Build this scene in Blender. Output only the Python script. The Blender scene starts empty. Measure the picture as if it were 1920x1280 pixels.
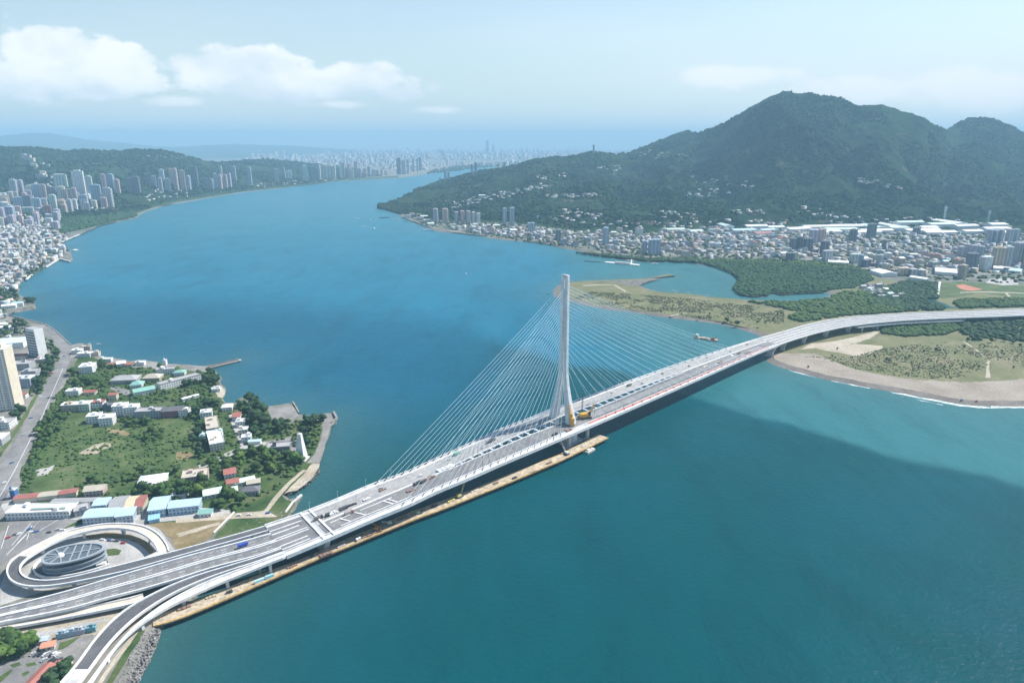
import bpy, bmesh, math, random
import numpy as np
from mathutils import Vector, Matrix
from mathutils.geometry import tessellate_polygon

# ------------------------------------------------------------------ camera, sky, sun, exposure
scene = bpy.context.scene
COL = scene.collection
H = 350.0                     # drone height above the water
F = 1280.0                    # focal length in photo pixels (1920 wide)
PITCH = math.atan(375.0 / F)
cam_data = bpy.data.cameras.new('camera')
cam_data.sensor_width = 36.0
cam_data.lens = 24.0
cam_data.clip_start = 1.0
cam_data.clip_end = 90000.0
cam = bpy.data.objects.new('camera', cam_data)
cam.location = (0, 0, H)
cam.rotation_euler = (math.radians(90) - PITCH, 0, 0)
COL.objects.link(cam)
scene.camera = cam

SUN_EL, SUN_AZ = math.radians(50), math.radians(62)     # azimuth from +Y towards +X
scene.view_settings.view_transform = 'Standard'
scene.view_settings.look = 'None'
scene.view_settings.gamma = 1.0
scene.view_settings.use_curve_mapping = False
scene.view_settings.exposure = 1.1

sun_data = bpy.data.lights.new('sun', 'SUN')
sun_data.energy = 3.4
sun_data.angle = math.radians(0.53)
sun_data.color = (1.0, 0.96, 0.9)
sun = bpy.data.objects.new('sun', sun_data)
sd = Vector((math.sin(SUN_AZ) * math.cos(SUN_EL), math.cos(SUN_AZ) * math.cos(SUN_EL), math.sin(SUN_EL)))
sun.rotation_euler = (-sd).to_track_quat('-Z', 'Y').to_euler()
sun.location = (0, 0, 2000)
COL.objects.link(sun)

def pix_dir(px, py):
    a, b = (px - 960.0) / F, (640.0 - py) / F
    c, s = math.cos(PITCH), math.sin(PITCH)
    return Vector((a, c + b * s, -s + b * c))

def at(px, py, z=0.0):
    """world point seen at a photo pixel, on the level z"""
    d = pix_dir(px, py)
    t = (z - H) / d.z
    return Vector((d.x * t, d.y * t, z))

def to_px(p):
    c, s = math.cos(PITCH), math.sin(PITCH)
    x, y, z = p[0], p[1], p[2] - H
    f = c * y - s * z
    u = s * y + c * z
    return 960 + F * x / f, 640 - F * u / f

# ---- node helpers
class NT:
    def __init__(self, tree):
        self.t = tree
        tree.nodes.clear()
    def n(self, kind, **kw):
        nd = self.t.nodes.new(kind)
        for k, v in kw.items():
            if k.startswith('i_'):
                nd.inputs[k[2:].replace('_', ' ')].default_value = v
            else:
                setattr(nd, k, v)
        return nd
    def l(self, a, b):
        self.t.links.new(a, b)
    def _set(self, sock, v):
        if hasattr(v, 'is_output'):
            self.l(v, sock)
        else:
            sock.default_value = v
    def m(self, op, a, b=0.0, c=0.0, clamp=False):
        nd = self.n('ShaderNodeMath', operation=op, use_clamp=clamp)
        for s, v in zip(nd.inputs, (a, b, c)):
            self._set(s, v)
        return nd.outputs[0]
    def vm(self, op, a, b=(0, 0, 0)):
        nd = self.n('ShaderNodeVectorMath', operation=op)
        self._set(nd.inputs[0], a)
        self._set(nd.inputs[1], b)
        return nd.outputs[0]
    def mix(self, f, a, b):
        nd = self.n('ShaderNodeMix', data_type='RGBA')
        self._set(nd.inputs[0], f)
        self._set(nd.inputs[6], a if hasattr(a, 'is_output') else (*a[:3], 1))
        self._set(nd.inputs[7], b if hasattr(b, 'is_output') else (*b[:3], 1))
        return nd.outputs[2]
    def step(self, v, lo, hi):
        nd = self.n('ShaderNodeMapRange', interpolation_type='SMOOTHSTEP')
        self._set(nd.inputs[0], v)
        self._set(nd.inputs[1], lo)
        self._set(nd.inputs[2], hi)
        return nd.outputs[0]
    def noise(self, vec, scale, detail=4.0, rough=0.55, dist=0.0):
        nd = self.n('ShaderNodeTexNoise')
        if vec is not None:
            self.l(vec, nd.inputs['Vector'])
        nd.inputs['Scale'].default_value = scale
        nd.inputs['Detail'].default_value = detail
        nd.inputs['Roughness'].default_value = rough
        nd.inputs['Distortion'].default_value = dist
        return nd.outputs['Fac']
    def xyz(self, v):
        nd = self.n('ShaderNodeSeparateXYZ')
        self.l(v, nd.inputs[0])
        return nd.outputs
    def comb(self, x, y, z):
        nd = self.n('ShaderNodeCombineXYZ')
        for s, v in zip(nd.inputs, (x, y, z)):
            self._set(s, v)
        return nd.outputs[0]

# ---- sky: physical sky with a veil of thin cloud and two banks of cumulus far beyond the scene
SKY = 0.07
world = bpy.data.worlds.new('World')
scene.world = world
world.use_nodes = True
world.cycles.sampling_method = 'MANUAL'
world.cycles.sample_map_resolution = 512
w = NT(world.node_tree)
sky = w.n('ShaderNodeTexSky', sky_type='NISHITA', sun_disc=False)
sky.sun_elevation = SUN_EL
sky.sun_rotation = SUN_AZ
sky.air_density = 1.25
sky.dust_density = 0.6
sky.ozone_density = 2.0
sky.altitude = 300
tc = w.n('ShaderNodeTexCoord')
dx, dy, dz = w.xyz(tc.outputs['Generated'])
dyp = w.m('MAXIMUM', dy, 0.02)
u = w.m('DIVIDE', dx, dyp)
v = w.m('DIVIDE', dz, dyp)
def uv(px, py):
    d = pix_dir(px, py)
    return d.x / d.y, d.z / d.y
front = w.step(dy, 0.02, 0.3)
cvec = w.comb(u, w.m('MULTIPLY', v, 1.7), 0.3)
fb = w.noise(cvec, 7.0, 4, 0.52)
fb2 = w.noise(cvec, 24.0, 4, 0.6)
nz = w.m('ADD', w.m('MULTIPLY', w.m('SUBTRACT', fb, 0.5), 1.5), w.m('MULTIPLY', w.m('SUBTRACT', fb2, 0.5), 1.35))
def lobe(px, py, rx, ry, flat=0.0):
    """one swelling of a cloud: an ellipse in direction space, flatter below"""
    cu, cv = uv(px, py)
    a = w.m('DIVIDE', w.m('SUBTRACT', u, cu), rx / F)
    dv = w.m('SUBTRACT', v, cv)
    up = w.m('DIVIDE', w.m('MAXIMUM', dv, 0.0), ry / F)
    dn = w.m('DIVIDE', w.m('MINIMUM', dv, 0.0), (flat or ry) / F)
    r = w.m('SQRT', w.m('ADD', w.m('ADD', w.m('POWER', w.m('ABSOLUTE', a), 2.0), w.m('POWER', up, 2.0)), w.m('POWER', w.m('ABSOLUTE', dn), 2.0)))
    return w.m('SUBTRACT', 1.0, r)
shape = None
for args in ((70, 135, 130, 80, 55), (200, 155, 120, 62, 32), (90, 90, 75, 45, 45), (235, 105, 50, 22, 22), (470, 140, 150, 50, 45),
             (660, 152, 95, 42, 38), (545, 160, 220, 38, 30), (480, 112, 60, 28, 30), (740, 178, 50, 16, 12), (-80, 150, 150, 75, 50)):
    lb = lobe(*args)
    shape = lb if shape is None else w.m('MAXIMUM', shape, lb)
dens = w.step(w.m('ADD', shape, w.m('MULTIPLY', nz, 0.85)), -0.06, 0.24)
wisp = None
for args in ((1370, 140, 130, 22, 26), (1620, 170, 150, 26, 30), (830, 207, 55, 9, 9), (640, 196, 70, 9, 9), (330, 190, 80, 12, 12), (1850, 165, 200, 40, 40)):
    lb = lobe(*args)
    wisp = lb if wisp is None else w.m('MAXIMUM', wisp, lb)
wd = w.m('MULTIPLY', w.step(w.m('ADD', wisp, w.m('MULTIPLY', nz, 0.9)), -0.05, 0.6), 0.85)
# self-shading of the banks: dark hollows and undersides from noise and height
hv = w.step(v, uv(300, 195)[1], uv(300, 135)[1])
hollow = w.noise(w.vm('ADD', cvec, (0.03, -0.05, 0.4)), 11.0, 2, 0.5)
lum = w.m('ADD', w.m('ADD', w.m('MULTIPLY', hv, 0.55), w.m('MULTIPLY', w.m('SUBTRACT', fb2, 0.5), 1.2)), w.m('MULTIPLY', w.m('SUBTRACT', hollow, 0.36), 2.0), clamp=True)
ccol = w.mix(lum, (4.9, 5.7, 6.3), (7.3, 7.5, 7.6))
veil = w.noise(w.comb(w.m('MULTIPLY', u, 0.6), w.m('MULTIPLY', v, 3.0), 1.7), 3.0, 2, 0.5)
vfac = w.m('MULTIPLY', w.step(veil, 0.35, 0.8), w.step(v, 0.34, 0.0))
vr = w.step(u, -0.25, 0.7)
veilf = w.m('ADD', w.m('MULTIPLY', vfac, 0.35), w.m('MULTIPLY', vr, w.m('MULTIPLY', w.step(v, 0.30, 0.03), 0.5)), clamp=True)
c0 = w.mix(w.m('MULTIPLY', w.step(v, 0.26, 0.0), 0.8), sky.outputs[0], (4.3, 5.4, 6.0))
c1 = w.mix(w.m('MULTIPLY', veilf, front), c0, (6.2, 6.8, 7.0))
c2 = w.mix(w.m('MULTIPLY', wd, front), c1, (7.0, 7.2, 7.3))
c3 = w.mix(w.m('MULTIPLY', dens, front), c2, ccol)
bg = w.n('ShaderNodeBackground')
bg.inputs['Strength'].default_value = SKY
w.l(c3, bg.inputs['Color'])
wo = w.n('ShaderNodeOutputWorld')
w.l(bg.outputs[0], wo.inputs['Surface'])

scene.cycles.use_denoising = True
scene.cycles.use_adaptive_sampling = True
scene.cycles.adaptive_threshold = 0.02
scene.cycles.adaptive_min_samples = 16
scene.cycles.max_bounces = 5
scene.cycles.diffuse_bounces = 2
scene.cycles.glossy_bounces = 2
scene.cycles.transmission_bounces = 2
scene.cycles.volume_bounces = 0
scene.cycles.transparent_max_bounces = 6

# ------------------------------------------------------------------ materials
MATS = {}
def mat(name, fn):
    if name not in MATS:
        m = bpy.data.materials.new(name)
        m.use_nodes = True
        t = NT(m.node_tree)
        out = t.n('ShaderNodeOutputMaterial')
        b = t.n('ShaderNodeBsdfPrincipled')
        t.l(b.outputs[0], out.inputs[0])
        fn(t, b)
        MATS[name] = m
    return MATS[name]

def plain(name, col, rough=0.7, var=0.12, scale=0.3, metal=0.0):
    """one colour with a little wear in patches"""
    def fn(t, b):
        g = t.n('ShaderNodeNewGeometry')
        f = t.noise(g.outputs['Position'], scale, 4, 0.6)
        lo = tuple(c * (1 - var) for c in col)
        hi = tuple(min(1, c * (1 + var)) for c in col)
        t.l(t.mix(t.step(f, 0.3, 0.7), lo, hi), b.inputs['Base Color'])
        b.inputs['Roughness'].default_value = rough
        b.inputs['Metallic'].default_value = metal
    return mat(name, fn)

def patchy(name, cols, scale, fine=None, rough=0.9, bump=0.0):
    """ground cover: patches of several colours, with finer grain"""
    def fn(t, b):
        g = t.n('ShaderNodeNewGeometry')
        pos = g.outputs['Position']
        f = t.noise(pos, scale, 6, 0.62, 0.3)
        r = t.n('ShaderNodeValToRGB')
        els = r.color_ramp.elements
        n = len(cols)
        while len(els) < n:
            els.new(0.5)
        for i, c in enumerate(cols):
            els[i].position = 0.30 + 0.40 * i / max(1, n - 1)
            els[i].color = (*c, 1)
        t.l(f, r.inputs[0])
        f2 = t.noise(pos, fine or scale * 9, 5, 0.65)
        k = t.m('ADD', t.m('MULTIPLY', f2, 1.0), 0.5)
        vv = t.n('ShaderNodeVectorMath', operation='SCALE')
        t.l(r.outputs[0], vv.inputs[0])
        t.l(k, vv.inputs['Scale'])
        t.l(vv.outputs[0], b.inputs['Base Color'])
        b.inputs['Roughness'].default_value = rough
        b.inputs['Specular IOR Level'].default_value = 0.2
        if bump:
            bp = t.n('ShaderNodeBump')
            bp.inputs['Strength'].default_value = 1.0
            bp.inputs['Distance'].default_value = bump
            t.l(f2, bp.inputs['Height'])
            t.l(bp.outputs[0], b.inputs['Normal'])
    return mat(name, fn)

def objcol(name, rough=0.6, windows=False, ribs=0.0):
    """colour taken from each object; walls carry rows of window openings, sheds carry ribs"""
    def fn(t, b):
        oi = t.n('ShaderNodeObjectInfo')
        tcn = t.n('ShaderNodeTexCoord')
        po = tcn.outputs['Object']
        g = t.n('ShaderNodeNewGeometry')
        f = t.noise(g.outputs['Position'], 0.12, 5, 0.65)
        k = t.m('ADD', t.m('MULTIPLY', f, 0.5), 0.75)
        vv = t.n('ShaderNodeVectorMath', operation='SCALE')
        t.l(oi.outputs['Color'], vv.inputs[0])
        t.l(k, vv.inputs['Scale'])
        base = vv.outputs[0]
        if windows:
            x, y, z = t.xyz(po)
            nx, ny, nzz = t.xyz(tcn.outputs['Normal'])
            uu = t.m('ADD', t.m('MULTIPLY', x, t.m('ABSOLUTE', ny)), t.m('MULTIPLY', y, t.m('ABSOLUTE', nx)))
            fu = t.m('FRACT', t.m('ADD', t.m('DIVIDE', uu, 3.4), t.m('MULTIPLY', oi.outputs['Random'], 3.0)))
            fz = t.m('FRACT', t.m('DIVIDE', z, 3.3))
            a = t.m('MULTIPLY', t.m('GREATER_THAN', fu, 0.22), t.m('LESS_THAN', fu, 0.78))
            c = t.m('MULTIPLY', t.m('GREATER_THAN', fz, 0.30), t.m('LESS_THAN', fz, 0.78))
            side = t.m('LESS_THAN', t.m('ABSOLUTE', nzz), 0.4)
            wmask = t.m('MULTIPLY', t.m('MULTIPLY', a, c), side)
            cell = t.n('ShaderNodeTexWhiteNoise', noise_dimensions='3D')
            t.l(t.comb(t.m('FLOOR', t.m('DIVIDE', uu, 3.4)), t.m('FLOOR', t.m('DIVIDE', z, 3.3)), t.m('MULTIPLY', oi.outputs['Random'], 50)), cell.inputs[0])
            wcol = t.mix(cell.outputs[0], (0.03, 0.045, 0.06), (0.13, 0.16, 0.19))
            base = t.mix(t.m('MULTIPLY', wmask, 0.85), base, wcol)
            t.l(t.m('SUBTRACT', rough, t.m('MULTIPLY', wmask, 0.45)), b.inputs['Roughness'])
        else:
            b.inputs['Roughness'].default_value = rough
        if ribs:
            x, y, z = t.xyz(po)
            s = t.m('GREATER_THAN', t.m('FRACT', t.m('DIVIDE', x, ribs)), 0.82)
            base = t.mix(t.m('MULTIPLY', s, 0.3), base, (0.12, 0.13, 0.15))
        t.l(base, b.inputs['Base Color'])
    return mat(name, fn)

# ------------------------------------------------------------------ object helpers
def tag(o, label=None, cat=None, group=None, kind=None):
    if label: o['label'] = label
    if cat: o['category'] = cat
    if group: o['group'] = group
    if kind: o['kind'] = kind
    return o

def link(name, me, material=None, parent=None, color=None):
    o = bpy.data.objects.new(name, me)
    COL.objects.link(o)
    if material is not None and me is not None and not me.materials:
        me.materials.append(material)
    if parent is not None:
        o.parent = parent
    if color is not None:
        o.color = (*color[:3], 1)
    return o

def empty(name, loc=(0, 0, 0), rz=0.0):
    o = bpy.data.objects.new(name, None)
    o.location = loc
    o.rotation_euler = (0, 0, rz)
    COL.objects.link(o)
    return o

def np_mesh(name, verts, faces):
    """faces: (n,k) int array, all of one size"""
    verts = np.asarray(verts, dtype=np.float32)
    faces = np.asarray(faces, dtype=np.int32)
    me = bpy.data.meshes.new(name)
    nf, k = faces.shape
    me.vertices.add(len(verts))
    me.vertices.foreach_set('co', verts.ravel())
    me.loops.add(nf * k)
    me.loops.foreach_set('vertex_index', faces.ravel())
    me.polygons.add(nf)
    me.polygons.foreach_set('loop_start', np.arange(0, nf * k, k, dtype=np.int32))
    me.polygons.foreach_set('loop_total', np.full(nf, k, dtype=np.int32))
    me.update(calc_edges=True)
    me.validate()
    return me

class MB:
    """collects solids, builds one mesh"""
    def __init__(self):
        self.v, self.f = [], []
    def add(self, vs, fs):
        o = len(self.v)
        self.v += [tuple(p) for p in vs]
        self.f += [tuple(i + o for i in q) for q in fs]
    def box(self, c, s, rz=0.0, taper=1.0):
        cx, cy, cz = c
        a, b, h = s[0] / 2, s[1] / 2, s[2] / 2
        co, si = math.cos(rz), math.sin(rz)
        vs = []
        for z, k in ((-h, 1.0), (h, taper)):
            for x, y in ((-a, -b), (a, -b), (a, b), (-a, b)):
                x, y = x * k, y * k
                vs.append((cx + x * co - y * si, cy + x * si + y * co, cz + z))
        self.add(vs, [(3, 2, 1, 0), (4, 5, 6, 7), (0, 1, 5, 4), (1, 2, 6, 5), (2, 3, 7, 6), (3, 0, 4, 7)])
        return self
    def bar(self, p, q, wd, ht=None, up=Vector((0, 0, 1))):
        p, q = Vector(p), Vector(q)
        ht = ht or wd
        d = (q - p).normalized()
        s = d.cross(up)
        s = s.normalized() if s.length > 1e-4 else Vector((1, 0, 0))
        t = s.cross(d)
        vs = []
        for c in (p, q):
            for i, j in ((-1, -1), (1, -1), (1, 1), (-1, 1)):
                vs.append(c + s * (i * wd / 2) + t * (j * ht / 2))
        self.add(vs, [(3, 2, 1, 0), (4, 5, 6, 7), (0, 1, 5, 4), (1, 2, 6, 5), (2, 3, 7, 6), (3, 0, 4, 7)])
        return self
    def tube(self, p, q, r, r2=None, n=8):
        p, q = Vector(p), Vector(q)
        r2 = r if r2 is None else r2
        d = (q - p).normalized()
        s = d.cross(Vector((0, 0, 1)))
        s = s.normalized() if s.length > 1e-4 else Vector((1, 0, 0))
        t = s.cross(d)
        vs = []
        for c, rr in ((p, r), (q, r2)):
            for i in range(n):
                a = 2 * math.pi * i / n
                vs.append(c + (s * math.cos(a) + t * math.sin(a)) * rr)
        fs = [(i, (i + 1) % n, n + (i + 1) % n, n + i) for i in range(n)]
        fs += [tuple(range(n - 1, -1, -1)), tuple(range(n, 2 * n))]
        self.add(vs, fs)
        return self
    def prism(self, poly, z0, z1):
        """poly: list of (x,y); solid between z0 and z1 (numbers)"""
        n = len(poly)
        area = sum(poly[i][0] * poly[(i + 1) % n][1] - poly[(i + 1) % n][0] * poly[i][1] for i in range(n))
        if area < 0:
            poly = poly[::-1]
        vs = [(p[0], p[1], z0) for p in poly] + [(p[0], p[1], z1) for p in poly]
        fs = [(i, (i + 1) % n, n + (i + 1) % n, n + i) for i in range(n)]
        tri = tessellate_polygon([[Vector((p[0], p[1], 0)) for p in poly]])
        for a, b, c in tri:
            pa, pb, pc = poly[a], poly[b], poly[c]
            cr = (pb[0] - pa[0]) * (pc[1] - pa[1]) - (pb[1] - pa[1]) * (pc[0] - pa[0])
            if cr < 0:
                a, b, c = c, b, a
            fs.append((n + a, n + b, n + c))
            fs.append((c, b, a))
        self.add(vs, fs)
        return self
    def mesh(self, name):
        me = bpy.data.meshes.new(name)
        me.from_pydata(self.v, [], self.f)
        me.update()
        return me
    def build(self, name, material, parent=None, color=None):
        return link(name, self.mesh(name), material, parent, color)

# ---- numpy gradient-free value noise for terrain
def _hash(ix, iy, seed):
    h = (ix.astype(np.int64) * 374761393 + iy.astype(np.int64) * 668265263 + seed * 1442695041) & 0xFFFFFFFF
    h = ((h ^ (h >> 13)) * 1274126177) & 0xFFFFFFFF
    return ((h ^ (h >> 16)) & 0xFFFF) / 65535.0
def vnoise(x, y, seed=0):
    ix, iy = np.floor(x), np.floor(y)
    fx, fy = x - ix, y - iy
    fx = fx * fx * fx * (fx * (fx * 6 - 15) + 10)
    fy = fy * fy * fy * (fy * (fy * 6 - 15) + 10)
    a, b = _hash(ix, iy, seed), _hash(ix + 1, iy, seed)
    c, d = _hash(ix, iy + 1, seed), _hash(ix + 1, iy + 1, seed)
    return (a + (b - a) * fx) * (1 - fy) + (c + (d - c) * fx) * fy
def fbm(x, y, oct=5, seed=0, gain=0.5):
    s, amp, tot = 0.0, 1.0, 0.0
    for o in range(oct):
        s = s + amp * vnoise(x * 2 ** o, y * 2 ** o, seed + o * 17)
        tot += amp
        amp *= gain
    return s / tot
def ridged(x, y, oct=4, seed=0):
    s, amp, tot = 0.0, 1.0, 0.0
    for o in range(oct):
        s = s + amp * (1 - np.abs(2 * vnoise(x * 2 ** o, y * 2 ** o, seed + o * 31) - 1))
        tot += amp
        amp *= 0.5
    return s / tot

# ------------------------------------------------------------------ hills: each a height field between a foot line and a ridge line
def depth_at(py, z=0.0):
    d = pix_dir(960, py)
    return d.y * (z - H) / d.z
class Hill:
    def __init__(self, foot, ridge, base, power, rough, back, seed):
        """foot: (photo x, distance); ridge: (photo x, photo y, distance); heights follow from the ridge as seen"""
        self.fx, self.fd = np.array([f[0] for f in foot], float), np.array([f[1] for f in foot], float)
        self.rx = np.array([r[0] for r in ridge], float)
        self.rd = np.array([r[2] for r in ridge], float)
        self.rz = np.array([H + (lambda d: d.z / d.y)(pix_dir(r[0], r[1])) * r[2] for r in ridge])
        self.base, self.power, self.rough, self.back, self.seed = base, power, rough, back, seed
    def lines(self, u):
        # u = x/y of the plan; photo x at the height of the horizon
        px = 960 + u * F / math.cos(PITCH) * 0 + u * self._f()
        return np.interp(px, self.fx, self.fd), np.interp(px, self.rx, self.rd), np.interp(px, self.rx, self.rz)
    @staticmethod
    def _f():
        d = pix_dir(961.0, 300.0)
        return d.y / d.x
    def height(self, x, y):
        x, y = np.asarray(x, float), np.asarray(y, float)
        uu = x / np.maximum(y, 1.0)
        B, D, Z = self.lines(uu)
        t = (y - B) / np.maximum(D - B, 1.0)
        tc_ = np.clip(t, 0, 1)
        bt = np.clip((t - 1) / self.back, 0, 1)
        prof = np.where(t <= 1, tc_ ** self.power, 1 - bt * bt * (3 - 2 * bt))
        z = self.base + (Z - self.base) * prof
        damp = np.clip(np.sin(np.pi * np.clip(t, 0, 1)), 0, 1) ** 0.8
        rel = np.clip((Z - self.base) / 250.0, 0.05, 1.4)
        z = z + damp * rel * self.rough * ((ridged(x / 620, y / 900, 5, self.seed) - 0.62) * 2.4)
        z = z + damp * rel * self.rough * 0.5 * (fbm(x / 170, y / 170, 4, self.seed + 5) - 0.5)
        edge = np.clip(t * 9, 0, 1)
        can = (fbm(x / 34, y / 34, 3, self.seed + 9, 0.6) - 0.5) * 15 + (fbm(x / 110, y / 110, 2, self.seed + 12) - 0.5) * 16
        z = z + can * edge * np.clip(rel * 2.0, 0.25, 1.0)
        return np.where(t < 0, self.base - 6, np.maximum(z, -4))

MOUNTAIN = Hill(
    [(700, 3760), (716, 3700), (760, 3300), (800, 3180), (860, 3080), (920, 3060), (1000, 2960), (1080, 2760), (1200, 2700), (1400, 2760), (1550, 2920), (1700, 2880), (1920, 2660), (2300, 2560)],
    [(700, 384, 3780), (720, 382.5, 3800), (760, 366, 4150), (800, 346, 4600), (850, 333, 4950), (900, 321, 5150), (960, 311, 5200), (1000, 298, 5100), (1030, 294, 5100), (1060, 294, 5150), (1080, 292, 5150), (1110, 285, 5200),
     (1130, 287, 5200), (1150, 290, 5250), (1180, 287, 5400), (1205, 276, 5700), (1240, 261, 5900), (1285, 243, 5900), (1303, 250, 5500), (1330, 239, 5100), (1360, 226, 4900),
     (1400, 201, 4700), (1430, 182, 4650), (1455, 172, 4600), (1480, 177, 4600), (1500, 176, 4600), (1550, 181, 4600), (1575, 190, 4600), (1590, 197, 4600), (1640, 196, 4500),
     (1680, 208, 4500), (1720, 222, 4500), (1745, 235, 4600), (1766, 243, 5000), (1780, 232, 5300), (1800, 222, 5400), (1830, 219, 5400), (1860, 226, 5400), (1900, 245, 5400), (1920, 257, 5400), (2000, 285, 5400), (2300, 320, 5400)],
    3.0, 1.25, 85, 0.35, 3)
HILLS = Hill(
    [(-400, 2700), (0, 2950), (100, 3050), (200, 3350), (260, 3600), (300, 4050), (350, 4500), (450, 5050), (550, 5700), (640, 6600), (720, 7300)],
    [(-400, 280, 5200), (0, 276, 5500), (60, 277, 5500), (120, 282, 5500), (200, 283.5, 5500), (250, 281, 5600), (310, 283, 5700), (340, 290, 5800), (385, 303, 6100), (410, 306, 6400), (470, 300, 7000),
     (500, 299, 7200), (560, 305, 7600), (640, 313, 8600), (700, 324, 8900), (720, 327, 9000)],
    4.0, 1.2, 60, 0.5, 41)
FAR_RANGE = Hill(
    [(-500, 13000), (400, 14500), (660, 18000), (720, 20000)],
    [(-500, 262, 19000), (0, 256, 19000), (40, 252, 19000), (75, 249, 19000), (110, 251, 19000), (170, 262, 19500), (230, 268, 20000), (290, 274, 20500), (320, 275.5, 21000), (400, 272, 21500), (450, 270, 22000), (560, 274, 22500), (620, 278, 23000), (700, 283, 24000), (720, 284, 24000)],
    6.0, 1.1, 60, 0.4, 77)

LAND_L, LAND_R = 4.0, 3.0
def terrain(x, y):
    """height of the ground on land"""
    m = float(MOUNTAIN.height(x, y)); h = float(HILLS.height(x, y))
    px = to_px((x, y, 0))[0]
    return max(LAND_R if px > 700 and x > 0 else LAND_L, m if px > 700 else -9, h if px < 730 else -9)
def ground(px, py, z0=None):
    """the ground point seen at a photo pixel"""
    d = pix_dir(px, py)
    z0 = z0 if z0 is not None else (LAND_L if px < 720 else LAND_R)
    p0 = at(px, py, z0)
    # march for hills in front of the flat hit
    lo = 2500.0
    if p0.y <= lo or d.z >= 0 and False:
        return p0
    end = min(p0.y, 9500.0) if d.z < 0 else 9500.0
    ys = np.arange(lo, end, 12.0)
    if len(ys) == 0:
        return p0
    ts = ys / d.y
    X, Zr = d.x * ts, H + d.z * ts
    hm = np.maximum(MOUNTAIN.height(X, ys), LAND_R) if px > 700 else np.maximum(HILLS.height(X, ys), LAND_L)
    hit = np.nonzero(hm >= Zr)[0]
    if len(hit) == 0:
        return p0
    i = hit[0]
    return Vector((X[i], ys[i], hm[i]))

def hill_mesh(name, hill, px0, px1, ncol, nrow, over):
    f = Hill._f()
    us = (np.linspace(px0, px1, ncol) - 960) / f
    B, D, Z = hill.lines(us)
    tt = np.linspace(0, over, nrow) ** 1.0
    Y = B[:, None] + (D - B)[:, None] * tt[None, :]
    X = us[:, None] * Y
    Zs = hill.height(X, Y)
    Zs[:, 0] = 0.5
    V = np.stack([X, Y, Zs], -1).reshape(-1, 3)
    idx = np.arange(ncol * nrow).reshape(ncol, nrow)
    q = np.stack([idx[:-1, :-1], idx[1:, :-1], idx[1:, 1:], idx[:-1, 1:]], -1).reshape(-1, 4)
    return np_mesh(name, V, q)

def forest_mat(t, b):
    g = t.n('ShaderNodeNewGeometry')
    pos = g.outputs['Position']
    f1 = t.noise(pos, 0.0045, 6, 0.6)
    f2 = t.noise(pos, 0.03, 6, 0.7)
    f3 = t.noise(pos, 0.0017, 4, 0.6, 0.6)
    f0 = t.noise(pos, 0.0021, 5, 0.65, 1.0)
    c = t.mix(t.step(f1, 0.42, 0.58), (0.003, 0.014, 0.010), (0.016, 0.040, 0.018))
    c = t.mix(t.m('MULTIPLY', t.step(f0, 0.46, 0.62), 0.55), c, (0.036, 0.066, 0.030))
    c = t.mix(t.step(f2, 0.35, 0.75), c, (0.040, 0.070, 0.028))
    clear = t.m('MULTIPLY', t.step(f3, 0.56, 0.70), t.step(f2, 0.45, 0.6))
    c = t.mix(t.m('MULTIPLY', clear, 0.6), c, (0.10, 0.095, 0.06))
    sc = t.step(t.noise(pos, 0.011, 3, 0.5), 0.64, 0.70)
    c = t.mix(t.m('MULTIPLY', sc, 0.5), c, (0.15, 0.125, 0.085))
    t.l(c, b.inputs['Base Color'])
    b.inputs['Roughness'].default_value = 1.0
    b.inputs['Specular IOR Level'].default_value = 0.0
    bp = t.n('ShaderNodeBump')
    bp.inputs['Distance'].default_value = 9.0
    bp.inputs['Strength'].default_value = 0.8
    t.l(t.noise(pos, 0.06, 4, 0.7), bp.inputs['Height'])
    t.l(bp.outputs[0], b.inputs['Normal'])
M_FOREST = mat('forest_slope', forest_mat)
M_RANGE = plain('distant_slope', (0.05, 0.085, 0.05), 1.0, 0.2, 0.0008)
tag(link('mountain', hill_mesh('mountain', MOUNTAIN, 702, 2250, 780, 230, 1.34), M_FOREST), kind='structure')
tag(link('hills', hill_mesh('hills', HILLS, -350, 719, 460, 170, 1.5), M_FOREST), kind='structure')
tag(link('far_mountains', hill_mesh('far_mountains', FAR_RANGE, -450, 718, 300, 40, 1.4), M_RANGE), kind='structure')

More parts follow.
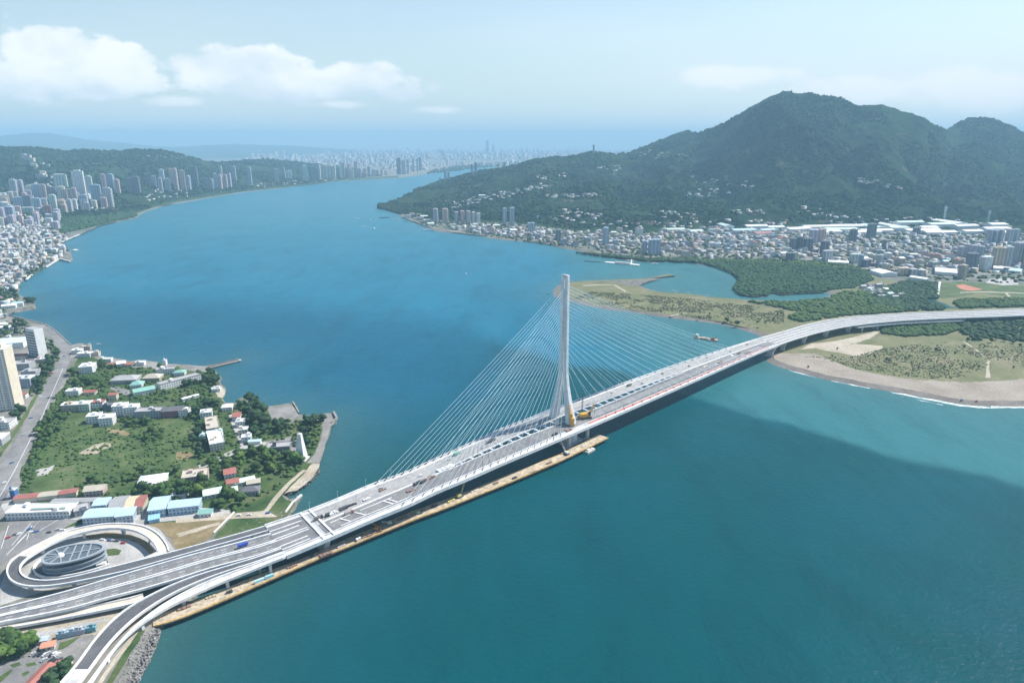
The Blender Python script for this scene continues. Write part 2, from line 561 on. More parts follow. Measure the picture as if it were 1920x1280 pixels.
# ------------------------------------------------------------------ land and water
SHORE_L = [(150, 1500), (230, 1330), (255, 1280), (270, 1255), (282, 1230), (296, 1200), (304, 1178), (330, 1150), (400, 1100), (480, 1040), (538, 974), (567, 933), (563, 931), (546, 938), (539, 932), (531, 925),
           (541, 921), (558, 921), (575, 908), (590, 893), (597, 880), (600, 867), (605, 855), (610, 840), (616, 820), (622, 800), (625, 796), (632, 794), (631, 788), (625, 777), (610, 777), (588, 781), (570, 780), (562, 778),
           (556, 768), (550, 758), (525, 761), (500, 765), (485, 752), (466, 746), (447, 748), (437, 758), (425, 757), (418, 746), (424, 732), (421, 724), (414, 719), (415, 707), (406, 696), (394, 691),
           (451, 677.5), (450, 674.5), (385, 689), (362, 687), (332, 685), (310, 684), (277, 677), (250, 679), (207, 672), (190, 667), (172, 655), (165, 648), (152, 645), (140, 648), (134, 650), (120, 636), (105, 622), (87, 610),
           (57, 602), (30, 597), (15, 592), (25, 587), (45, 583), (67, 580), (68, 576), (66, 570), (60, 560), (43, 558), (33, 550), (37, 542), (32, 535), (40, 529), (60, 519), (61, 516), (50, 525), (66, 513), (82, 502), (96, 492), (110, 485),
           (132, 491), (137, 488), (134, 478), (130, 470), (122, 461), (115, 455), (131, 448), (149, 441), (146, 439), (152, 434), (165, 430), (180, 426), (200, 421), (222, 416), (245, 411), (260, 407), (262, 402), (278, 395), (295, 390),
           (312, 385), (330, 382), (350, 379), (400, 370), (447, 362), (500, 356), (545, 351), (590, 345.5), (637, 340), (690, 337), (747, 334), (800, 327), (837, 321), (880, 315), (940, 306), (1010, 299), (1100, 295)]
SHORE_R = [(715, 382.5), (726, 386), (737, 390), (743, 397), (750, 405), (765, 411), (782, 417), (800, 427), (820, 434), (848, 437), (875, 439), (898, 442), (920, 447), (960, 451), (995, 454), (1017, 457), (1040, 462), (1062, 467), (1080, 469), (1110, 476), (1130, 479),
           (1150, 482), (1172, 488), (1190, 490), (1220, 490), (1255, 491), (1292, 491), (1317, 497), (1337, 501), (1355, 505), (1368, 509), (1375, 513), (1378, 519), (1386, 525), (1382, 531), (1377, 537), (1376, 545), (1380, 550), (1392, 555), (1415, 557), (1432, 557), (1440, 555), (1444, 551),
           (1450, 549.5), (1465, 554), (1480, 554), (1505, 551), (1542, 550), (1557, 548), (1552, 558), (1542, 562), (1510, 563), (1480, 565), (1440, 563), (1400, 562), (1365, 559), (1330, 557), (1310, 553), (1292, 551), (1262, 549), (1235, 547), (1215, 542), (1202, 537), (1206, 533), (1217, 528),
           (1240, 521), (1267, 516.5), (1250, 517.5), (1215, 522), (1195, 523), (1175, 523.5), (1130, 525), (1080, 527.5), (1060, 530), (1045, 536), (1038, 544), (1036, 550), (1040, 556), (1052, 561), (1075, 567), (1100, 573), (1132, 580), (1160, 583), (1182, 585), (1215, 590),
           (1245, 595), (1280, 599), (1310, 602), (1345, 607), (1365, 611), (1385, 616), (1400, 621), (1418, 627), (1430, 634), (1434, 650), (1437, 677), (1450, 684), (1467, 690), (1497, 698), (1518, 704), (1540, 710), (1580, 717), (1630, 727), (1680, 735), (1720, 743), (1767, 752), (1800, 758), (1825, 761),
           (1847, 762), (1880, 762), (1920, 762), (2050, 764), (2300, 772)]
def smooth_line(pts, it=1, jitter=0.0, rnd=random.Random(5)):
    """chaikin-like refinement that keeps corners roughly, with a ragged edge"""
    out = []
    for i in range(len(pts) - 1):
        a, b = pts[i], pts[i + 1]
        n = max(1, int((a - b).length / 9.0)) if (a - b).length < 400 else 6
        n = min(n, 24)
        for k in range(n):
            p = a.lerp(b, k / n)
            if k and jitter:
                p = p + Vector((rnd.uniform(-1, 1), rnd.uniform(-1, 1), 0)) * jitter
            out.append(p)
    out.append(pts[-1])
    return out
shoreL = smooth_line([at(px, py, 0) for px, py in SHORE_L], 1, 1.6)
shoreR = smooth_line([at(px, py, 0) for px, py in SHORE_R], 1, 1.6)
polyL = shoreL + [Vector((6500, 27000, 0)), Vector((-24000, 27000, 0)), Vector((-9000, 6000, 0)), Vector((-2500, 1500, 0)), Vector((-900, 300, 0)), Vector((-300, 250, 0))]
polyR = shoreR + [Vector((3500, 700, 0)), Vector((12000, 5000, 0)), Vector((28000, 27000, 0)), Vector((6600, 27000, 0)), at(1100, 297.5), at(1010, 302.5), at(940, 311), at(885, 323), at(850, 336), at(800, 349), at(760, 366), at(735, 377)]

INNER = {}
def land_mesh(name, poly, top, slope):
    """flat-topped land whose shore slopes into the water"""
    n = len(poly)
    area = sum(poly[i].x * poly[(i + 1) % n].y - poly[(i + 1) % n].x * poly[i].y for i in range(n))
    if area < 0:
        poly = poly[::-1]
    inn = []
    for i in range(n):
        a, b, c = poly[i - 1], poly[i], poly[(i + 1) % n]
        e1, e2 = (b - a), (c - b)
        e1 = e1.normalized() if e1.length else e1
        e2 = e2.normalized() if e2.length else e2
        nrm = Vector((-(e1.y + e2.y), e1.x + e2.x, 0))
        nrm = nrm.normalized() if nrm.length > 1e-6 else Vector((0, 0, 0))
        inn.append(b + nrm * slope)
    INNER[name] = inn[::-1] if area < 0 else inn
    vs = [(p.x, p.y, top) for p in inn] + [(p.x, p.y, -0.05) for p in poly] + [(2 * p.x - q.x, 2 * p.y - q.y, -4.0) for p, q in zip(poly, inn)]
    fs = []
    for a, b, c in tessellate_polygon([[Vector((p.x, p.y, 0)) for p in inn]]):
        pa, pb, pc = inn[a], inn[b], inn[c]
        cr = (pb.x - pa.x) * (pc.y - pa.y) - (pb.y - pa.y) * (pc.x - pa.x)
        fs.append((a, b, c) if cr > 0 else (c, b, a))
    for r in (0, n):
        for i in range(n):
            j = (i + 1) % n
            fs.append((r + i, r + n + i, r + n + j, r + j))
    me = bpy.data.meshes.new(name)
    me.from_pydata(vs, [], fs)
    me.update()
    nt = len(fs) - 2 * n
    me.polygons.foreach_set('material_index', [0] * nt + [1] * (2 * n))
    return me
M_TOWN = patchy('town_ground', [(0.10, 0.12, 0.07), (0.16, 0.16, 0.13), (0.24, 0.23, 0.21), (0.30, 0.29, 0.27)], 0.012, 0.15)
M_DUNE = patchy('dune_ground', [(0.10, 0.115, 0.05), (0.135, 0.145, 0.065), (0.17, 0.165, 0.085), (0.22, 0.20, 0.12)], 0.018, 0.22)
M_BANK = patchy('stone_bank', [(0.06, 0.06, 0.055), (0.15, 0.14, 0.125), (0.26, 0.24, 0.21)], 0.12, 0.6)
M_SAND = patchy('grey_sand', [(0.22, 0.187, 0.148), (0.29, 0.25, 0.205), (0.34, 0.298, 0.25)], 0.02, 0.3)
M_WETSAND = patchy('wet_sand', [(0.13, 0.115, 0.10), (0.18, 0.16, 0.14), (0.24, 0.215, 0.19)], 0.03, 0.3)
for nm, poly, lv, sl, m0, m1 in (('ground', polyL, LAND_L, 5.0, M_TOWN, M_BANK), ('shore_land', polyR, LAND_R, 14.0, M_DUNE, M_WETSAND)):
    o = tag(link(nm, land_mesh(nm, poly, lv, sl), m0), kind='structure')
    o.data.materials.append(m1)

# water: one sheet to the horizon; a belt of silty river water meets the clear sea along a front
FRONT = [(300, 560), (500, 572), (700, 588), (850, 610), (960, 650), (1060, 688), (1170, 700), (1230, 722), (1290, 741), (1400, 775), (1500, 803), (1600, 834), (1700, 862), (1800, 886), (1920, 914), (2300, 1000)]
front_w = [at(a, b) for a, b in FRONT]
def water_mesh():
    f = Hill._f()
    ys = np.concatenate([np.arange(150, 1500, 9.0), np.arange(1500, 4200, 30.0), np.geomspace(4200, 27000, 60)])
    us = np.concatenate([np.linspace(-3.2, -0.95, 14)[:-1], np.linspace(-0.95, 0.95, 260), np.linspace(0.95, 3.2, 14)[1:]])
    Y, U = np.meshgrid(ys, us, indexing='ij')
    X = U * Y
    V = np.stack([X, Y, np.zeros_like(X)], -1).reshape(-1, 3)
    r, c = X.shape
    idx = np.arange(r * c).reshape(r, c)
    q = np.stack([idx[:-1, :-1], idx[:-1, 1:], idx[1:, 1:], idx[1:, :-1]], -1).reshape(-1, 4)
    me = np_mesh('water', V, q)
    fx = np.array([p.x for p in front_w]); fy = np.array([p.y for p in front_w])
    x, y = V[:, 0], V[:, 1]
    yf = np.interp(x, fx, fy)
    yf = yf + (fbm(x / 130, y / 130, 4, 15) - 0.5) * 46
    side = (y - yf) * 0.75                        # metres behind the front, along the flow
    wid = np.interp(x, [-300, -60, 60, 160], [420, 220, 90, 48])
    silt = np.clip(side / wid + 0.5, 0, 1)
    silt = silt * silt * (3 - 2 * silt)
    att = me.attributes.new('silt', 'FLOAT', 'POINT')
    att.data.foreach_set('value', silt.astype(np.float32))
    P = np.array([(p.x, p.y) for p in shoreR] + [(p.x, p.y) for p in shoreL])
    d = np.full(len(x), 1e9)
    near = (y < 4000)
    xs, ys2 = x[near], y[near]
    dn = np.full(len(xs), 1e9)
    for i in range(0, len(P)):
        dn = np.minimum(dn, (xs - P[i, 0]) ** 2 + (ys2 - P[i, 1]) ** 2)
    d[near] = np.sqrt(dn)
    shal = np.exp(-d / 60.0)
    att = me.attributes.new('shallow', 'FLOAT', 'POINT')
    att.data.foreach_set('value', shal.astype(np.float32))
    return me
def water_mat(t, b):
    g = t.n('ShaderNodeNewGeometry')
    pos = g.outputs['Position']
    x, y, z = t.xyz(pos)
    silt = t.n('ShaderNodeAttribute', attribute_name='silt').outputs['Fac']
    fray = t.noise(pos, 0.018, 6, 0.65, 1.5)
    silt = t.step(t.m('ADD', silt, t.m('MULTIPLY', t.m('SUBTRACT', fray, 0.5), t.m('MULTIPLY', t.m('MULTIPLY', silt, t.m('SUBTRACT', 1.0, silt)), 3.2))), 0.1, 0.9)
    shal = t.n('ShaderNodeAttribute', attribute_name='shallow').outputs['Fac']
    big = t.noise(pos, 0.0036, 6, 0.6, 1.2)
    streak = t.noise(t.vm('MULTIPLY', pos, (0.0035, 0.0009, 0)), 1.0, 5, 0.6, 1.2)
    deep = t.mix(t.step(big, 0.3, 0.7), (0.0001, 0.058, 0.064), (0.0003, 0.068, 0.090))
    silt_haze = t.mix(t.step(big, 0.3, 0.7), (0.003, 0.120, 0.192), (0.006, 0.144, 0.228))
    silt_haze = t.mix(t.m('MULTIPLY', t.step(y, 1300.0, 4200.0), 0.8), silt_haze, (0.030, 0.180, 0.235))  # paler upstream: haze over the water put into the silt colour
    lag = t.step(x, 60.0, 330.0)
    silt_haze = t.mix(t.m('MULTIPLY', lag, 0.85), silt_haze, (0.034, 0.146, 0.150))
    deep = t.mix(t.m('MULTIPLY', t.step(x, 120.0, -160.0), t.step(y, 620.0, 1000.0)), deep, (0.001, 0.088, 0.150))
    c = t.mix(silt, deep, silt_haze)
    c = t.mix(t.m('MULTIPLY', t.step(streak, 0.52, 0.74), t.m('ADD', t.m('MULTIPLY', silt, 0.26), 0.05)), c, (0.045, 0.15, 0.20))
    rip = t.noise(t.vm('MULTIPLY', pos, (0.018, 0.006, 0)), 1.0, 5, 0.65, 0.5)
    c = t.mix(t.m('MULTIPLY', t.step(rip, 0.42, 0.75), 0.34), c, (0.0, 0.03, 0.043))
    c = t.mix(t.m('MULTIPLY', shal, 0.45), c, (0.07, 0.14, 0.13))
    t.l(c, b.inputs['Base Color'])
    b.inputs['IOR'].default_value = 1.33
    b.inputs['Specular IOR Level'].default_value = 0.10
    b.inputs['Roughness'].default_value = 0.32
    w1 = t.noise(pos, 0.22, 4, 0.6)
    w2 = t.noise(t.vm('MULTIPLY', pos, (1.0, 0.45, 1.0)), 0.045, 3, 0.55)
    bp = t.n('ShaderNodeBump')
    bp.inputs['Strength'].default_value = 0.8
    bp.inputs['Distance'].default_value = 1.3
    t.l(t.m('ADD', t.m('MULTIPLY', w1, 0.6), w2), bp.inputs['Height'])
    t.l(bp.outputs[0], b.inputs['Normal'])
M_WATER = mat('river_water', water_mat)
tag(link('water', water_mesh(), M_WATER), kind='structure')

# ------------------------------------------------------------------ bridge and viaducts
M_CONC = plain('pale_concrete', (0.55, 0.54, 0.52), 0.75, 0.2, 0.15)
M_WHITE = plain('white_concrete', (0.70, 0.695, 0.68), 0.7, 0.12, 0.2)
M_BEIGE = plain('raw_concrete', (0.56, 0.51, 0.43), 0.85, 0.10, 0.1)
M_GIRDER = plain('girder_paint', (0.42, 0.43, 0.44), 0.6, 0.08, 0.2)
M_STEEL = plain('pale_steel', (0.55, 0.60, 0.66), 0.45, 0.06, 0.4)
M_CABLE = plain('cable_sheath', (0.64, 0.77, 0.81), 0.4, 0.02, 0.5)
M_YELLOW = plain('yellow_paint', (0.66, 0.34, 0.035), 0.5, 0.12, 0.8)
M_ORANGE = plain('orange_edge_paint', (0.47, 0.32, 0.14), 0.7, 0.3, 0.25)
M_PLANK = plain('timber_deck', (0.43, 0.36, 0.26), 0.85, 0.35, 0.2)
M_RED = plain('red_primer', (0.50, 0.13, 0.09), 0.7, 0.15, 0.3)
M_DARK = plain('dark_steel', (0.045, 0.05, 0.06), 0.6, 0.2, 0.5)
M_PAINT = plain('white_road_paint', (0.72, 0.72, 0.70), 0.7, 0.1, 0.8)
def asphalt(name, c0, c1):
    def fn(t, b):
        g = t.n('ShaderNodeNewGeometry')
        f = t.noise(g.outputs['Position'], 0.05, 6, 0.65)
        f2 = t.noise(g.outputs['Position'], 0.6, 3, 0.6)
        c = t.mix(t.step(f, 0.3, 0.7), c0, c1)
        c = t.mix(t.m('MULTIPLY', t.step(f2, 0.5, 0.8), 0.25), c, (0.30, 0.29, 0.28))
        f3 = t.noise(g.outputs['Position'], 0.16, 4, 0.7, 0.8)
        c = t.mix(t.m('MULTIPLY', t.step(f3, 0.56, 0.70), 0.55), c, tuple(q * 0.55 for q in c0))
        c = t.mix(t.m('MULTIPLY', t.step(f3, 0.42, 0.32), 0.5), c, tuple(min(0.5, q * 1.5) for q in c1))
        t.l(c, b.inputs['Base Color'])
        b.inputs['Roughness'].default_value = 0.85
    return mat(name, fn)
M_ASPH = asphalt('worn_asphalt', (0.14, 0.14, 0.145), (0.22, 0.215, 0.21))
M_NEWASPH = asphalt('new_asphalt', (0.075, 0.078, 0.082), (0.11, 0.11, 0.115))
M_PALEROAD = asphalt('unfinished_deck_surface', (0.27, 0.27, 0.265), (0.36, 0.35, 0.335))

def zint(prof, px):
    return float(np.interp(px, [a for a, b in prof], [b for a, b in prof]))
def edge_line(pts, zprof):
    return [at(px, py, zint(zprof, px)) for px, py in pts]
def resample(line, step):
    L = [0.0]
    for a, b in zip(line, line[1:]):
        L.append(L[-1] + (b - a).length)
    n = max(2, int(L[-1] / step) + 1)
    out, k = [], 0
    for i in range(n + 1):
        t = L[-1] * i / n
        while k < len(L) - 2 and L[k + 1] < t:
            k += 1
        f = (t - L[k]) / max(1e-6, L[k + 1] - L[k])
        out.append(line[k].lerp(line[k + 1], min(1, max(0, f))))
    return out
def smooth(line, it=2):
    for _ in range(it):
        line = [line[0]] + [(line[i - 1] + line[i] * 2 + line[i + 1]) / 4 for i in range(1, len(line) - 1)] + [line[-1]]
    return line
def cross(C, T, line):
    """point of a polyline abreast of C (plan)"""
    best, bd = None, 1e9
    for a, b in zip(line, line[1:]):
        da, db = (a - C).x * T.x + (a - C).y * T.y, (b - C).x * T.x + (b - C).y * T.y
        if da * db <= 0 and abs(da - db) > 1e-9:
            p = a.lerp(b, da / (da - db))
            d = ((p - C).x ** 2 + (p - C).y ** 2)
            if d < bd:
                best, bd = p, d
    return best
class Road:
    """a ribbon between a far edge and a near edge, cut in cross-sections"""
    def __init__(self, far, near, step=6.0, sm=3):
        far, near = smooth(resample(far, step), sm), smooth(resample(near, step), sm)
        n = max(len(far), len(near))
        mid = []
        for i in range(n):
            t = i / (n - 1)
            fa, ne = far[int(round(t * (len(far) - 1)))], near[int(round(t * (len(near) - 1)))]
            mid.append((fa + ne) / 2)
        mid = smooth(mid, 6)
        self.s = []
        for i, C in enumerate(mid):
            T = mid[min(i + 1, n - 1)] - mid[max(i - 1, 0)]
            T.z = 0
            if T.length < 1e-3:
                continue
            T.normalize()
            a, b = cross(C, T, far), cross(C, T, near)
            if a is None or b is None:
                continue
            z = (a.z + b.z) / 2
            self.s.append((Vector((a.x, a.y, z)), Vector((b.x, b.y, z)), T))
        self.n = len(self.s)
    def p(self, i, f, dz=0.0):
        a, b, T = self.s[max(0, min(self.n - 1, i))]
        q = a.lerp(b, f)
        q.z += dz
        return q
    def width(self, i):
        return (self.s[i][0] - self.s[i][1]).length
    def nearest(self, p):
        return min(range(self.n), key=lambda i: ((self.s[i][0] + self.s[i][1]) / 2 - p).to_2d().length)
    def frac_m(self, i, m):
        return m / self.width(i)
    def strip(self, f0, f1, z0, z1, i0=0, i1=None, taper=0.0):
        """solid strip; f0, f1 numbers or functions of the section index"""
        i1 = self.n - 1 if i1 is None else i1
        g0 = f0 if callable(f0) else (lambda i: f0)
        g1 = f1 if callable(f1) else (lambda i: f1)
        vs, fs = [], []
        for i in range(i0, i1 + 1):
            a, b = g0(i), g1(i)
            vs += [self.p(i, a + taper, z0), self.p(i, b - taper, z0), self.p(i, b, z1), self.p(i, a, z1)]
        m = i1 - i0 + 1
        for k in range(m - 1):
            o, q = k * 4, k * 4 + 4
            for j in range(4):
                jj = (j + 1) % 4
                fs.append((o + j, o + jj, q + jj, q + j))
        fs += [(3, 2, 1, 0), (m * 4 - 4, m * 4 - 3, m * 4 - 2, m * 4 - 1)]
        mb = MB()
        mb.add(vs, fs)
        return mb
def fix_normals(o):
    bm = bmesh.new()
    bm.from_mesh(o.data)
    bmesh.ops.recalc_face_normals(bm, faces=bm.faces)
    bm.to_mesh(o.data)
    bm.free()
    return o
def sbuild(mb, name, m, parent, extra=()):
    """extra: (MB, material) pairs that stay in the same mesh, such as painted lines"""
    n0 = len(mb.f)
    idx = [0] * n0
    for k, (e, em) in enumerate(extra):
        o = len(mb.v)
        mb.v += e.v
        mb.f += [tuple(i + o for i in q) for q in e.f]
        idx += [k + 1] * len(e.f)
    ob = mb.build(name, m, parent)
    for e, em in extra:
        ob.data.materials.append(em)
    if extra:
        ob.data.polygons.foreach_set('material_index', idx)
    return fix_normals(ob)

# ---- the cable-stayed bridge
ZP = [(480, 15.0), (600, 18.5), (800, 23.0), (1000, 25.0), (1100, 25.0), (1300, 23.5), (1480, 20.0), (1620, 17.0), (1760, 15.0), (2200, 12.0)]
FAR = [(440, 1003), (485, 990), (570, 962), (612, 945), (650, 930), (700, 907), (755, 890), (800, 868), (885, 830), (950, 800), (995, 784), (1035, 766), (1087, 749), (1125, 735), (1190, 710.5), (1280, 679), (1347, 657.5), (1413, 637), (1447, 627.5), (1480, 618), (1513, 608), (1547, 601), (1580, 596), (1613, 592.5), (1680, 588), (1747, 585.5), (1847, 582), (1920, 579), (2050, 574)]
NEAR = [(440, 1085), (480, 1067), (525, 1047), (625, 1005), (700, 972), (775, 943), (800, 928), (880, 896), (940, 869), (1000, 844), (1100, 802), (1175, 770), (1280, 724), (1330, 702), (1380, 680), (1430, 658.5), (1480, 640), (1530, 625), (1580, 614), (1630, 607), (1697, 601), (1780, 597), (1847, 595), (1920, 592), (2050, 587)]
allroad = Road(edge_line(FAR, ZP), edge_line(NEAR, ZP), 5.0, 14)
iL = allroad.nearest(at(520, 1018, 16))
iJ = allroad.nearest(at(598, 984, 18))
iT = allroad.nearest(at(1061, 787, 25))
iR = allroad.nearest(at(1455, 645, 21))
iE = allroad.n - 1
R = allroad
bridge = empty('cable_stayed_bridge', R.p(iT, 0.45, -25.0))
tag(bridge, 'white cable-stayed bridge with one tall slender mast and fanned cables crossing the river', 'bridge')
def bpart(mb, name, m, extra=()):
    o = sbuild(mb, name, m, bridge, extra)
    o.matrix_parent_inverse = Matrix.Translation(-bridge.location)
    return o
# gap between the carriageways, widest at the mast
iGL, iGR = R.nearest(at(852, 888, 24)), R.nearest(at(1292, 702, 24))
def gap(i):
    if i < iGL or i > iGR:
        return 0.0
    t = (i - iGL) / (iT - iGL) if i < iT else (iGR - i) / (iGR - iT)
    return 0.018 + 0.072 * max(0.0, t) ** 0.75
gc = lambda i: 0.455 + 0.05 * max(0, min(1, (iT - i) / (iT - iJ)))      # the median line
ga = lambda i: gc(i) - gap(i)
gb = lambda i: gc(i) + gap(i)
# two box girders, tapered beneath
bpart(R.strip(0.0, ga, -3.4, -0.10, iL, iR, 0.05), 'box_girder', M_GIRDER)
bpart(R.strip(gb, 1.0, -3.4, -0.10, iL, iR, 0.05), 'box_girder', M_GIRDER)
# carriageway surfaces, walkways and edge beams
mb = MB()
for f in (0.19, 0.28):
    for i in range(iJ + 2, iR - 2, 2):
        mb.bar(R.p(i, f, 0.09), R.p(i + 1, f, 0.09), 0.3, 0.06)
bpart(R.strip(0.105, lambda i: ga(i) - 0.012, -0.10, 0.05, iJ, iR), 'road_surface', M_PALEROAD, [(mb, M_PAINT)])
bpart(R.strip(lambda i: gb(i) + 0.012, 0.865, -0.10, 0.05, iJ, iR), 'road_surface', M_ASPH)
bpart(R.strip(0.10, 0.86, -0.10, 0.05, iL, iJ - 1), 'road_surface', M_ASPH)
bpart(R.strip(0.012, 0.095, -0.10, 0.12, iL, iR), 'walkway', M_CONC)
bpart(R.strip(0.90, 0.99, -0.10, 0.12, iL, iT + 1), 'walkway', M_WHITE)
bpart(R.strip(0.885, 0.925, -0.10, 0.14, iT + 3, iR - 6), 'red_walkway', M_RED)
bpart(R.strip(0.928, 0.99, -0.10, 0.12, iT + 2, iR), 'walkway', M_WHITE)
bpart(R.strip(-0.008, 0.010, -2.2, 1.3, iL, iR), 'edge_beam', M_WHITE)
bpart(R.strip(0.990, 1.010, -2.2, 1.3, iL, iR), 'edge_beam', M_WHITE)
for f in (0.092, 0.868):
    bpart(R.strip(f, f + 0.013, -0.05, 1.0, iL, iR), 'barrier', M_WHITE)
bpart(R.strip(lambda i: ga(i) - 0.016, ga, -0.3, 1.0, iJ + 1, iR), 'barrier', M_WHITE)
bpart(R.strip(gb, lambda i: gb(i) + 0.016, -0.3, 1.0, iJ + 1, iR), 'barrier', M_WHITE)
# kerbed islands and lane lines of the unfinished deck towards the left bank
iA, iB = R.nearest(at(690, 945, 20)), R.nearest(at(775, 905, 22))
for f, a, b in ((0.60, iJ + 2, iA - 4), (0.605, iA - 2, iB - 6), (0.80, iJ + 3, iB - 3)):
    bpart(R.strip(f, f + 0.014, -0.05, 0.7, a, b), 'kerb', M_WHITE)
for f, a, b in ((0.22, iL, iJ - 2), (0.33, iL, iJ - 3), (0.47, iL, iJ - 2), (0.53, iL, iJ - 2), (0.70, iL, iJ - 3), (0.80, iL, iJ - 3)):
    bpart(R.strip(f, f + 0.02, -0.05, 0.8, a, b), 'barrier', M_WHITE)
for i in (iJ + 4, iA - 3, iA + 4, iB - 8):
    mb = MB()
    mb.bar(R.p(i, 0.61, 0.3), R.p(i + 1, 0.80, 0.3), 1.3, 0.7)
    bpart(mb, 'kerb', M_WHITE)
# expansion joint: two white upstands right across
for d in (-1, 1):
    mb = MB()
    mb.bar(R.p(iJ + d, 0.0, 0.5), R.p(iJ + d, 1.0, 0.5), 1.8, 1.0)
    bpart(mb, 'joint_upstand', M_WHITE)
# crossbeams in the gap: hexagonal openings framed in pale steel
lst = list(range(iGL + 1, iT - 2, 3)) + list(range(iT + 3, iGR, 3))
for i in lst:
    mb = MB()
    mb.bar(R.p(i, ga(i) - 0.01, -0.5), R.p(i, gb(i) + 0.01, -0.5), 2.1, 1.6)
    j = i + 3
    if j in lst:
        c = R.p(i + 1, gc(i + 1), -0.7)
        if gap(i) > 0.035:
            for q in (R.p(i, ga(i), -0.6), R.p(i, gb(i), -0.6)):
                mb.bar(q, q.lerp(c, 0.6), 1.2, 0.9)
    bpart(mb, 'crossbeam', M_STEEL)
# ribbed track bed on the near carriageway: pale sleepers laid across a dark trough
mb = MB()
for i in range(iT + 4, iR - 8):
    for k in (0.0, 0.5):
        a, b = R.p(i, 0.60, 0.13).lerp(R.p(i + 1, 0.60, 0.13), k), R.p(i, 0.79, 0.13).lerp(R.p(i + 1, 0.79, 0.13), k)
        mb.bar(a, b, 0.9, 0.16)
bpart(R.strip(0.58, 0.81, 0.04, 0.08, iT + 4, iR - 8), 'track_bed', M_NEWASPH, [(mb, M_CONC)])
# mast: two slender legs that lean together and rise as twin blades
TB = R.p(iT, 0.462)
Tt, Tn = R.s[iT][2].copy(), (R.s[iT][1] - R.s[iT][0]).normalized()
dtop = pix_dir(1058, 516)
MZ = H + dtop.z / dtop.y * TB.y
def leg(side):
    prof = [(-4, 15.6, 6.2, 9.8), (10, 15.2, 7.0, 10.6), (25, 13.6, 6.4, 9.8), (40, 10.8, 5.4, 8.4), (55, 7.8, 4.4, 7.1), (70, 5.3, 3.6, 6.0), (86, 3.7, 3.0, 5.2), (110, 3.3, 2.8, 5.0), (150, 3.05, 2.55, 4.7), (MZ, 2.75, 2.3, 4.3)]
    mb = MB()
    vs, fs = [], []
    for z, off, hw, hl in prof:
        c = Vector((TB.x, TB.y, z)) + Tn * (off * side)
        ring = [(-1, -0.55), (-0.55, -1), (0.55, -1), (1, -0.55), (1, 0.55), (0.55, 1), (-0.55, 1), (-1, 0.55)]
        for a, b in ring:
            vs.append(c + Tn * (a * hw * 0.9) + Tt * (b * hl * 0.62))
    m = len(prof)
    for k in range(m - 1):
        for j in range(8):
            jj = (j + 1) % 8
            fs.append((k * 8 + j, k * 8 + jj, k * 8 + 8 + jj, k * 8 + 8 + j))
    fs += [tuple(range(7, -1, -1)), tuple(range(m * 8 - 8, m * 8))]
    mb.add(vs, fs)
    return mb
for s in (-1, 1):
    bpart(leg(s), 'mast_leg', M_WHITE)
mb = MB()
rz = math.atan2(Tn.y, Tn.x)
mb.box((TB.x, TB.y, (90 + MZ - 14) / 2), (2.4, 4.4, MZ - 14 - 90), rz)
bpart(mb, 'mast_web', M_CONC)
mb = MB()
mb.box((TB.x, TB.y, 12), (36, 17, 2.5), rz)
mb.box((TB.x, TB.y, 1.0), (46, 26, 4.5), rz)
bpart(mb, 'pile_cap', M_CONC)
mb = MB()
mb.tube((TB.x, TB.y, MZ - 1), (TB.x, TB.y, MZ + 5), 0.25, 0.12)
mb.box((TB.x, TB.y, MZ + 0.3), (7.5, 4, 0.8), rz)
bpart(mb, 'mast_top_frame', M_GIRDER)
# stay cables: four fans
iC0, iC1 = R.nearest(at(716, 921, 21)), R.nearest(at(1017, 805, 25))
iC2, iC3 = R.nearest(at(1104, 772, 25)), R.nearest(at(1402, 663, 22))
NC = 21
cab_data = []
for fr, sd_ in ((0.03, -1), (0.945, 1)):
    for (i0, i1) in ((iC1, iC0), (iC2, iC3)):
        for k in range(NC):
            t = k / (NC - 1)
            fi = i0 + (i1 - i0) * t
            ii = int(fi)
            base = R.p(ii, fr, 0.6).lerp(R.p(ii + 1, fr, 0.6), fi - ii)
            zt = 98 + (MZ - 12 - 98) * (t ** 0.82)
            along = Tt * (2.1 if i1 > i0 else -2.1)
            off = float(np.interp(zt, [90, 110, 150, MZ], [3.7, 3.3, 3.05, 2.75]))
            top = Vector((TB.x, TB.y, zt)) + Tn * (sd_ * off) + along
            n = 8
            mb = MB()
            L = (top - base).length
            pts = []
            for q in range(n + 1):
                w_ = q / n
                p = base.lerp(top, w_)
                p.z -= 4 * w_ * (1 - w_) * L * 0.006
                pts.append(p)
            for a, b in zip(pts, pts[1:]):
                mb.tube(a, b, 0.20, None, 5)
            cab = bpart(mb, 'stay_cable', M_CABLE)
            ax = (top - base).normalized()
            MB().tube(base - ax * 1.2, base + ax * 3.5, 0.55, 0.35, 6).build('anchor', M_DARK, cab)
# lamp masts along both edges
lm = []
for i in range(iL + 3, iR, 6):
    for f in (0.012, 0.985):
        mb = MB()
        a = R.p(i, f, 0.1)
        mb.tube(a, a + Vector((0, 0, 9)), 0.14, 0.09, 6)
        mb.bar(a + Vector((0, 0, 9)), a + Vector((0, 0, 9.3)) + Tn * (2.2 if f < 0.5 else -2.2), 0.22, 0.15)
        bpart(mb, 'lamp_post', M_STEEL)
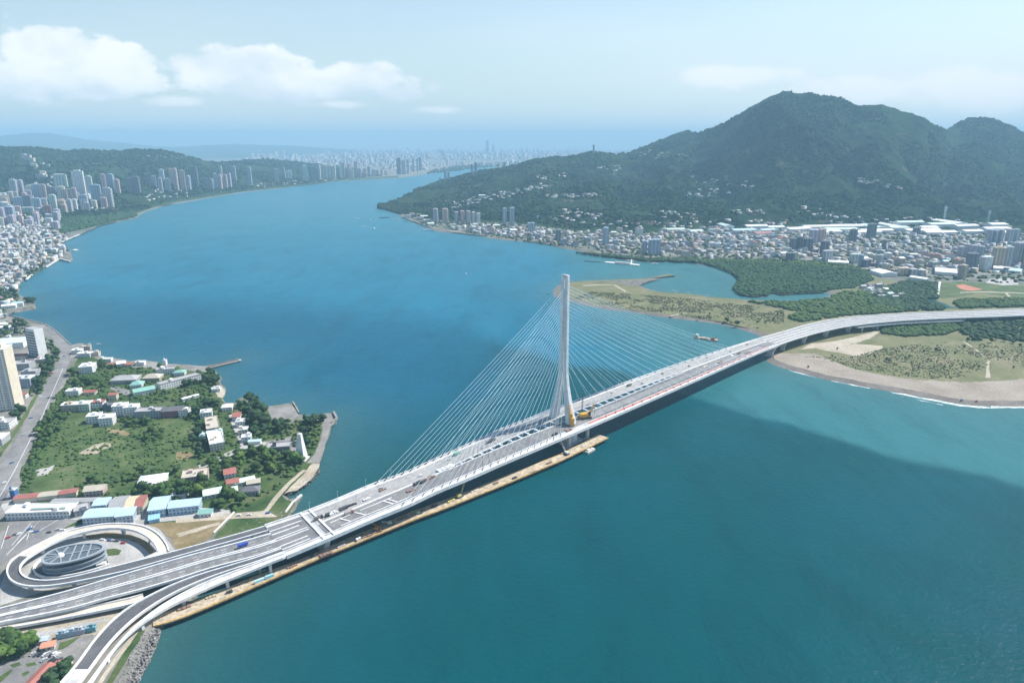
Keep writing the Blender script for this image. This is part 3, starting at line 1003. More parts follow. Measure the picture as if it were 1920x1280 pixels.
# piers of the bridge
def pier(mb, p, T, zt, w0, w1, thick, z0=-3.0):
    """wall pier that widens upward"""
    N = Vector((-T.y, T.x, 0))
    vs = []
    for z, w_ in ((z0, w0), (zt * 0.45, w0), (zt, w1)):
        for a, b in ((-1, -1), (1, -1), (1, 1), (-1, 1)):
            q = Vector((p.x, p.y, z)) + N * (a * w_ / 2) + T * (b * thick / 2)
            vs.append(q)
    fs = [(3, 2, 1, 0), (8, 9, 10, 11)]
    for r in (0, 4):
        for j in range(4):
            jj = (j + 1) % 4
            fs.append((r + j, r + jj, r + 4 + jj, r + 4 + j))
    mb.add(vs, fs)
for i, w0, w1 in ((iJ, 18, 34), (iR - 2, 22, 36)):
    for f in (0.24, 0.76):
        mb = MB()
        c = R.p(i, f)
        pier(mb, c, R.s[i][2], c.z - 3.3, w0 * 0.5, w1 * 0.55, 5)
        bpart(mb, 'pier', M_CONC)
        bpart(MB().box((c.x, c.y, 0.5), (w0 * 0.7, 9, 4), math.atan2(R.s[i][2].x, -R.s[i][2].y)), 'footing', M_CONC)
for f in (0.2, 0.82):
    for d in (-3, 4):
        mb = MB()
        c = R.p(iT + d, f)
        mb.tube((c.x, c.y, -3), (c.x, c.y, c.z - 3.2), 2.3, 2.3, 12)
        bpart(mb, 'pier', M_CONC)
        bpart(MB().box((c.x, c.y, 0.8), (9, 9, 2.2), rz), 'footing', M_CONC)

# ---- approach viaducts
def viaduct(name, label, far, near, zprof, road_mat, step=6.0, par=1.4, thick=2.0, pier_step=6, pier_w=0.5, medians=(), road_from=None, ground_z=3.0, under=M_GIRDER, lanes=(), sm=3, slab=M_CONC, nopier=(), group=None, road_to=None, road2=None, trim=None):
    par = par * 0.78
    r = Road(edge_line(far, zprof), edge_line(near, zprof), step, sm)
    if trim:
        r.s = [q for q in r.s if trim[0] <= to_px((q[0] + q[1]) / 2)[0] <= trim[1]]
        r.n = len(r.s)
    if trim:
        # butt the last section against the end of the bridge
        iE_ = iL if trim[0] < 0 else iR
        k = max((0, r.n - 1), key=lambda q: -((r.s[q][0] - R.p(iE_, 0.5)).to_2d().length))
        a_, b_, T_ = R.s[iE_]
        fr = [min(0.998, max(0.002, (q - a_).to_2d().dot((b_ - a_).to_2d()) / (b_ - a_).to_2d().length_squared)) for q in r.s[k][:2]]
        if trim[0] > 0:
            fr = [0.0, 1.0]
        sec = (R.p(iE_, fr[0], -0.02), R.p(iE_, fr[1], -0.02), T_)
        r.s = ([sec] + r.s) if k == 0 else (r.s + [sec])
        r.n += 1
    if road_to:
        road_to = r.nearest(at(*road_to))
    root = empty(name, r.p(r.n // 2, 0.5, 0) * 1.0)
    root.location.z = ground_z
    tag(root, label, 'viaduct', group)
    inv = Matrix.Translation(-root.location)
    def bp_(mb, nm, m):
        o = sbuild(mb, nm, m, root)
        o.matrix_parent_inverse = inv
        return o
    fm = lambda i, m: m / max(4.0, r.width(i))
    bp_(r.strip(0.0, 1.0, -thick, -0.10, 0, None, 0.10), 'deck', slab)
    a, b = road_from or 0, road_to or r.n - 1
    paint = MB()
    for f in lanes:
        for i in range(1, r.n - 1, 2):
            paint.bar(r.p(i, f, 0.085), r.p(i, f, 0.085).lerp(r.p(i + 1, f, 0.085), 0.8), 0.32, 0.06)
    o = sbuild(r.strip(lambda i: fm(i, par), lambda i: 1 - fm(i, par), -0.09, 0.05, a, b), 'road_surface', road_mat, root, [(paint, M_PAINT)] if lanes else ())
    o.matrix_parent_inverse = inv
    if road2 is not None and b < r.n - 2:
        bp_(r.strip(lambda i: fm(i, par), lambda i: 1 - fm(i, par), -0.09, 0.05, b + 1, r.n - 1), 'road_surface', road2)
    bp_(r.strip(lambda i: -fm(i, 0.2), lambda i: fm(i, par - 0.1), -0.9, 1.15), 'parapet', M_WHITE)
    bp_(r.strip(lambda i: 1 - fm(i, par - 0.1), lambda i: 1 + fm(i, 0.2), -0.9, 1.15), 'parapet', M_WHITE)
    for f in medians:
        bp_(r.strip(lambda i: f - fm(i, 0.7), lambda i: f + fm(i, 0.7), -0.05, 0.95), 'median_barrier', M_WHITE)
    for i in range(pier_step // 2, r.n, pier_step):
        if i in nopier:
            continue
        c = r.p(i, 0.5)
        if c.z - thick < ground_z + 1.5:
            continue
        wd = r.width(i)
        if wd > 24:
            for f in (0.22, 0.78):
                mb = MB()
                q = r.p(i, f)
                pier(mb, q, r.s[i][2], q.z - thick - 0.02, wd * 0.16, wd * 0.3, 2.4, -3)
                bp_(mb, 'pier', M_CONC)
        else:
            mb = MB()
            pier(mb, c, r.s[i][2], c.z - thick - 0.02, wd * pier_w * 0.6, wd * pier_w, 2.2, -3)
            bp_(mb, 'pier', M_CONC)
    return root, r

# right bank: the road swings away over the dunes
RF = [p for p in FAR if p[0] >= 1413] + [(2200, 569)]
RN = [p for p in NEAR if p[0] >= 1430] + [(2200, 583)]
viaduct('approach_viaduct', 'long pale viaduct curving from the bridge over the dunes on the far right bank',
        RF, RN, ZP, M_PALEROAD, 8.0, 2.2, 2.6, 9, 0.5, (0.30, 0.52, 0.76), sm=8, trim=(to_px(R.p(iR, 0.5))[0] + 1.0, 9999))
viaduct('slip_road_viaduct', 'narrow pale slip road on columns beside the curving viaduct on the right bank',
        [(1600, 612.5), (1640, 607.5), (1690, 603.4), (1740, 601.4), (1790, 599.6), (1812, 599.4)], [(1600, 615.5), (1640, 611), (1690, 606.8), (1740, 604.6), (1790, 602.4), (1812, 601.6)],
        [(1600, 14), (1812, 9)], M_PALEROAD, 8.0, 0.9, 1.6, 5, 0.35)
# left bank
ZL = [(-250, 7.5), (0, 9.5), (125, 11), (300, 13), (480, 15), (600, 18.5)]
PJ = to_px(R.p(iL, 0.5))[0]
def lim(f):
    return (-9999, to_px(R.p(iL, f))[0] - 0.6)
viaduct('motorway_viaduct', 'wide grey two-carriageway viaduct leading left from the bridge between the loop and the shore ramp',
        [(560, 986), (505, 1002), (480, 1009), (350, 1043), (225, 1079), (125, 1109), (0, 1141), (-160, 1178)],
        [(560, 1014), (505, 1035), (480, 1044), (400, 1064), (330, 1087), (262, 1107), (200, 1122), (137, 1141), (75, 1154), (0, 1168), (-150, 1202)], ZL, M_ASPH, 6.0, 1.6, 2.2, 6, 0.5, (0.47, 0.56), lanes=(0.16, 0.30, 0.70, 0.84), trim=lim(0.42))
viaduct('loop_ramp', 'looping ramp whose dark road hairpins round the oval grey building with pale unfinished upper arm',
        [(560, 967), (490, 989), (420, 1009), (312, 1038), (212, 1063), (162, 1076), (125, 1084.5), (95, 1088.5), (70, 1088), (50, 1084), (40, 1076), (37, 1067), (40, 1057), (52, 1046), (75, 1032), (100, 1018), (130, 1005.5), (175, 994), (200, 991), (225, 990.5), (250, 994), (270, 1002.5), (284, 1013), (293, 1025), (297, 1036)],
        [(560, 978), (490, 999.5), (420, 1019.5), (312, 1050), (240, 1070.5), (180, 1084), (130, 1094), (95, 1099.5), (60, 1101), (36, 1097.5), (18, 1088), (11.5, 1073), (15, 1057), (32, 1042), (55, 1029), (90, 1011.5), (125, 996.5), (162, 987), (200, 981.5), (240, 981), (270, 985.5), (292, 996), (306, 1009), (315, 1023), (318, 1036)],
        [(10, 11.0), (40, 11.0), (150, 12.0), (300, 13.5), (480, 15), (600, 18.5)], M_NEWASPH, 4.0, 1.3, 1.8, 9, 0.45, sm=2, road_to=(44, 1044, 11), road2=M_BEIGE, trim=lim(0.05))
viaduct('shore_ramp', 'dark-surfaced ramp with white parapets curving down to the left bank shore',
        [(560, 1016), (500, 1039), (480, 1046), (425, 1062), (375, 1077), (330, 1093), (290, 1112), (250, 1133), (212, 1161), (175, 1202), (147, 1243), (112, 1283), (70, 1330)],
        [(560, 1025), (500, 1047.5), (480, 1055), (425, 1072), (380, 1088), (340, 1105), (300, 1126), (265, 1149), (230, 1178), (200, 1211), (172, 1250), (143, 1290), (105, 1330)],
        [(70, 6.2), (150, 7.5), (300, 11.5), (480, 15), (600, 18.5)], M_NEWASPH, 5.0, 1.5, 1.8, 9, 0.5, road_to=(155, 1250, 7.5), road2=M_CONC, trim=lim(0.75))
viaduct('outer_ramp', 'white unsurfaced ramp running along the river side of the dark shore ramp',
        [(560, 1027), (500, 1049), (480, 1057), (430, 1074.5), (385, 1092), (345, 1111), (305, 1134), (270, 1159), (235, 1191), (205, 1226), (170, 1275), (128, 1330)],
        [(560, 1035), (500, 1058), (480, 1067), (430, 1086), (375, 1110), (312, 1140), (280, 1159), (250, 1180), (218, 1211), (192, 1248), (166, 1288), (140, 1330)],
        [(70, 6.0), (150, 7.0), (300, 11.0), (480, 15), (600, 18.5)], M_CONC, 5.0, 1.3, 1.8, 7, 0.5, trim=lim(0.93))
viaduct('side_ramp', 'pale concrete ramp slipping beneath the dark shore ramp on the left bank',
        [(282, 1108), (262, 1117.5), (150, 1141), (75, 1157.5), (0, 1172), (-100, 1190)],
        [(282, 1121), (250, 1133), (150, 1153.5), (95, 1164), (0, 1181), (-100, 1200)],
        [(-100, 6.8), (80, 7.5), (282, 8.5)], M_BEIGE, 5.0, 1.2, 1.6, 7, 0.45)

# ---- temporary works jetty along the bridge
TZ = 5.0
trF = [(268, 1160), (300, 1150), (340, 1136), (400, 1112), (475, 1080), (575, 1044), (650, 1009), (775, 957), (875, 921), (975, 880), (1050, 851), (1127, 811)]
trN = [(272, 1176), (300, 1172), (340, 1159), (400, 1134), (500, 1090), (600, 1046), (650, 1026), (775, 975), (830, 955), (950, 907), (1050, 865), (1147, 818)]
jr = Road(edge_line(trF, [(0, TZ), (2000, TZ)]), edge_line(trN, [(0, TZ), (2000, TZ)]), 6.0, 2)
jetty = empty('works_jetty', jr.p(jr.n // 2, 0.5, -TZ))
tag(jetty, 'long temporary works jetty of timber planks with an orange edge beam beside the bridge', 'jetty')
def jp(mb, nm, m):
    o = sbuild(mb, nm, m, jetty)
    o.matrix_parent_inverse = Matrix.Translation(-jetty.location)
    return o
jp(jr.strip(0.0, 0.86, -0.5, 0.0), 'plank_deck', M_PLANK)
jp(jr.strip(0.865, 0.985, -0.9, 0.25), 'edge_beam', M_ORANGE)
jp(jr.strip(0.03, 0.07, -0.05, 0.3), 'kerb_beam', M_ORANGE)
jp(jr.strip(0.05, 0.95, -1.6, -0.52), 'support_girder', M_DARK)
for i in range(2, jr.n, 4):
    for f in (0.12, 0.9):
        a = jr.p(i, f)
        jp(MB().tube((a.x, a.y, -3), (a.x, a.y, TZ - 1.55), 0.5, 0.5, 6), 'pile', M_DARK)
mb = MB()
for i in range(0, jr.n - 1):
    a, b = jr.p(i, 0.975, 1.2), jr.p(i + 1, 0.975, 1.2)
    mb.bar(a, b, 0.12, 0.12)
    mb.bar(jr.p(i, 0.975, 0.2), a, 0.12, 0.12)
jp(mb, 'handrail', M_YELLOW)

# ------------------------------------------------------------------ sheets laid on the land: fields, roads, sand, paving
_lvl = {}
def sheet(name, pts, m, h=0.06, z=None, ragged=0.0, kind='structure', seed=1):
    """flat ground cover outlined on the land"""
    rnd = random.Random(seed)
    base = LAND_L if pts[0][0] < 720 else LAND_R
    z = base + h if z is None else z
    line = [at(px, py, z) for px, py in pts]
    out = []
    n = len(line)
    for i in range(n):
        a, b = line[i], line[(i + 1) % n]
        k = max(1, min(14, int((b - a).length / 7))) if ragged else 1
        for j in range(k):
            p = a.lerp(b, j / k)
            if ragged:
                p += Vector((rnd.uniform(-1, 1), rnd.uniform(-1, 1), 0)) * ragged
            out.append(p)
    vs = [tuple(p) for p in out]
    fs = []
    for a, b, c in tessellate_polygon([[Vector((p.x, p.y, 0)) for p in out]]):
        pa, pb, pc = out[a], out[b], out[c]
        cr = (pb.x - pa.x) * (pc.y - pa.y) - (pb.y - pa.y) * (pc.x - pa.x)
        fs.append((a, b, c) if cr > 0 else (c, b, a))
    me = bpy.data.meshes.new(name)
    me.from_pydata(vs, [], fs)
    me.update()
    return tag(link(name, me, m), kind=kind)
M_MEADOW = patchy('meadow_grass', [(0.038, 0.064, 0.022), (0.060, 0.098, 0.032), (0.085, 0.125, 0.042), (0.15, 0.15, 0.075)], 0.035, 0.3)
M_SCRUB = patchy('scrub_ground', [(0.025, 0.055, 0.018), (0.045, 0.085, 0.024), (0.08, 0.11, 0.04), (0.13, 0.13, 0.07)], 0.03, 0.3)
M_DRY = patchy('dry_grass', [(0.15, 0.13, 0.06), (0.22, 0.17, 0.09), (0.30, 0.24, 0.14)], 0.04, 0.4)
M_DIRT = patchy('bare_earth', [(0.30, 0.25, 0.18), (0.38, 0.33, 0.25), (0.48, 0.43, 0.35)], 0.05, 0.4)
M_PAVE = patchy('paving', [(0.30, 0.29, 0.27), (0.38, 0.37, 0.35), (0.46, 0.45, 0.42)], 0.05, 0.5)
M_PAVE_D = patchy('weathered_quay', [(0.17, 0.165, 0.155), (0.23, 0.22, 0.205), (0.30, 0.285, 0.265)], 0.05, 0.5)
M_STREET = patchy('street_asphalt', [(0.15, 0.15, 0.15), (0.20, 0.195, 0.19), (0.27, 0.26, 0.25)], 0.04, 0.5)
M_MARSH = patchy('marsh_green', [(0.035, 0.065, 0.025), (0.05, 0.085, 0.03), (0.075, 0.10, 0.045)], 0.008, 0.05)
M_CITY = patchy('city_ground', [(0.05, 0.075, 0.04), (0.11, 0.12, 0.09), (0.19, 0.19, 0.17), (0.27, 0.26, 0.245)], 0.02, 0.2)
M_SANDPALE = patchy('pale_sand', [(0.32, 0.28, 0.21), (0.40, 0.35, 0.27), (0.47, 0.42, 0.34)], 0.03, 0.3)

# left bank, near
sheet('peninsula_ground', [(60, 940), (20, 1000), (300, 985), (430, 968), (470, 960), (530, 918), (560, 900), (585, 868), (598, 840), (606, 800), (590, 790), (560, 786), (545, 800), (500, 768), (470, 755), (440, 760), (425, 765), (412, 744), (416, 728), (408, 712), (398, 698), (340, 694), (250, 688), (190, 676), (150, 660), (138, 690), (110, 740), (85, 790), (60, 840), (35, 890)], M_SCRUB, 0.04, ragged=1.5)
sheet('meadow', [(108, 792), (135, 775), (165, 786), (205, 793), (235, 802), (290, 790), (362, 794), (372, 830), (366, 868), (330, 890), (285, 893), (230, 908), (140, 926), (60, 930), (36, 922), (46, 892), (62, 862), (85, 822)], M_MEADOW, 0.10, ragged=2.5)
sheet('bare_patch', [(148, 850), (160, 842), (178, 833), (196, 829), (212, 831), (207, 838), (190, 842), (183, 850), (165, 853)], M_DIRT, 0.14, ragged=1.0)
sheet('bare_patch', [(330, 848), (352, 844), (362, 852), (352, 862), (330, 860)], M_DRY, 0.14, ragged=1.0)
sheet('bare_patch', [(198, 802), (230, 806), (247, 812), (238, 817), (205, 810)], M_DRY, 0.14, ragged=1.0)
sheet('gravel_pad', [(49, 882), (90, 876), (102, 871), (99, 880), (92, 883), (90, 889), (49, 895)], M_PAVE, 0.14, ragged=0.5)
sheet('shore_road', [(-60, 935), (0, 872), (30, 824), (55, 782), (75, 742), (95, 704), (108, 676), (113, 655), (98, 632), (80, 614), (92, 611), (112, 627), (128, 640), (136, 652), (130, 680), (112, 725), (92, 768), (72, 808), (50, 850), (30, 890), (10, 935), (-30, 1000)], M_STREET, 0.16)
sheet('road_verge', [(-60, 905), (0, 842), (40, 785), (62, 745), (82, 708), (86, 712), (68, 750), (46, 790), (5, 850), (-60, 920)], M_MEADOW, 0.12, ragged=0.8)
sheet('car_park', [(-60, 1060), (0, 1020), (18, 976), (100, 972), (150, 974), (128, 985), (95, 1005), (50, 1030), (10, 1052), (0, 1060)], M_STREET, 0.14)
sheet('yard', [(0, 945), (30, 940), (250, 950), (400, 952), (432, 956), (432, 964), (300, 978), (150, 975), (15, 972)], M_PAVE, 0.12)
sheet('loop_paving', [(0, 1100), (20, 1045), (75, 1008), (130, 988), (200, 972), (270, 976), (300, 992), (320, 1020), (330, 1035), (200, 1075), (60, 1115), (0, 1135)], M_PAVE, 0.13)
sheet('sunken_court', [(60, 1075), (64, 1058), (82, 1046), (112, 1036), (160, 1033), (198, 1040), (204, 1058), (180, 1072), (140, 1082), (100, 1087), (74, 1085)], M_NEWASPH, 0.2)
sheet('loop_grass', [(158, 1004), (200, 997), (245, 1001), (275, 1015), (290, 1032), (283, 1040), (268, 1023), (240, 1010), (200, 1007), (165, 1010)], M_DRY, 0.18, ragged=0.6)
sheet('loop_grass', [(198, 1030), (215, 1027), (228, 1031), (222, 1040), (204, 1041)], M_SCRUB, 0.18, ragged=0.6)
sheet('dry_field', [(272, 981), (350, 977), (424, 972), (414, 990), (376, 1020), (350, 1031), (332, 1036), (322, 1010), (300, 992)], M_DRY, 0.16, ragged=1.0)
sheet('dirt_track', [(330, 1000), (410, 978), (414, 982), (336, 1006)], M_SANDPALE, 0.20, ragged=0.5)
sheet('shore_grass', [(440, 966), (470, 955), (505, 925), (535, 903), (560, 905), (540, 918), (528, 926), (538, 936), (556, 940), (535, 968), (500, 985), (420, 1010), (400, 1008), (425, 980)], M_SCRUB, 0.15, ragged=1.0)
sheet('shore_path', [(330, 972), (430, 962), (495, 957), (515, 930), (540, 903), (568, 880), (574, 881), (548, 904), (521, 935), (503, 958), (520, 968), (420, 973), (330, 980)], M_SANDPALE, 0.20, ragged=0.4)
sheet('stone_shore', [(532, 926), (545, 912), (568, 890), (585, 868), (600, 868), (596, 880), (588, 893), (572, 908), (557, 919), (542, 921)], M_DIRT, 0.16, ragged=0.6)
sheet('quay', [(502, 766), (549, 760), (555, 769), (560, 779), (545, 788), (508, 790)], M_PAVE_D, 0.16)
sheet('quay', [(606, 781), (622, 779), (628, 792), (620, 800), (612, 826), (606, 845), (598, 867), (575, 868), (590, 850), (603, 818)], M_PAVE_D, 0.16)
sheet('plaza', [(486, 830), (510, 825), (560, 815), (566, 850), (540, 852), (500, 842)], M_PAVE_D, 0.15)
sheet('lane', [(372, 870), (395, 862), (425, 848), (460, 833), (498, 828), (500, 833), (462, 840), (428, 856), (400, 872), (374, 880)], M_PAVE, 0.16)
sheet('lane', [(428, 778), (436, 776), (462, 832), (452, 836), (436, 800)], M_PAVE, 0.17)
sheet('school_yard', [(210, 722), (245, 732), (242, 742), (225, 738), (206, 728)], M_STREET, 0.15)
sheet('works_ground', [(-60, 1210), (0, 1170), (100, 1160), (200, 1145), (300, 1130), (300, 1160), (262, 1182), (215, 1178), (180, 1190), (120, 1195), (60, 1205), (0, 1222), (-60, 1240)], M_DIRT, 0.13, ragged=0.8)
sheet('haul_road', [(-60, 1213), (0, 1196), (70, 1184), (130, 1172), (200, 1158), (205, 1163), (130, 1180), (70, 1193), (0, 1206), (-60, 1226)], M_PAVE, 0.17, ragged=0.4)
sheet('park_ground', [(-100, 1290), (0, 1225), (60, 1212), (110, 1203), (175, 1188), (170, 1205), (120, 1262), (85, 1310), (-100, 1420)], M_STREET, 0.14)
sheet('park_plaza', [(108, 1222), (160, 1200), (172, 1194), (165, 1208), (150, 1224), (118, 1250), (94, 1249), (112, 1232)], M_PAVE_D, 0.18)
for pl in ([(18, 1246), (36, 1240), (40, 1246), (24, 1251)], [(48, 1244), (66, 1240), (68, 1246), (50, 1249)], [(-4, 1270), (22, 1252), (24, 1256), (2, 1278), (-10, 1282)], [(40, 1262), (52, 1256), (56, 1260), (44, 1268)], [(112, 1205), (150, 1192), (140, 1202), (118, 1216), (108, 1218)]):
    sheet('grass_island', pl, M_MEADOW, 0.20, ragged=0.2)
sheet('green_strip', [(262, 1182), (272, 1180), (258, 1205), (235, 1240), (205, 1290), (180, 1330), (168, 1330), (196, 1285), (222, 1240), (246, 1202)], M_SCRUB, 0.2, ragged=0.5)
sheet('foot_path', [(250, 1186), (260, 1182), (243, 1208), (210, 1250), (172, 1312), (158, 1330), (150, 1330), (170, 1298), (210, 1238)], M_SANDPALE, 0.22)
sheet('small_beach', [(400, 722), (412, 722), (420, 728), (423, 735), (417, 746), (409, 744), (404, 735)], M_SANDPALE, 0.2)
# left bank, upstream
sheet('old_town_ground', [(-80, 600), (10, 598), (40, 570), (30, 545), (45, 522), (90, 495), (128, 480), (112, 456), (148, 440), (215, 412), (255, 400), (240, 385), (100, 400), (-80, 430)], M_CITY, 0.10, ragged=3)
sheet('marsh', [(200, 420), (222, 414), (245, 409), (258, 405), (258, 400), (276, 393), (294, 388), (330, 380), (400, 368.5), (447, 360.5), (545, 350), (637, 339), (747, 333), (747, 329.5), (637, 335), (545, 344), (447, 352.5), (360, 362), (300, 368), (262, 376), (232, 384), (225, 395), (150, 405), (100, 425), (130, 436), (165, 428)], M_MARSH, 0.16, ragged=4)
# right bank
def beach():
    """dry sand from the scrub edge down to the top of the shore slope"""
    z = LAND_R + 0.1
    back = [at(px, py, z) for px, py in ((2300, 712), (2100, 708), (1920, 710), (1860, 715), (1800, 716), (1750, 713), (1700, 710), (1640, 700), (1600, 691), (1560, 676), (1528, 662), (1500, 662), (1448, 663))]
    k0 = min(range(len(shoreR)), key=lambda i: (shoreR[i] - at(1440, 678, 0)).length)
    front = [Vector((p.x, p.y, z)) for p in INNER['shore_land'][k0:len(shoreR)]]
    rnd = random.Random(3)
    b2 = []
    for a_, b_ in zip(back, back[1:]):
        for q in range(8):
            b2.append(a_.lerp(b_, q / 8) + Vector((rnd.uniform(-2, 2), rnd.uniform(-2, 2), 0)))
    pts = front + b2 + [back[-1]]
    vs = [tuple(p) for p in pts]
    fs = [t if ((pts[t[1]].x - pts[t[0]].x) * (pts[t[2]].y - pts[t[0]].y) - (pts[t[1]].y - pts[t[0]].y) * (pts[t[2]].x - pts[t[0]].x)) > 0 else t[::-1]
          for t in tessellate_polygon([[Vector((p.x, p.y, 0)) for p in pts]])]
    me = bpy.data.meshes.new('beach')
    me.from_pydata(vs, [], fs)
    me.update()
    tag(link('beach', me, M_SAND), kind='structure')
beach()
sheet('sand_patch', [(1500, 655), (1520, 644), (1560, 640), (1600, 632), (1640, 621), (1650, 622), (1632, 634), (1600, 645), (1570, 652), (1600, 644), (1655, 648), (1656, 652), (1635, 662), (1605, 668), (1574, 661), (1545, 657), (1530, 652)], M_SANDPALE, 0.16, ragged=0.8)
sheet('spit_scrub', [(1075, 560), (1100, 545), (1200, 552), (1300, 561), (1400, 572), (1470, 580), (1480, 612), (1440, 622), (1400, 614), (1345, 602), (1250, 588), (1160, 578)], M_DUNE, 0.05, ragged=2)
sheet('mud_flat', [(1085, 529.5), (1130, 527), (1180, 526), (1215, 524), (1240, 522), (1215, 528), (1205, 532), (1198, 537), (1180, 535), (1150, 529)], M_BANK, 0.08, ragged=1)
for pl in ([(1092, 535), (1115, 533.5), (1150, 533), (1152, 534.2), (1115, 535), (1094, 536.6)], [(1148, 533.5), (1152, 533), (1176, 546), (1172, 547)], [(1255, 592), (1272, 588), (1274, 589), (1258, 593.5)], [(1278, 587.5), (1290, 585), (1290, 586.2), (1280, 588.5)]):
    sheet('sandy_track', pl, M_SANDPALE, 0.14, ragged=0.4)
sheet('town_ground', [(900, 441), (980, 450), (1060, 463), (1150, 478), (1250, 488), (1330, 489), (1420, 490), (1490, 493), (1560, 498), (1620, 504), (1650, 522), (1700, 530), (1760, 527), (1920, 534), (2200, 540), (2200, 446), (1920, 434), (1700, 421), (1550, 419), (1400, 427), (1200, 431), (1080, 428), (1000, 415), (920, 411), (860, 411), (800, 407), (760, 402), (752, 406), (800, 425), (850, 436)], M_CITY, 0.10, ragged=4)
sheet('mangrove_mud', [(1340, 500), (1372, 512), (1384, 525), (1376, 540), (1392, 553), (1415, 556), (1440, 553), (1448, 548), (1466, 552), (1505, 549.5), (1542, 548), (1560, 543), (1600, 540), (1640, 524), (1622, 506), (1560, 500), (1490, 495), (1420, 492), (1340, 491), (1305, 491)], M_MARSH, 0.12, ragged=2)
sheet('pond', [(1733, 559), (1744, 560), (1756, 563), (1768, 568), (1784, 575), (1796, 577.5), (1774, 578), (1766, 572), (1754, 567), (1742, 563.5)], M_WATER, 0.14)
sheet('playing_field', [(1763, 531), (1800, 527), (1860, 531), (1920, 536), (2000, 540), (2000, 562), (1920, 562), (1880, 554), (1840, 549), (1800, 556), (1764, 560), (1760, 548)], M_MEADOW, 0.13, ragged=0.8)
sheet('red_infield', [(1792, 535), (1806, 533), (1826, 538), (1842, 542), (1826, 545), (1812, 544), (1800, 541)], plain('red_clay', (0.42, 0.16, 0.10), 0.9, 0.15, 0.05), 0.17, ragged=0.5)
sheet('concrete_lot', [(1848, 530), (1858, 522), (1905, 520), (1910, 534), (1880, 535)], M_PAVE, 0.18)
sheet('path', [(1800, 547.5), (1840, 546.5), (1900, 548), (1960, 551), (1960, 552.4), (1900, 549.6), (1840, 548.2), (1800, 549)], M_SANDPALE, 0.19)
sheet('path', [(1884, 549), (1888, 549), (1896, 556), (1890, 556.5)], M_SANDPALE, 0.21)
for pl in ([(1850, 676), (1856, 676), (1854, 690), (1858, 708), (1848, 708)], [(1805, 640), (1808, 639), (1850, 668), (1846, 669)]):
    sheet('sandy_track', pl, M_SANDPALE, 0.2, ragged=0.6)

# breaking wave along the open beach
M_FOAM = patchy('sea_foam', [(0.18, 0.32, 0.33), (0.55, 0.60, 0.60), (0.8, 0.82, 0.82)], 0.09, 0.5)
for k, pl in enumerate(([(1478, 694), (1508, 702.3), (1530, 707.8), (1529, 707), (1506, 701.2), (1478, 693.2)],
                        [(1560, 714.6), (1600, 722), (1632, 728.6), (1632, 727), (1600, 720.8), (1560, 713.6)],
                        [(1668, 735), (1700, 741.5), (1745, 750.6), (1746, 748), (1700, 739), (1668, 733.6)],
                        [(1740, 749.4), (1767, 754.6), (1800, 761), (1847, 765.5), (1862, 765), (1847, 761.6), (1800, 756.6), (1767, 751), (1740, 746.6)],
                        [(1858, 764.6), (1920, 764.2), (1990, 765), (2050, 765.4), (2050, 763.4), (1990, 762.4), (1920, 761.6), (1858, 761.8)],
                        [(1690, 743.5), (1730, 751.5), (1768, 759.5), (1768, 758.3), (1730, 750.6), (1690, 742.8)])):
    sheet('surf', pl, M_FOAM, z=0.10 + 0.01 * k, ragged=1.6, seed=k)

# lane lines on the street and car park
mb = MB()
for (a, b) in (((12, 1040), (75, 975)), ((22, 1022), (58, 980)), ((32, 1018), (74, 976)), ((2, 1028), (16, 985)), ((50, 1012), (60, 984)), ((60, 1002), (112, 972)), ((-20, 965), (28, 880)), ((28, 880), (80, 778)), ((80, 778), (118, 690))):
    p, q = at(*a, LAND_L + 0.2), at(*b, LAND_L + 0.2)
    mb.bar(p, q, 0.45, 0.04)
tag(mb.build('road_markings', M_PAINT), kind='structure')

# ------------------------------------------------------------------ planting
def leaf_mat(name, c0, c1, c2, scale=0.22):
    def fn(t, b):
        g = t.n('ShaderNodeNewGeometry')
        oi = t.n('ShaderNodeObjectInfo')
        f = t.noise(g.outputs['Position'], scale, 4, 0.7)
        c = t.mix(t.step(f, 0.32, 0.62), c0, c1)
        f2 = t.noise(g.outputs['Position'], scale * 0.12, 2, 0.5)
        c = t.mix(t.m('MULTIPLY', t.step(f2, 0.45, 0.75), 0.8), c, c2)
        c = t.mix(t.m('MULTIPLY', oi.outputs['Random'], 0.75), c, c2)
        t.l(c, b.inputs['Base Color'])
        b.inputs['Roughness'].default_value = 0.85
        b.inputs['Specular IOR Level'].default_value = 0.15
    return mat(name, fn)
M_LEAF = leaf_mat('broad_leaves', (0.020, 0.050, 0.018), (0.045, 0.090, 0.026), (0.075, 0.125, 0.036))
M_LEAF_L = leaf_mat('light_leaves', (0.045, 0.095, 0.022), (0.085, 0.15, 0.034), (0.12, 0.175, 0.045))
M_LEAF_D = leaf_mat('dark_needles', (0.014, 0.040, 0.022), (0.030, 0.068, 0.030), (0.048, 0.088, 0.036))
M_MANG = leaf_mat('mangrove_leaves', (0.020, 0.058, 0.028), (0.036, 0.085, 0.036), (0.055, 0.105, 0.042), 0.1)
M_BUSH = leaf_mat('dune_bush_leaves', (0.035, 0.06, 0.025), (0.065, 0.092, 0.036), (0.095, 0.115, 0.045))
M_DUNELEAF = leaf_mat('dune_grass_clumps', (0.075, 0.088, 0.040), (0.10, 0.112, 0.052), (0.13, 0.135, 0.07))
M_BARK = plain('bark', (0.09, 0.07, 0.05), 0.9, 0.2, 1.0)

def ico(sub):
    bm = bmesh.new()
    bmesh.ops.create_icosphere(bm, subdivisions=sub, radius=1.0)
    v = np.array([p.co[:] for p in bm.verts])
    f = np.array([[q.index for q in fc.verts] for fc in bm.faces])
    bm.free()
    return v, f
ICO1, ICO2 = ico(1), ico(2)

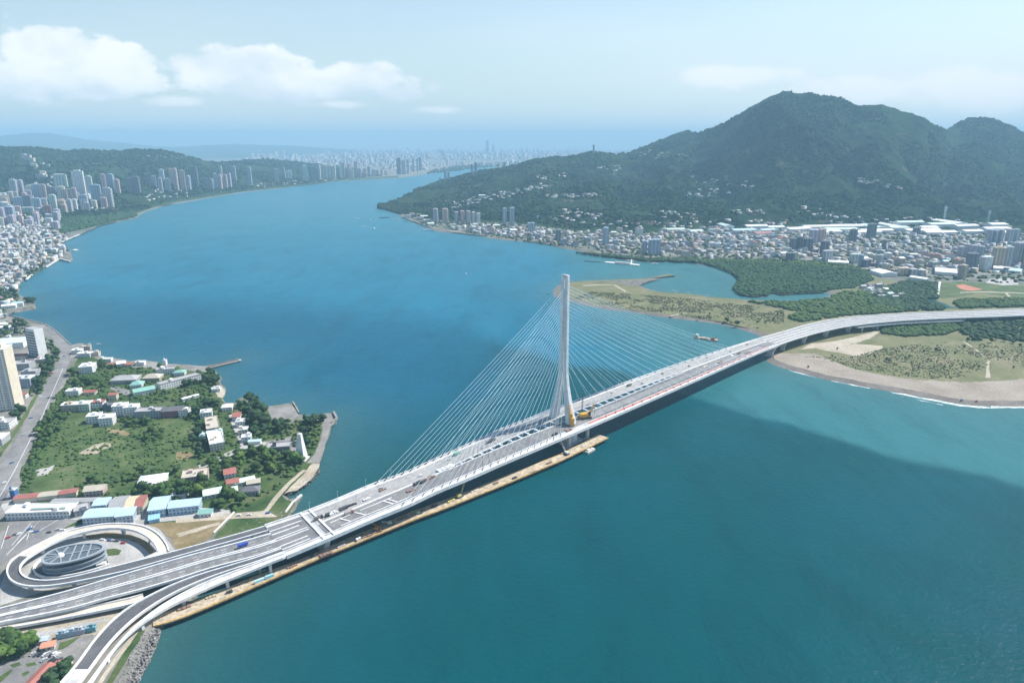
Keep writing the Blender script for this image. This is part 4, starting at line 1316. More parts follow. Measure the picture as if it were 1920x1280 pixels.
def crown_mesh(name, rng, R_=4.0, Hc=5.0, z0=2.5, nblob=9, conic=False, leaves=260):
    """crown: ragged clumps through the crown's volume and loose leaf sprays around them"""
    V, Fc, n = [], [], 0
    v, f = ICO2
    cents = []
    for k in range(nblob):
        if conic:
            h = k / (nblob - 1)
            c = np.array([rng.normal(0, 0.12 * R_), rng.normal(0, 0.12 * R_), z0 + h * Hc])
            r = R_ * (1.05 - 0.85 * h) * rng.uniform(0.8, 1.1)
            rz_ = Hc / nblob * 1.2
        else:
            a, q = rng.uniform(0, 2 * np.pi), rng.uniform(0, 0.66) if k else 0.0
            h = rng.uniform(0.25, 0.9)
            c = np.array([np.cos(a) * q * R_, np.sin(a) * q * R_, z0 + Hc * (h - 0.45 * (q ** 2))])
            r = R_ * rng.uniform(0.36, 0.56)
            rz_ = r * rng.uniform(0.65, 0.85)
        d = 1 + rng.uniform(-0.30, 0.22, len(v))
        V.append(v * d[:, None] * np.array([r, r, rz_]) + c)
        Fc.append(f + n)
        n += len(v)
        cents.append((c, r, rz_))
    for k in range(leaves):
        c, r, rz_ = cents[rng.integers(len(cents))]
        d = rng.normal(0, 1, 3)
        d /= np.linalg.norm(d)
        p = c + d * np.array([r, r, rz_]) * rng.uniform(0.92, 1.25)
        e1 = np.cross(d, rng.normal(0, 1, 3))
        e1 /= np.linalg.norm(e1) + 1e-9
        e2 = np.cross(e1, d + rng.normal(0, 0.6, 3))
        s = rng.uniform(0.28, 0.6) * R_ / 4.0
        V.append(np.array([p - e1 * s, p + e1 * s, p + e2 * s * 1.5]))
        Fc.append(np.array([[n, n + 1, n + 2]]))
        n += 3
    return np_mesh(name, np.concatenate(V), np.concatenate(Fc))
def trunk_mesh(h=3.2, r=0.32, limbs=4, rng=None):
    mb = MB()
    mb.tube((0, 0, -0.3), (0, 0, h), r, r * 0.6, 7)
    for k in range(limbs):
        a = rng.uniform(0, 6.28)
        mb.tube((0, 0, h * 0.75), (math.cos(a) * 1.7, math.sin(a) * 1.7, h + rng.uniform(0.8, 1.8)), r * 0.45, r * 0.2, 5)
    return mb.mesh('trunk')
RNG = np.random.default_rng(7)
CROWNS = {'broad': [crown_mesh('crown', RNG, 4.2, 4.6, 2.6, 9) for _ in range(6)],
          'cone': [crown_mesh('crown', RNG, 2.3, 9.0, 2.0, 7, True, 160) for _ in range(3)]}
TRUNKS = {'broad': [trunk_mesh(3.4, 0.34, 4, RNG) for _ in range(3)], 'cone': [trunk_mesh(4.5, 0.25, 0, RNG) for _ in range(2)]}
for ms in TRUNKS.values():
    for me in ms:
        me.materials.append(M_BARK)
CROWN_BY_MAT = {}
def crown_of(kind, i, m):
    key = (kind, i, m.name)
    if key not in CROWN_BY_MAT:
        me = CROWNS[kind][i].copy()
        me.name = 'crown'
        me.materials.append(m)
        CROWN_BY_MAT[key] = me
    return CROWN_BY_MAT[key]
TREE_N = 0
def tree(p, s, m, kind='broad', label=None, group=None, rnd=random, name='broadleaf_tree', cat='tree'):
    global TREE_N
    TREE_N += 1
    r = empty(name, p, rnd.uniform(0, 6.28))
    r.scale = (s * rnd.uniform(0.9, 1.12), s * rnd.uniform(0.9, 1.12), s * rnd.uniform(0.85, 1.15))
    tag(r, label, cat, group)
    link('trunk', TRUNKS[kind][rnd.randrange(len(TRUNKS[kind]))], None, r)
    link('crown', crown_of(kind, rnd.randrange(len(CROWNS[kind])), m), None, r)
    return r
def in_poly(x, y, poly):
    c = False
    n = len(poly)
    for i in range(n):
        x1, y1 = poly[i]
        x2, y2 = poly[(i + 1) % n]
        if (y1 > y) != (y2 > y) and x < (x2 - x1) * (y - y1) / (y2 - y1) + x1:
            c = not c
    return c
def scatter(poly, n, dmin, rnd, z):
    """plan points inside an outline, kept apart"""
    wp = [tuple(at(px, py, z).to_2d()) for px, py in poly]
    x0, x1 = min(p[0] for p in wp), max(p[0] for p in wp)
    y0, y1 = min(p[1] for p in wp), max(p[1] for p in wp)
    out = []
    tries = 0
    while len(out) < n and tries < n * 60:
        tries += 1
        x, y = rnd.uniform(x0, x1), rnd.uniform(y0, y1)
        if in_poly(x, y, wp) and all((x - a) ** 2 + (y - b) ** 2 > dmin * dmin for a, b in out):
            out.append((x, y))
    return out
GROVES = []
def grove(poly, n, smin, smax, m, label, group, seed, dmin=4.0, kind='broad', mixed=None):
    rnd = random.Random(seed)
    GROVES.append((poly, n))
    n = max(4, int(n * 0.46))
    smin, smax, dmin = smin * 1.15, smax * 1.2, dmin * 1.25
    for x, y in scatter(poly, n, dmin, rnd, LAND_L if poly[0][0] < 720 else LAND_R):
        mm = mixed if mixed is not None and rnd.random() < 0.28 else m
        tree((x, y, LAND_L if poly[0][0] < 720 else LAND_R), rnd.uniform(smin, smax), mm, kind, label, group, rnd)
# groves on the near left bank: (outline, count, scale range, leaves, label, group)
grove([(446, 752), (470, 750), (490, 765), (497, 790), (488, 806), (465, 800), (450, 775)], 26, 1.2, 1.9, M_LEAF_D, 'tall dark tree in the grove behind the square stone quay', 'trees behind the stone quay', 11)
grove([(470, 805), (500, 790), (560, 788), (563, 808), (520, 820), (485, 828), (462, 832)], 26, 1.0, 1.6, M_LEAF_D, 'dark green tree in the belt between the quay and the plaza', 'trees by the plaza', 12)
grove([(566, 786), (600, 782), (607, 790), (600, 818), (590, 842), (568, 838), (564, 815)], 26, 1.0, 1.5, M_LEAF_D, 'dense dark tree beside the white tapered monument near the pier head', 'trees by the pier head', 13)
grove([(440, 845), (500, 842), (555, 856), (567, 872), (552, 884), (520, 890), (480, 888), (442, 874)], 40, 0.9, 1.5, M_LEAF, 'green tree in the wood south of the plaza by the shore path', 'trees above the shore path', 14, mixed=M_LEAF_L)
grove([(396, 865), (438, 850), (445, 890), (420, 895), (396, 888)], 14, 0.9, 1.4, M_LEAF, 'green tree beside the red-roofed houses', 'trees by the red roofs', 15)
grove([(402, 938), (425, 918), (455, 932), (462, 955), (430, 958), (405, 952)], 12, 1.1, 1.7, M_LEAF, 'dark rounded tree behind the blue-roofed sheds at the shore end', 'trees behind the blue sheds', 16)
grove([(188, 938), (215, 925), (270, 920), (300, 918), (350, 912), (385, 905), (390, 925), (330, 940), (260, 940)], 30, 0.9, 1.5, M_LEAF, 'green tree in the row between the meadow and the blue-roofed sheds', 'trees behind the sheds', 17, mixed=M_LEAF_L)
grove([(140, 912), (200, 895), (280, 880), (340, 880), (350, 890), (290, 900), (200, 915), (150, 925)], 26, 0.6, 1.1, M_LEAF, 'bushy tree along the lower edge of the meadow', 'trees along the meadow edge', 18)
grove([(75, 800), (100, 785), (128, 778), (105, 815), (85, 850), (70, 880), (52, 900), (58, 862)], 46, 0.7, 1.2, M_LEAF, 'shrubby tree on the bank between the shore road and the meadow', 'trees along the shore road', 19, mixed=M_LEAF_L)
grove([(215, 785), (250, 783), (280, 790), (276, 802), (230, 800)], 14, 0.6, 1.1, M_LEAF, 'bushy tree at the top of the meadow below the white houses', 'trees at the meadow top', 20)
grove([(250, 815), (300, 800), (310, 815), (300, 828), (262, 826)], 14, 0.5, 0.9, M_LEAF, 'low bushy tree in the middle of the meadow', 'trees in the meadow', 21, mixed=M_LEAF_L)
grove([(365, 800), (385, 790), (380, 860), (396, 866), (372, 872), (362, 840)], 18, 0.9, 1.3, M_LEAF_D, 'dark tree beside the long pale terrace with green roofs', 'trees by the long terrace', 22)
grove([(340, 760), (372, 748), (412, 752), (420, 766), (400, 775), (372, 790), (345, 786)], 24, 0.9, 1.4, M_LEAF_D, 'dark tree between the houses near the small beach', 'trees near the small beach', 23)
grove([(375, 700), (402, 698), (412, 710), (414, 722), (400, 724), (370, 728), (345, 730), (340, 722), (365, 712)], 30, 0.9, 1.4, M_LEAF_D, 'dark tree at the point beside the long white school block', 'trees on the wooded point', 24)
grove([(130, 700), (155, 704), (205, 712), (212, 728), (190, 735), (150, 725), (125, 728)], 30, 0.8, 1.3, M_LEAF, 'green tree below the white hall by the shore road', 'trees below the white hall', 25)
grove([(186, 682), (210, 682), (272, 690), (340, 690), (355, 700), (300, 702), (215, 705), (190, 700)], 26, 0.7, 1.2, M_LEAF, 'green tree along the northern shore of the point', 'trees on the northern shore', 26, mixed=M_LEAF_L)
grove([(255, 742), (300, 735), (390, 730), (395, 742), (350, 752), (300, 750), (256, 752)], 22, 0.4, 0.8, M_LEAF_L, 'light green bush on the bank below the school block', 'bushes below the school block', 27)
grove([(54, 742), (72, 705), (80, 690), (108, 660), (112, 672), (96, 700), (78, 735), (62, 752)], 34, 0.9, 1.4, M_LEAF_D, 'dark street tree on the inland side of the shore road', 'street trees on the shore road', 28)
grove([(82, 632), (96, 640), (112, 662), (105, 668), (88, 655)], 12, 0.7, 1.1, M_LEAF_D, 'dark tree between the striped hotel and the bay road', 'trees by the bay road', 29)
grove([(20, 775), (46, 766), (46, 782), (26, 795)], 7, 1.0, 1.4, M_LEAF_D, 'dark tree below the tall cream tower block', 'trees below the tower block', 30)
grove([(-10, 1240), (0, 1222), (20, 1208), (55, 1204), (62, 1214), (50, 1224), (20, 1236)], 26, 1.1, 1.6, M_LEAF, 'rounded green tree in the clump at the park corner', 'trees at the park corner', 31, mixed=M_LEAF_L)
grove([(85, 1290), (112, 1255), (138, 1248), (132, 1262), (105, 1300)], 16, 0.6, 1.0, M_LEAF_D, 'small dark tree between the red roof and the white ramp', 'trees beside the white ramp', 32)
grove([(0, 604), (30, 602), (55, 606), (58, 616), (52, 624), (20, 632), (0, 634)], 34, 0.8, 1.3, M_LEAF_D, 'dark tree in the wood left of the striped hotel', 'trees left of the striped hotel', 33)
grove([(0, 540), (20, 536), (36, 548), (40, 562), (16, 574), (0, 572)], 26, 1.0, 1.6, M_LEAF_D, 'dark tree behind the white boathouse headland', 'trees behind the headland', 34)
grove([(44, 560), (56, 559), (65, 565), (64, 571), (48, 569)], 8, 1.2, 1.7, M_LEAF_D, 'dark spreading tree on the tip of the small headland', 'trees on the headland tip', 35)
grove([(52, 515), (80, 498), (84, 503), (66, 514), (58, 520)], 14, 1.0, 1.5, M_LEAF_D, 'dark tree along the old town waterfront', 'trees on the old town waterfront', 36)

def canopy(name, poly, n, r0, r1, m, seed, z=None, label=None, flat=0.7, lift=0.3, cat=None, patch=False):
    """a far wood that reads as one mass: many ragged clumps in one mesh"""
    rng = np.random.default_rng(seed)
    z = z if z is not None else (LAND_L if poly[0][0] < 720 else LAND_R)
    wp = np.array([tuple(at(px, py, z).to_2d()) for px, py in poly])
    x0, y0 = wp.min(0)
    x1, y1 = wp.max(0)
    pts = []
    poly2 = [tuple(p) for p in wp]
    while len(pts) < n:
        x, y = rng.uniform(x0, x1), rng.uniform(y0, y1)
        if patch and fbm(np.array([x / 42.0]), np.array([y / 42.0]), 3, seed)[0] < 0.33 + 0.24 * rng.random():
            continue
        if in_poly(x, y, poly2):
            pts.append((x, y))
    return clumps(name, np.array([(x, y, z) for x, y in pts]), r0, r1, m, rng, flat, lift, label, cat)
def clumps(name, P, r0, r1, m, rng, flat, lift, label=None, cat=None):
    v, f = ICO1
    n = len(P)
    r = rng.uniform(r0, r1, n)
    d = 1 + rng.uniform(-0.35, 0.25, (n, len(v)))
    V = v[None] * d[:, :, None] * np.stack([r, r, r * flat], -1)[:, None, :] + (P + np.stack([0 * r, 0 * r, r * lift], -1))[:, None, :]
    Fc = f[None] + (np.arange(n) * len(v))[:, None, None]
    me = np_mesh(name, V.reshape(-1, 3), Fc.reshape(-1, 3))
    return tag(link(name, me, m), label, cat, None, 'stuff')
# undergrowth filling the groves
_rng = np.random.default_rng(99)
_P = []
for poly, n in GROVES:
    for x, y in scatter(poly, int(n * 2.2), 1.5, random.Random(n), LAND_L):
        _P.append((x, y, LAND_L))
clumps('undergrowth', np.array(_P), 1.6, 3.4, M_LEAF, _rng, 0.8, 0.35, 'leafy undergrowth filling the groves of the left bank')
# mangrove and woods
canopy('mangrove', [(1358, 505), (1374, 513), (1384, 525), (1376, 540), (1380, 549), (1392, 553), (1415, 555), (1438, 553), (1446, 546), (1466, 551), (1505, 548.5), (1542, 547), (1560, 543), (1600, 540), (1638, 524), (1622, 507), (1560, 501), (1490, 496), (1420, 493), (1340, 492), (1312, 492)], 5200, 3.0, 6.0, M_MANG, 51, label='dense low mangrove wood round the lagoon', flat=0.6)
canopy('woodland', [(1400, 566), (1480, 567), (1545, 562), (1580, 548), (1630, 548), (1640, 560), (1700, 572), (1700, 585), (1600, 591), (1540, 598), (1500, 604), (1475, 596), (1500, 585), (1450, 575)], 1500, 3.5, 7.0, M_LEAF, 52, label='scrubby wood behind the curving viaduct')
canopy('woodland', [(1640, 545), (1700, 528), (1755, 530), (1758, 560), (1730, 562), (1770, 575), (1770, 581), (1690, 584), (1640, 570)], 1300, 4.0, 7.5, M_LEAF_D, 53, label='dark wood between the riverside hamlet and the playing field')
canopy('woodland', [(1800, 562), (1900, 560), (1960, 565), (1960, 574), (1860, 577), (1800, 578), (1790, 568)], 650, 3.5, 6.5, M_LEAF, 54, label='wood below the playing field beside the viaduct')
canopy('woodland', [(1650, 612), (1700, 608), (1790, 606), (1800, 618), (1770, 628), (1700, 631), (1655, 626)], 600, 3.0, 6.0, M_LEAF, 55, label='thicket under the viaduct behind the dunes')
canopy('woodland', [(1800, 606), (1920, 600), (2050, 598), (2050, 640), (1960, 642), (1900, 640), (1860, 632), (1830, 640), (1805, 626)], 1100, 3.0, 6.5, M_LEAF_D, 56, label='dark casuarina wood on the dunes at the right edge')
canopy('woodland', [(1080, 474), (1140, 477), (1200, 484), (1290, 485), (1340, 490), (1300, 492), (1210, 489), (1110, 478)], 420, 4.0, 7.0, M_LEAF_D, 57, label='tree belt along the town waterfront')
canopy('woodland', [(1290, 487), (1420, 487), (1500, 489), (1580, 496), (1640, 510), (1600, 508), (1480, 496), (1400, 494), (1300, 493)], 620, 4.0, 7.0, M_LEAF, 58, label='brighter tree belt between the mangrove and the town')
canopy('woodland', [(100, 424), (150, 405), (210, 398), (255, 400), (255, 407), (215, 414), (160, 428), (120, 437), (105, 436)], 900, 5.0, 9.0, M_MANG, 59, label='mangrove wood below the left bank towers')
canopy('woodland', [(220, 398), (232, 386), (300, 370), (400, 359), (520, 347.5), (640, 336.5), (640, 338.5), (520, 350.5), (400, 366), (300, 382), (262, 392), (255, 404)], 1500, 4.0, 8.0, M_MANG, 60, label='long strip of mangrove along the far left shore')
canopy('woodland', [(800, 326.5), (850, 321), (900, 315), (1000, 305), (960, 304), (880, 309), (810, 320)], 500, 12, 22, M_LEAF_D, 61, label='wooded point in the far bend of the river')
# trees on the slopes: many small crowns following the ground
def slope_wood(name, hill, n, px0, px1, seed, label, r0, r1, tmax=1.05):
    rng = np.random.default_rng(seed)
    f = Hill._f()
    pxs = rng.uniform(px0, px1, n)
    us = (pxs - 960) / f
    B, D, Z = hill.lines(us)
    t = rng.uniform(0.02, tmax, n) ** 0.9
    y = B + (D - B) * t
    x = us * y
    z = hill.height(x, y)
    keep = (z > 1) & (fbm(x / 260, y / 260, 3, seed) > 0.36)
    P = np.stack([x, y, z - 1.0], -1)[keep]
    return clumps(name, P, r0, r1, M_FOREST, rng, 0.75, 0.35, label)
slope_wood('forest', MOUNTAIN, 26000, 705, 2050, 71, 'dense green forest over the mountain slopes', 5, 11)
slope_wood('forest', HILLS, 9000, -120, 718, 72, 'green forest over the left bank hills', 7, 14)
# dune bushes one can tell apart
rnd = random.Random(81)
for px, py, s in [(1515, 689, .5), (1560, 668, .5), (1598, 672, .45), (1628, 670, .6), (1640, 668, .5), (1662, 676, .7), (1668, 678, .6), (1705, 670, .55), (1697, 672, .5), (1732, 660, .6), (1755, 658, .8), (1762, 660, .7), (1790, 664, .6), (1808, 652, .7), (1814, 640, 1.0), (1830, 636, 1.2),
                  (1858, 642, 1.1), (1866, 638, 1.2), (1884, 640, 1.1), (1900, 644, 1.0), (1912, 650, .9), (1878, 660, .6), (1846, 652, .6), (1722, 690, .5), (1680, 660, .5), (1570, 655, .5), (1363, 604, 1.3), (1382, 611, 1.5), (1311, 598, .7), (1240, 585, .6), (1420, 606, .7), (1180, 560, .6), (1262, 575, .6), (1330, 590, .6), (1450, 600, .8), (1465, 590, .9),
                  (1835, 690, .5), (1900, 690, .5), (1770, 690, .5), (1740, 676, .5), (1648, 690, .45)]:
    tree(at(px, py, LAND_R), s, M_BUSH if py > 560 else M_LEAF_D, 'broad', 'dark bush standing alone on the grassy dunes of the far right bank', 'bushes on the dunes', rnd, 'dune_bush', 'bush')
canopy('dune_scrub', [(1500, 668), (1600, 668), (1660, 652), (1780, 640), (1920, 650), (2050, 650), (2050, 705), (1900, 706), (1760, 710), (1680, 704), (1600, 690), (1540, 672)], 3000, 0.5, 1.7, M_DUNELEAF, 82, flat=0.5, patch=True, label='low scrub dotting the dunes')
canopy('dune_scrub', [(1075, 560), (1110, 547), (1200, 552), (1300, 561), (1400, 572), (1470, 582), (1470, 606), (1420, 616), (1345, 602), (1250, 587), (1160, 577)], 3000, 0.6, 2.2, M_DUNELEAF, 83, flat=0.5, patch=True, label='low scrub over the sandy spit')
canopy('garden_bushes', [(135, 745), (140, 700), (190, 684), (300, 690), (360, 700), (404, 705), (412, 722), (400, 742), (422, 760), (440, 765), (466, 752), (490, 772), (500, 800), (560, 800), (600, 800), (585, 850), (570, 870), (540, 905), (505, 925), (455, 955), (400, 950), (390, 925), (200, 945), (190, 925), (340, 890), (372, 868), (378, 832), (372, 800), (300, 775), (150, 775)], 900, 1.3, 3.6, M_LEAF, 87, label='garden bushes and small trees between the houses of the left bank')
canopy('verge_bushes', [(75, 800), (105, 742), (125, 720), (150, 760), (135, 775), (105, 795), (85, 850), (62, 900), (44, 920), (40, 905), (58, 850)], 420, 1.4, 3.4, M_LEAF, 88, label='bushy bank between the shore road and the meadow')
canopy('meadow_scrub', [(108, 795), (165, 788), (235, 803), (290, 792), (360, 796), (368, 830), (360, 868), (285, 890), (140, 922), (50, 925), (62, 862)], 330, 0.8, 2.8, M_LEAF, 89, patch=True, label='darker bushes scattered over the meadow')
canopy('meadow_scrub', [(108, 795), (165, 788), (235, 803), (290, 792), (360, 796), (368, 830), (360, 868), (285, 890), (140, 922), (50, 925), (62, 862)], 330, 0.5, 2.2, M_LEAF_L, 84, patch=True, label='low scrub growing in the meadow')
canopy('town_trees', [(900, 441), (1060, 462), (1150, 476), (1250, 486), (1490, 491), (1640, 515), (1760, 525), (1920, 532), (2100, 536), (2100, 444), (1920, 436), (1700, 424), (1550, 422), (1400, 430), (1200, 434), (1080, 431), (920, 414), (800, 412), (765, 405), (800, 424)], 4200, 3.0, 6.5, M_LEAF, 85, label='scattered trees among the houses of the right bank town')
canopy('town_trees', [(-60, 600), (10, 596), (28, 570), (30, 545), (60, 510), (105, 485), (128, 470), (112, 450), (140, 425), (100, 415), (-60, 430)], 1100, 3.0, 6.5, M_LEAF_D, 86, label='scattered trees among the houses of the old town')

# riprap at the near left shore: heaped boulders
def boulders(name, poly, n, r0, r1, seed, label):
    rng = np.random.default_rng(seed)
    wp = [tuple(at(px, py, 2.0).to_2d()) for px, py in poly]
    A = np.array(wp)
    pts = []
    while len(pts) < n:
        x, y = rng.uniform(*[(A[:, 0].min()), (A[:, 0].max())]), rng.uniform(A[:, 1].min(), A[:, 1].max())
        if in_poly(x, y, wp):
            pts.append((x, y))
    P = np.array(pts)
    zz = rng.uniform(0.2, 4.0, n)
    return clumps(name, np.column_stack([P, zz]), r0, r1, M_ROCK, rng, 0.8, 0.0, label)
M_ROCK = patchy('boulder_stone', [(0.10, 0.098, 0.095), (0.20, 0.19, 0.18), (0.34, 0.32, 0.30)], 0.25, 1.0)
boulders('boulders', [(268, 1188), (300, 1182), (296, 1200), (282, 1232), (262, 1270), (240, 1315), (215, 1330), (198, 1330), (232, 1262), (252, 1222)], 2600, 0.5, 1.3, 91, 'grey boulders heaped along the shore below the ramps')
boulders('boulders', [(420, 1006), (480, 975), (520, 967), (535, 972), (500, 990), (470, 1005), (430, 1022)], 500, 0.4, 1.0, 92, 'dark boulders along the shore beside the bridge end')
boulders('boulders', [(535, 926), (560, 912), (585, 894), (598, 878), (600, 884), (590, 896), (574, 911), (545, 926)], 420, 0.4, 1.0, 93, 'pale boulders along the shore path')

# ------------------------------------------------------------------ buildings
M_WALL = objcol('rendered_wall', 0.75, windows=True)
M_PLAINWALL = objcol('plain_wall', 0.8)
M_ROOF = objcol('roof_coat', 0.7)
M_SHEET = objcol('ribbed_sheet_roof', 0.45, ribs=2.4)
M_GLASSBAND = plain('window_glass', (0.035, 0.05, 0.065), 0.15, 0.3, 0.2)
W_WHITE, W_CREAM, W_GREY, W_PINK, W_DARK, W_BLUE, W_TAN, W_LILAC, W_GREEN, W_MAROON = (0.72, 0.72, 0.70), (0.62, 0.56, 0.45), (0.40, 0.41, 0.42), (0.52, 0.38, 0.34), (0.16, 0.17, 0.19), (0.34, 0.40, 0.46), (0.44, 0.36, 0.27), (0.44, 0.40, 0.45), (0.50, 0.58, 0.50), (0.30, 0.14, 0.13)
R_WHITE, R_GREY, R_RED, R_BLUE, R_GREEN, R_DARK, R_TAN, R_PALEGREEN = (0.78, 0.78, 0.76), (0.36, 0.355, 0.35), (0.35, 0.13, 0.10), (0.47, 0.63, 0.74), (0.22, 0.42, 0.36), (0.13, 0.13, 0.14), (0.47, 0.42, 0.34), (0.56, 0.68, 0.58)
WNAME = {W_WHITE: 'white', W_CREAM: 'cream', W_GREY: 'grey', W_PINK: 'pink', W_DARK: 'dark', W_BLUE: 'blue-grey', W_TAN: 'tan', W_LILAC: 'lilac', W_GREEN: 'pale green', W_MAROON: 'maroon'}
RNAME = {R_WHITE: 'white', R_GREY: 'grey', R_RED: 'red', R_BLUE: 'light blue', R_GREEN: 'teal', R_DARK: 'dark', R_TAN: 'tan', R_PALEGREEN: 'pale green'}
ALLB = []
def building(p, w_, d_, h, rz, wall, roof, rtype='flat', name='house', cat='house', label=None, group=None, deep=1.0, windows=True, rnd=random, extras=True, region=None):
    r = empty(name, p, rz)
    tag(r, label, cat, group)
    mb = MB()
    mb.box((0, 0, (h - deep) / 2), (w_, d_, h + deep))
    mb.build('wall', M_WALL if windows else M_PLAINWALL, r, wall)
    mb = MB()
    if rtype == 'flat':
        mb.box((0, 0, h + 0.2), (w_ + 0.3, d_ + 0.3, 0.4))
        for sx, sy, lx, ly in ((0, 1, w_ + 0.3, 0.3), (0, -1, w_ + 0.3, 0.3), (1, 0, 0.3, d_ - 0.3), (-1, 0, 0.3, d_ - 0.3)):
            mb.box((sx * w_ / 2, sy * d_ / 2, h + 0.85), (lx, ly, 0.9))
        mb.build('roof', M_ROOF, r, roof)
        if extras:
            k = 1 if w_ * d_ < 260 else 2
            for i in range(k):
                a, b = rnd.uniform(-0.3, 0.3) * w_, rnd.uniform(-0.3, 0.3) * d_
                MB().box((a, b, h + 1.9), (min(4.0, w_ * 0.35), min(4.5, d_ * 0.35), 3.0)).build('stair_head', M_PLAINWALL, r, wall)
            if rnd.random() < 0.7:
                a, b = rnd.uniform(-0.35, 0.35) * w_, rnd.uniform(-0.35, 0.35) * d_
                MB().tube((a, b, h + 0.4), (a, b, h + 2.6), 0.9, 0.9, 8).build('water_tank', M_STEEL, r)
    elif rtype in ('gable', 'sheet'):
        e = 0.6
        a, b, k = w_ / 2 + e, d_ / 2 + e, min(4.5, d_ * (0.22 if rtype == 'gable' else 0.12))
        vs = [(-a, -b, h), (a, -b, h), (a, b, h), (-a, b, h), (-a, 0, h + k), (a, 0, h + k), (-a, -b, h - 0.25), (a, -b, h - 0.25), (a, b, h - 0.25), (-a, b, h - 0.25)]
        mb.add(vs, [(0, 1, 5, 4), (2, 3, 4, 5), (1, 8, 5) if False else (1, 2, 5), (3, 0, 4), (6, 7, 1, 0), (7, 8, 2, 1), (8, 9, 3, 2), (9, 6, 0, 3), (9, 8, 7, 6)])
        mb.build('roof', M_SHEET if rtype == 'sheet' else M_ROOF, r, roof)
    elif rtype == 'hip':
        e = 0.7
        a, b, k = w_ / 2 + e, d_ / 2 + e, min(4.5, d_ * 0.25)
        q = max(0.3, a - b)
        vs = [(-a, -b, h), (a, -b, h), (a, b, h), (-a, b, h), (-q, 0, h + k), (q, 0, h + k), (-a, -b, h - 0.3), (a, -b, h - 0.3), (a, b, h - 0.3), (-a, b, h - 0.3)]
        mb.add(vs, [(0, 1, 5, 4), (1, 2, 5), (2, 3, 4, 5), (3, 0, 4), (6, 7, 1, 0), (7, 8, 2, 1), (8, 9, 3, 2), (9, 6, 0, 3), (9, 8, 7, 6)])
        mb.build('roof', M_ROOF, r, roof)
    if label is None:
        big = 'long' if max(w_, d_) > 2.2 * min(w_, d_) else ('small' if w_ * d_ < 110 else ('large' if w_ * d_ > 420 else ''))
        ALLB.append((r, region, cat, (big + ' ' if big else '') + WNAME.get(wall, 'pale'), RNAME.get(roof, 'pale'), rtype))
    return r

def tower(p, w_, d_, h, rz, wall, label=None, group=None, rnd=random, bays=2, deep=8.0, region=None, name='tower_block', crown=True):
    """apartment tower: shaft, projecting balcony stacks and a roof structure"""
    r = empty(name, p, rz)
    tag(r, label, 'tower block', group)
    MB().box((0, 0, (h - deep) / 2), (w_, d_, h + deep)).build('shaft', M_WALL, r, wall)
    lt = tuple(min(0.8, c * 1.35 + 0.05) for c in wall)
    for k in range(bays):
        x = (k - (bays - 1) / 2) * w_ / bays
        for s in (-1, 1):
            MB().box((x, s * (d_ / 2 + 0.55), h * 0.49), (w_ / bays * 0.42, 1.1, h * 0.96)).build('balcony_stack', M_WALL, r, lt)
    mb = MB()
    mb.box((0, 0, h + 0.3), (w_ + 0.6, d_ + 0.6, 0.6))
    mb.build('roof', M_ROOF, r, lt)
    if crown:
        MB().box((0, 0, h + 0.6 + h * 0.025), (w_ * 0.55, d_ * 0.5, h * 0.05)).build('roof_structure', M_PLAINWALL, r, lt)
    if label is None:
        ALLB.append((r, region, 'tower block', WNAME.get(wall, 'pale'), '', 'tower'))
    return r
def slant(p):
    return math.sqrt(p.x ** 2 + p.y ** 2 + (p.z - H) ** 2)
def height_to(p, top_py):
    """height of something standing at p whose top is seen at a photo row"""
    lo, hi = 0.0, 400.0
    for _ in range(40):
        m = (lo + hi) / 2
        if to_px((p.x, p.y, p.z + m))[1] > top_py:
            lo = m
        else:
            hi = m
    return lo
def bpx(px, py, w_, d_, h, rz, wall, roof, rtype, label, cat='house', name='house', windows=True, group=None):
    return building(at(px, py, LAND_L if px < 720 else LAND_R), w_, d_, h, math.radians(rz), wall, roof, rtype, name, cat, label, group, windows=windows, rnd=random.Random(int(px * 7 + py)))
def longb(p1, p2, d_, h, wall, roof, rtype, label, cat='house', name='house', windows=True, z=LAND_L):
    a, b = at(*p1, z), at(*p2, z)
    c = (a + b) / 2
    return building(c, (b - a).length, d_, h, math.atan2((b - a).y, (b - a).x), wall, roof, rtype, name, cat, label, windows=windows, rnd=random.Random(int(p1[0])))

# ---- near left bank, house by house
bpx(166, 697, 19, 22, 11, 14, W_WHITE, R_WHITE, 'flat', 'tall white hall with green-tinged side wall beside the shore road junction')
bpx(146, 662, 15, 12, 6, 10, W_WHITE, R_WHITE, 'flat', 'white low house at the bend of the shore road, nearest the road')
bpx(163, 655, 13, 11, 6, 16, W_TAN, R_TAN, 'flat', 'tan flat-roofed house at the water edge by the road bend')
bpx(160, 668, 20, 12, 6, 8, W_WHITE, R_WHITE, 'flat', 'wide white-roofed house behind the tall white hall')
bpx(180, 666, 12, 11, 5, 14, W_CREAM, R_TAN, 'flat', 'cream house between the wide white roof and the water')
bpx(199, 678, 19, 9, 5, 8, W_WHITE, R_WHITE, 'flat', 'white box house on the northern shore')
bpx(213, 686, 10, 9, 4, 10, W_CREAM, R_RED, 'gable', 'small red-roofed house on the northern shore, left of the white gable')
bpx(228, 686, 13, 13, 6, 30, W_WHITE, R_WHITE, 'gable', 'white gabled house between two red roofs on the northern shore')
bpx(243, 686, 11, 9, 4, 8, W_CREAM, R_RED, 'gable', 'small red-roofed house on the northern shore, right of the white gable')
bpx(264, 684, 14, 9, 5, 6, W_WHITE, R_WHITE, 'flat', 'white flat house standing apart on the northern shore')
bpx(310, 683, 5, 5, 7, 0, W_WHITE, R_WHITE, 'flat', 'small white beacon hut at the shore edge near the old jetty', 'hut', 'beacon_hut', False)
bpx(237, 715, 36, 22, 6, 8, W_GREY, R_GREY, 'hip', 'grey hip-roofed hall in the school grounds, left one')
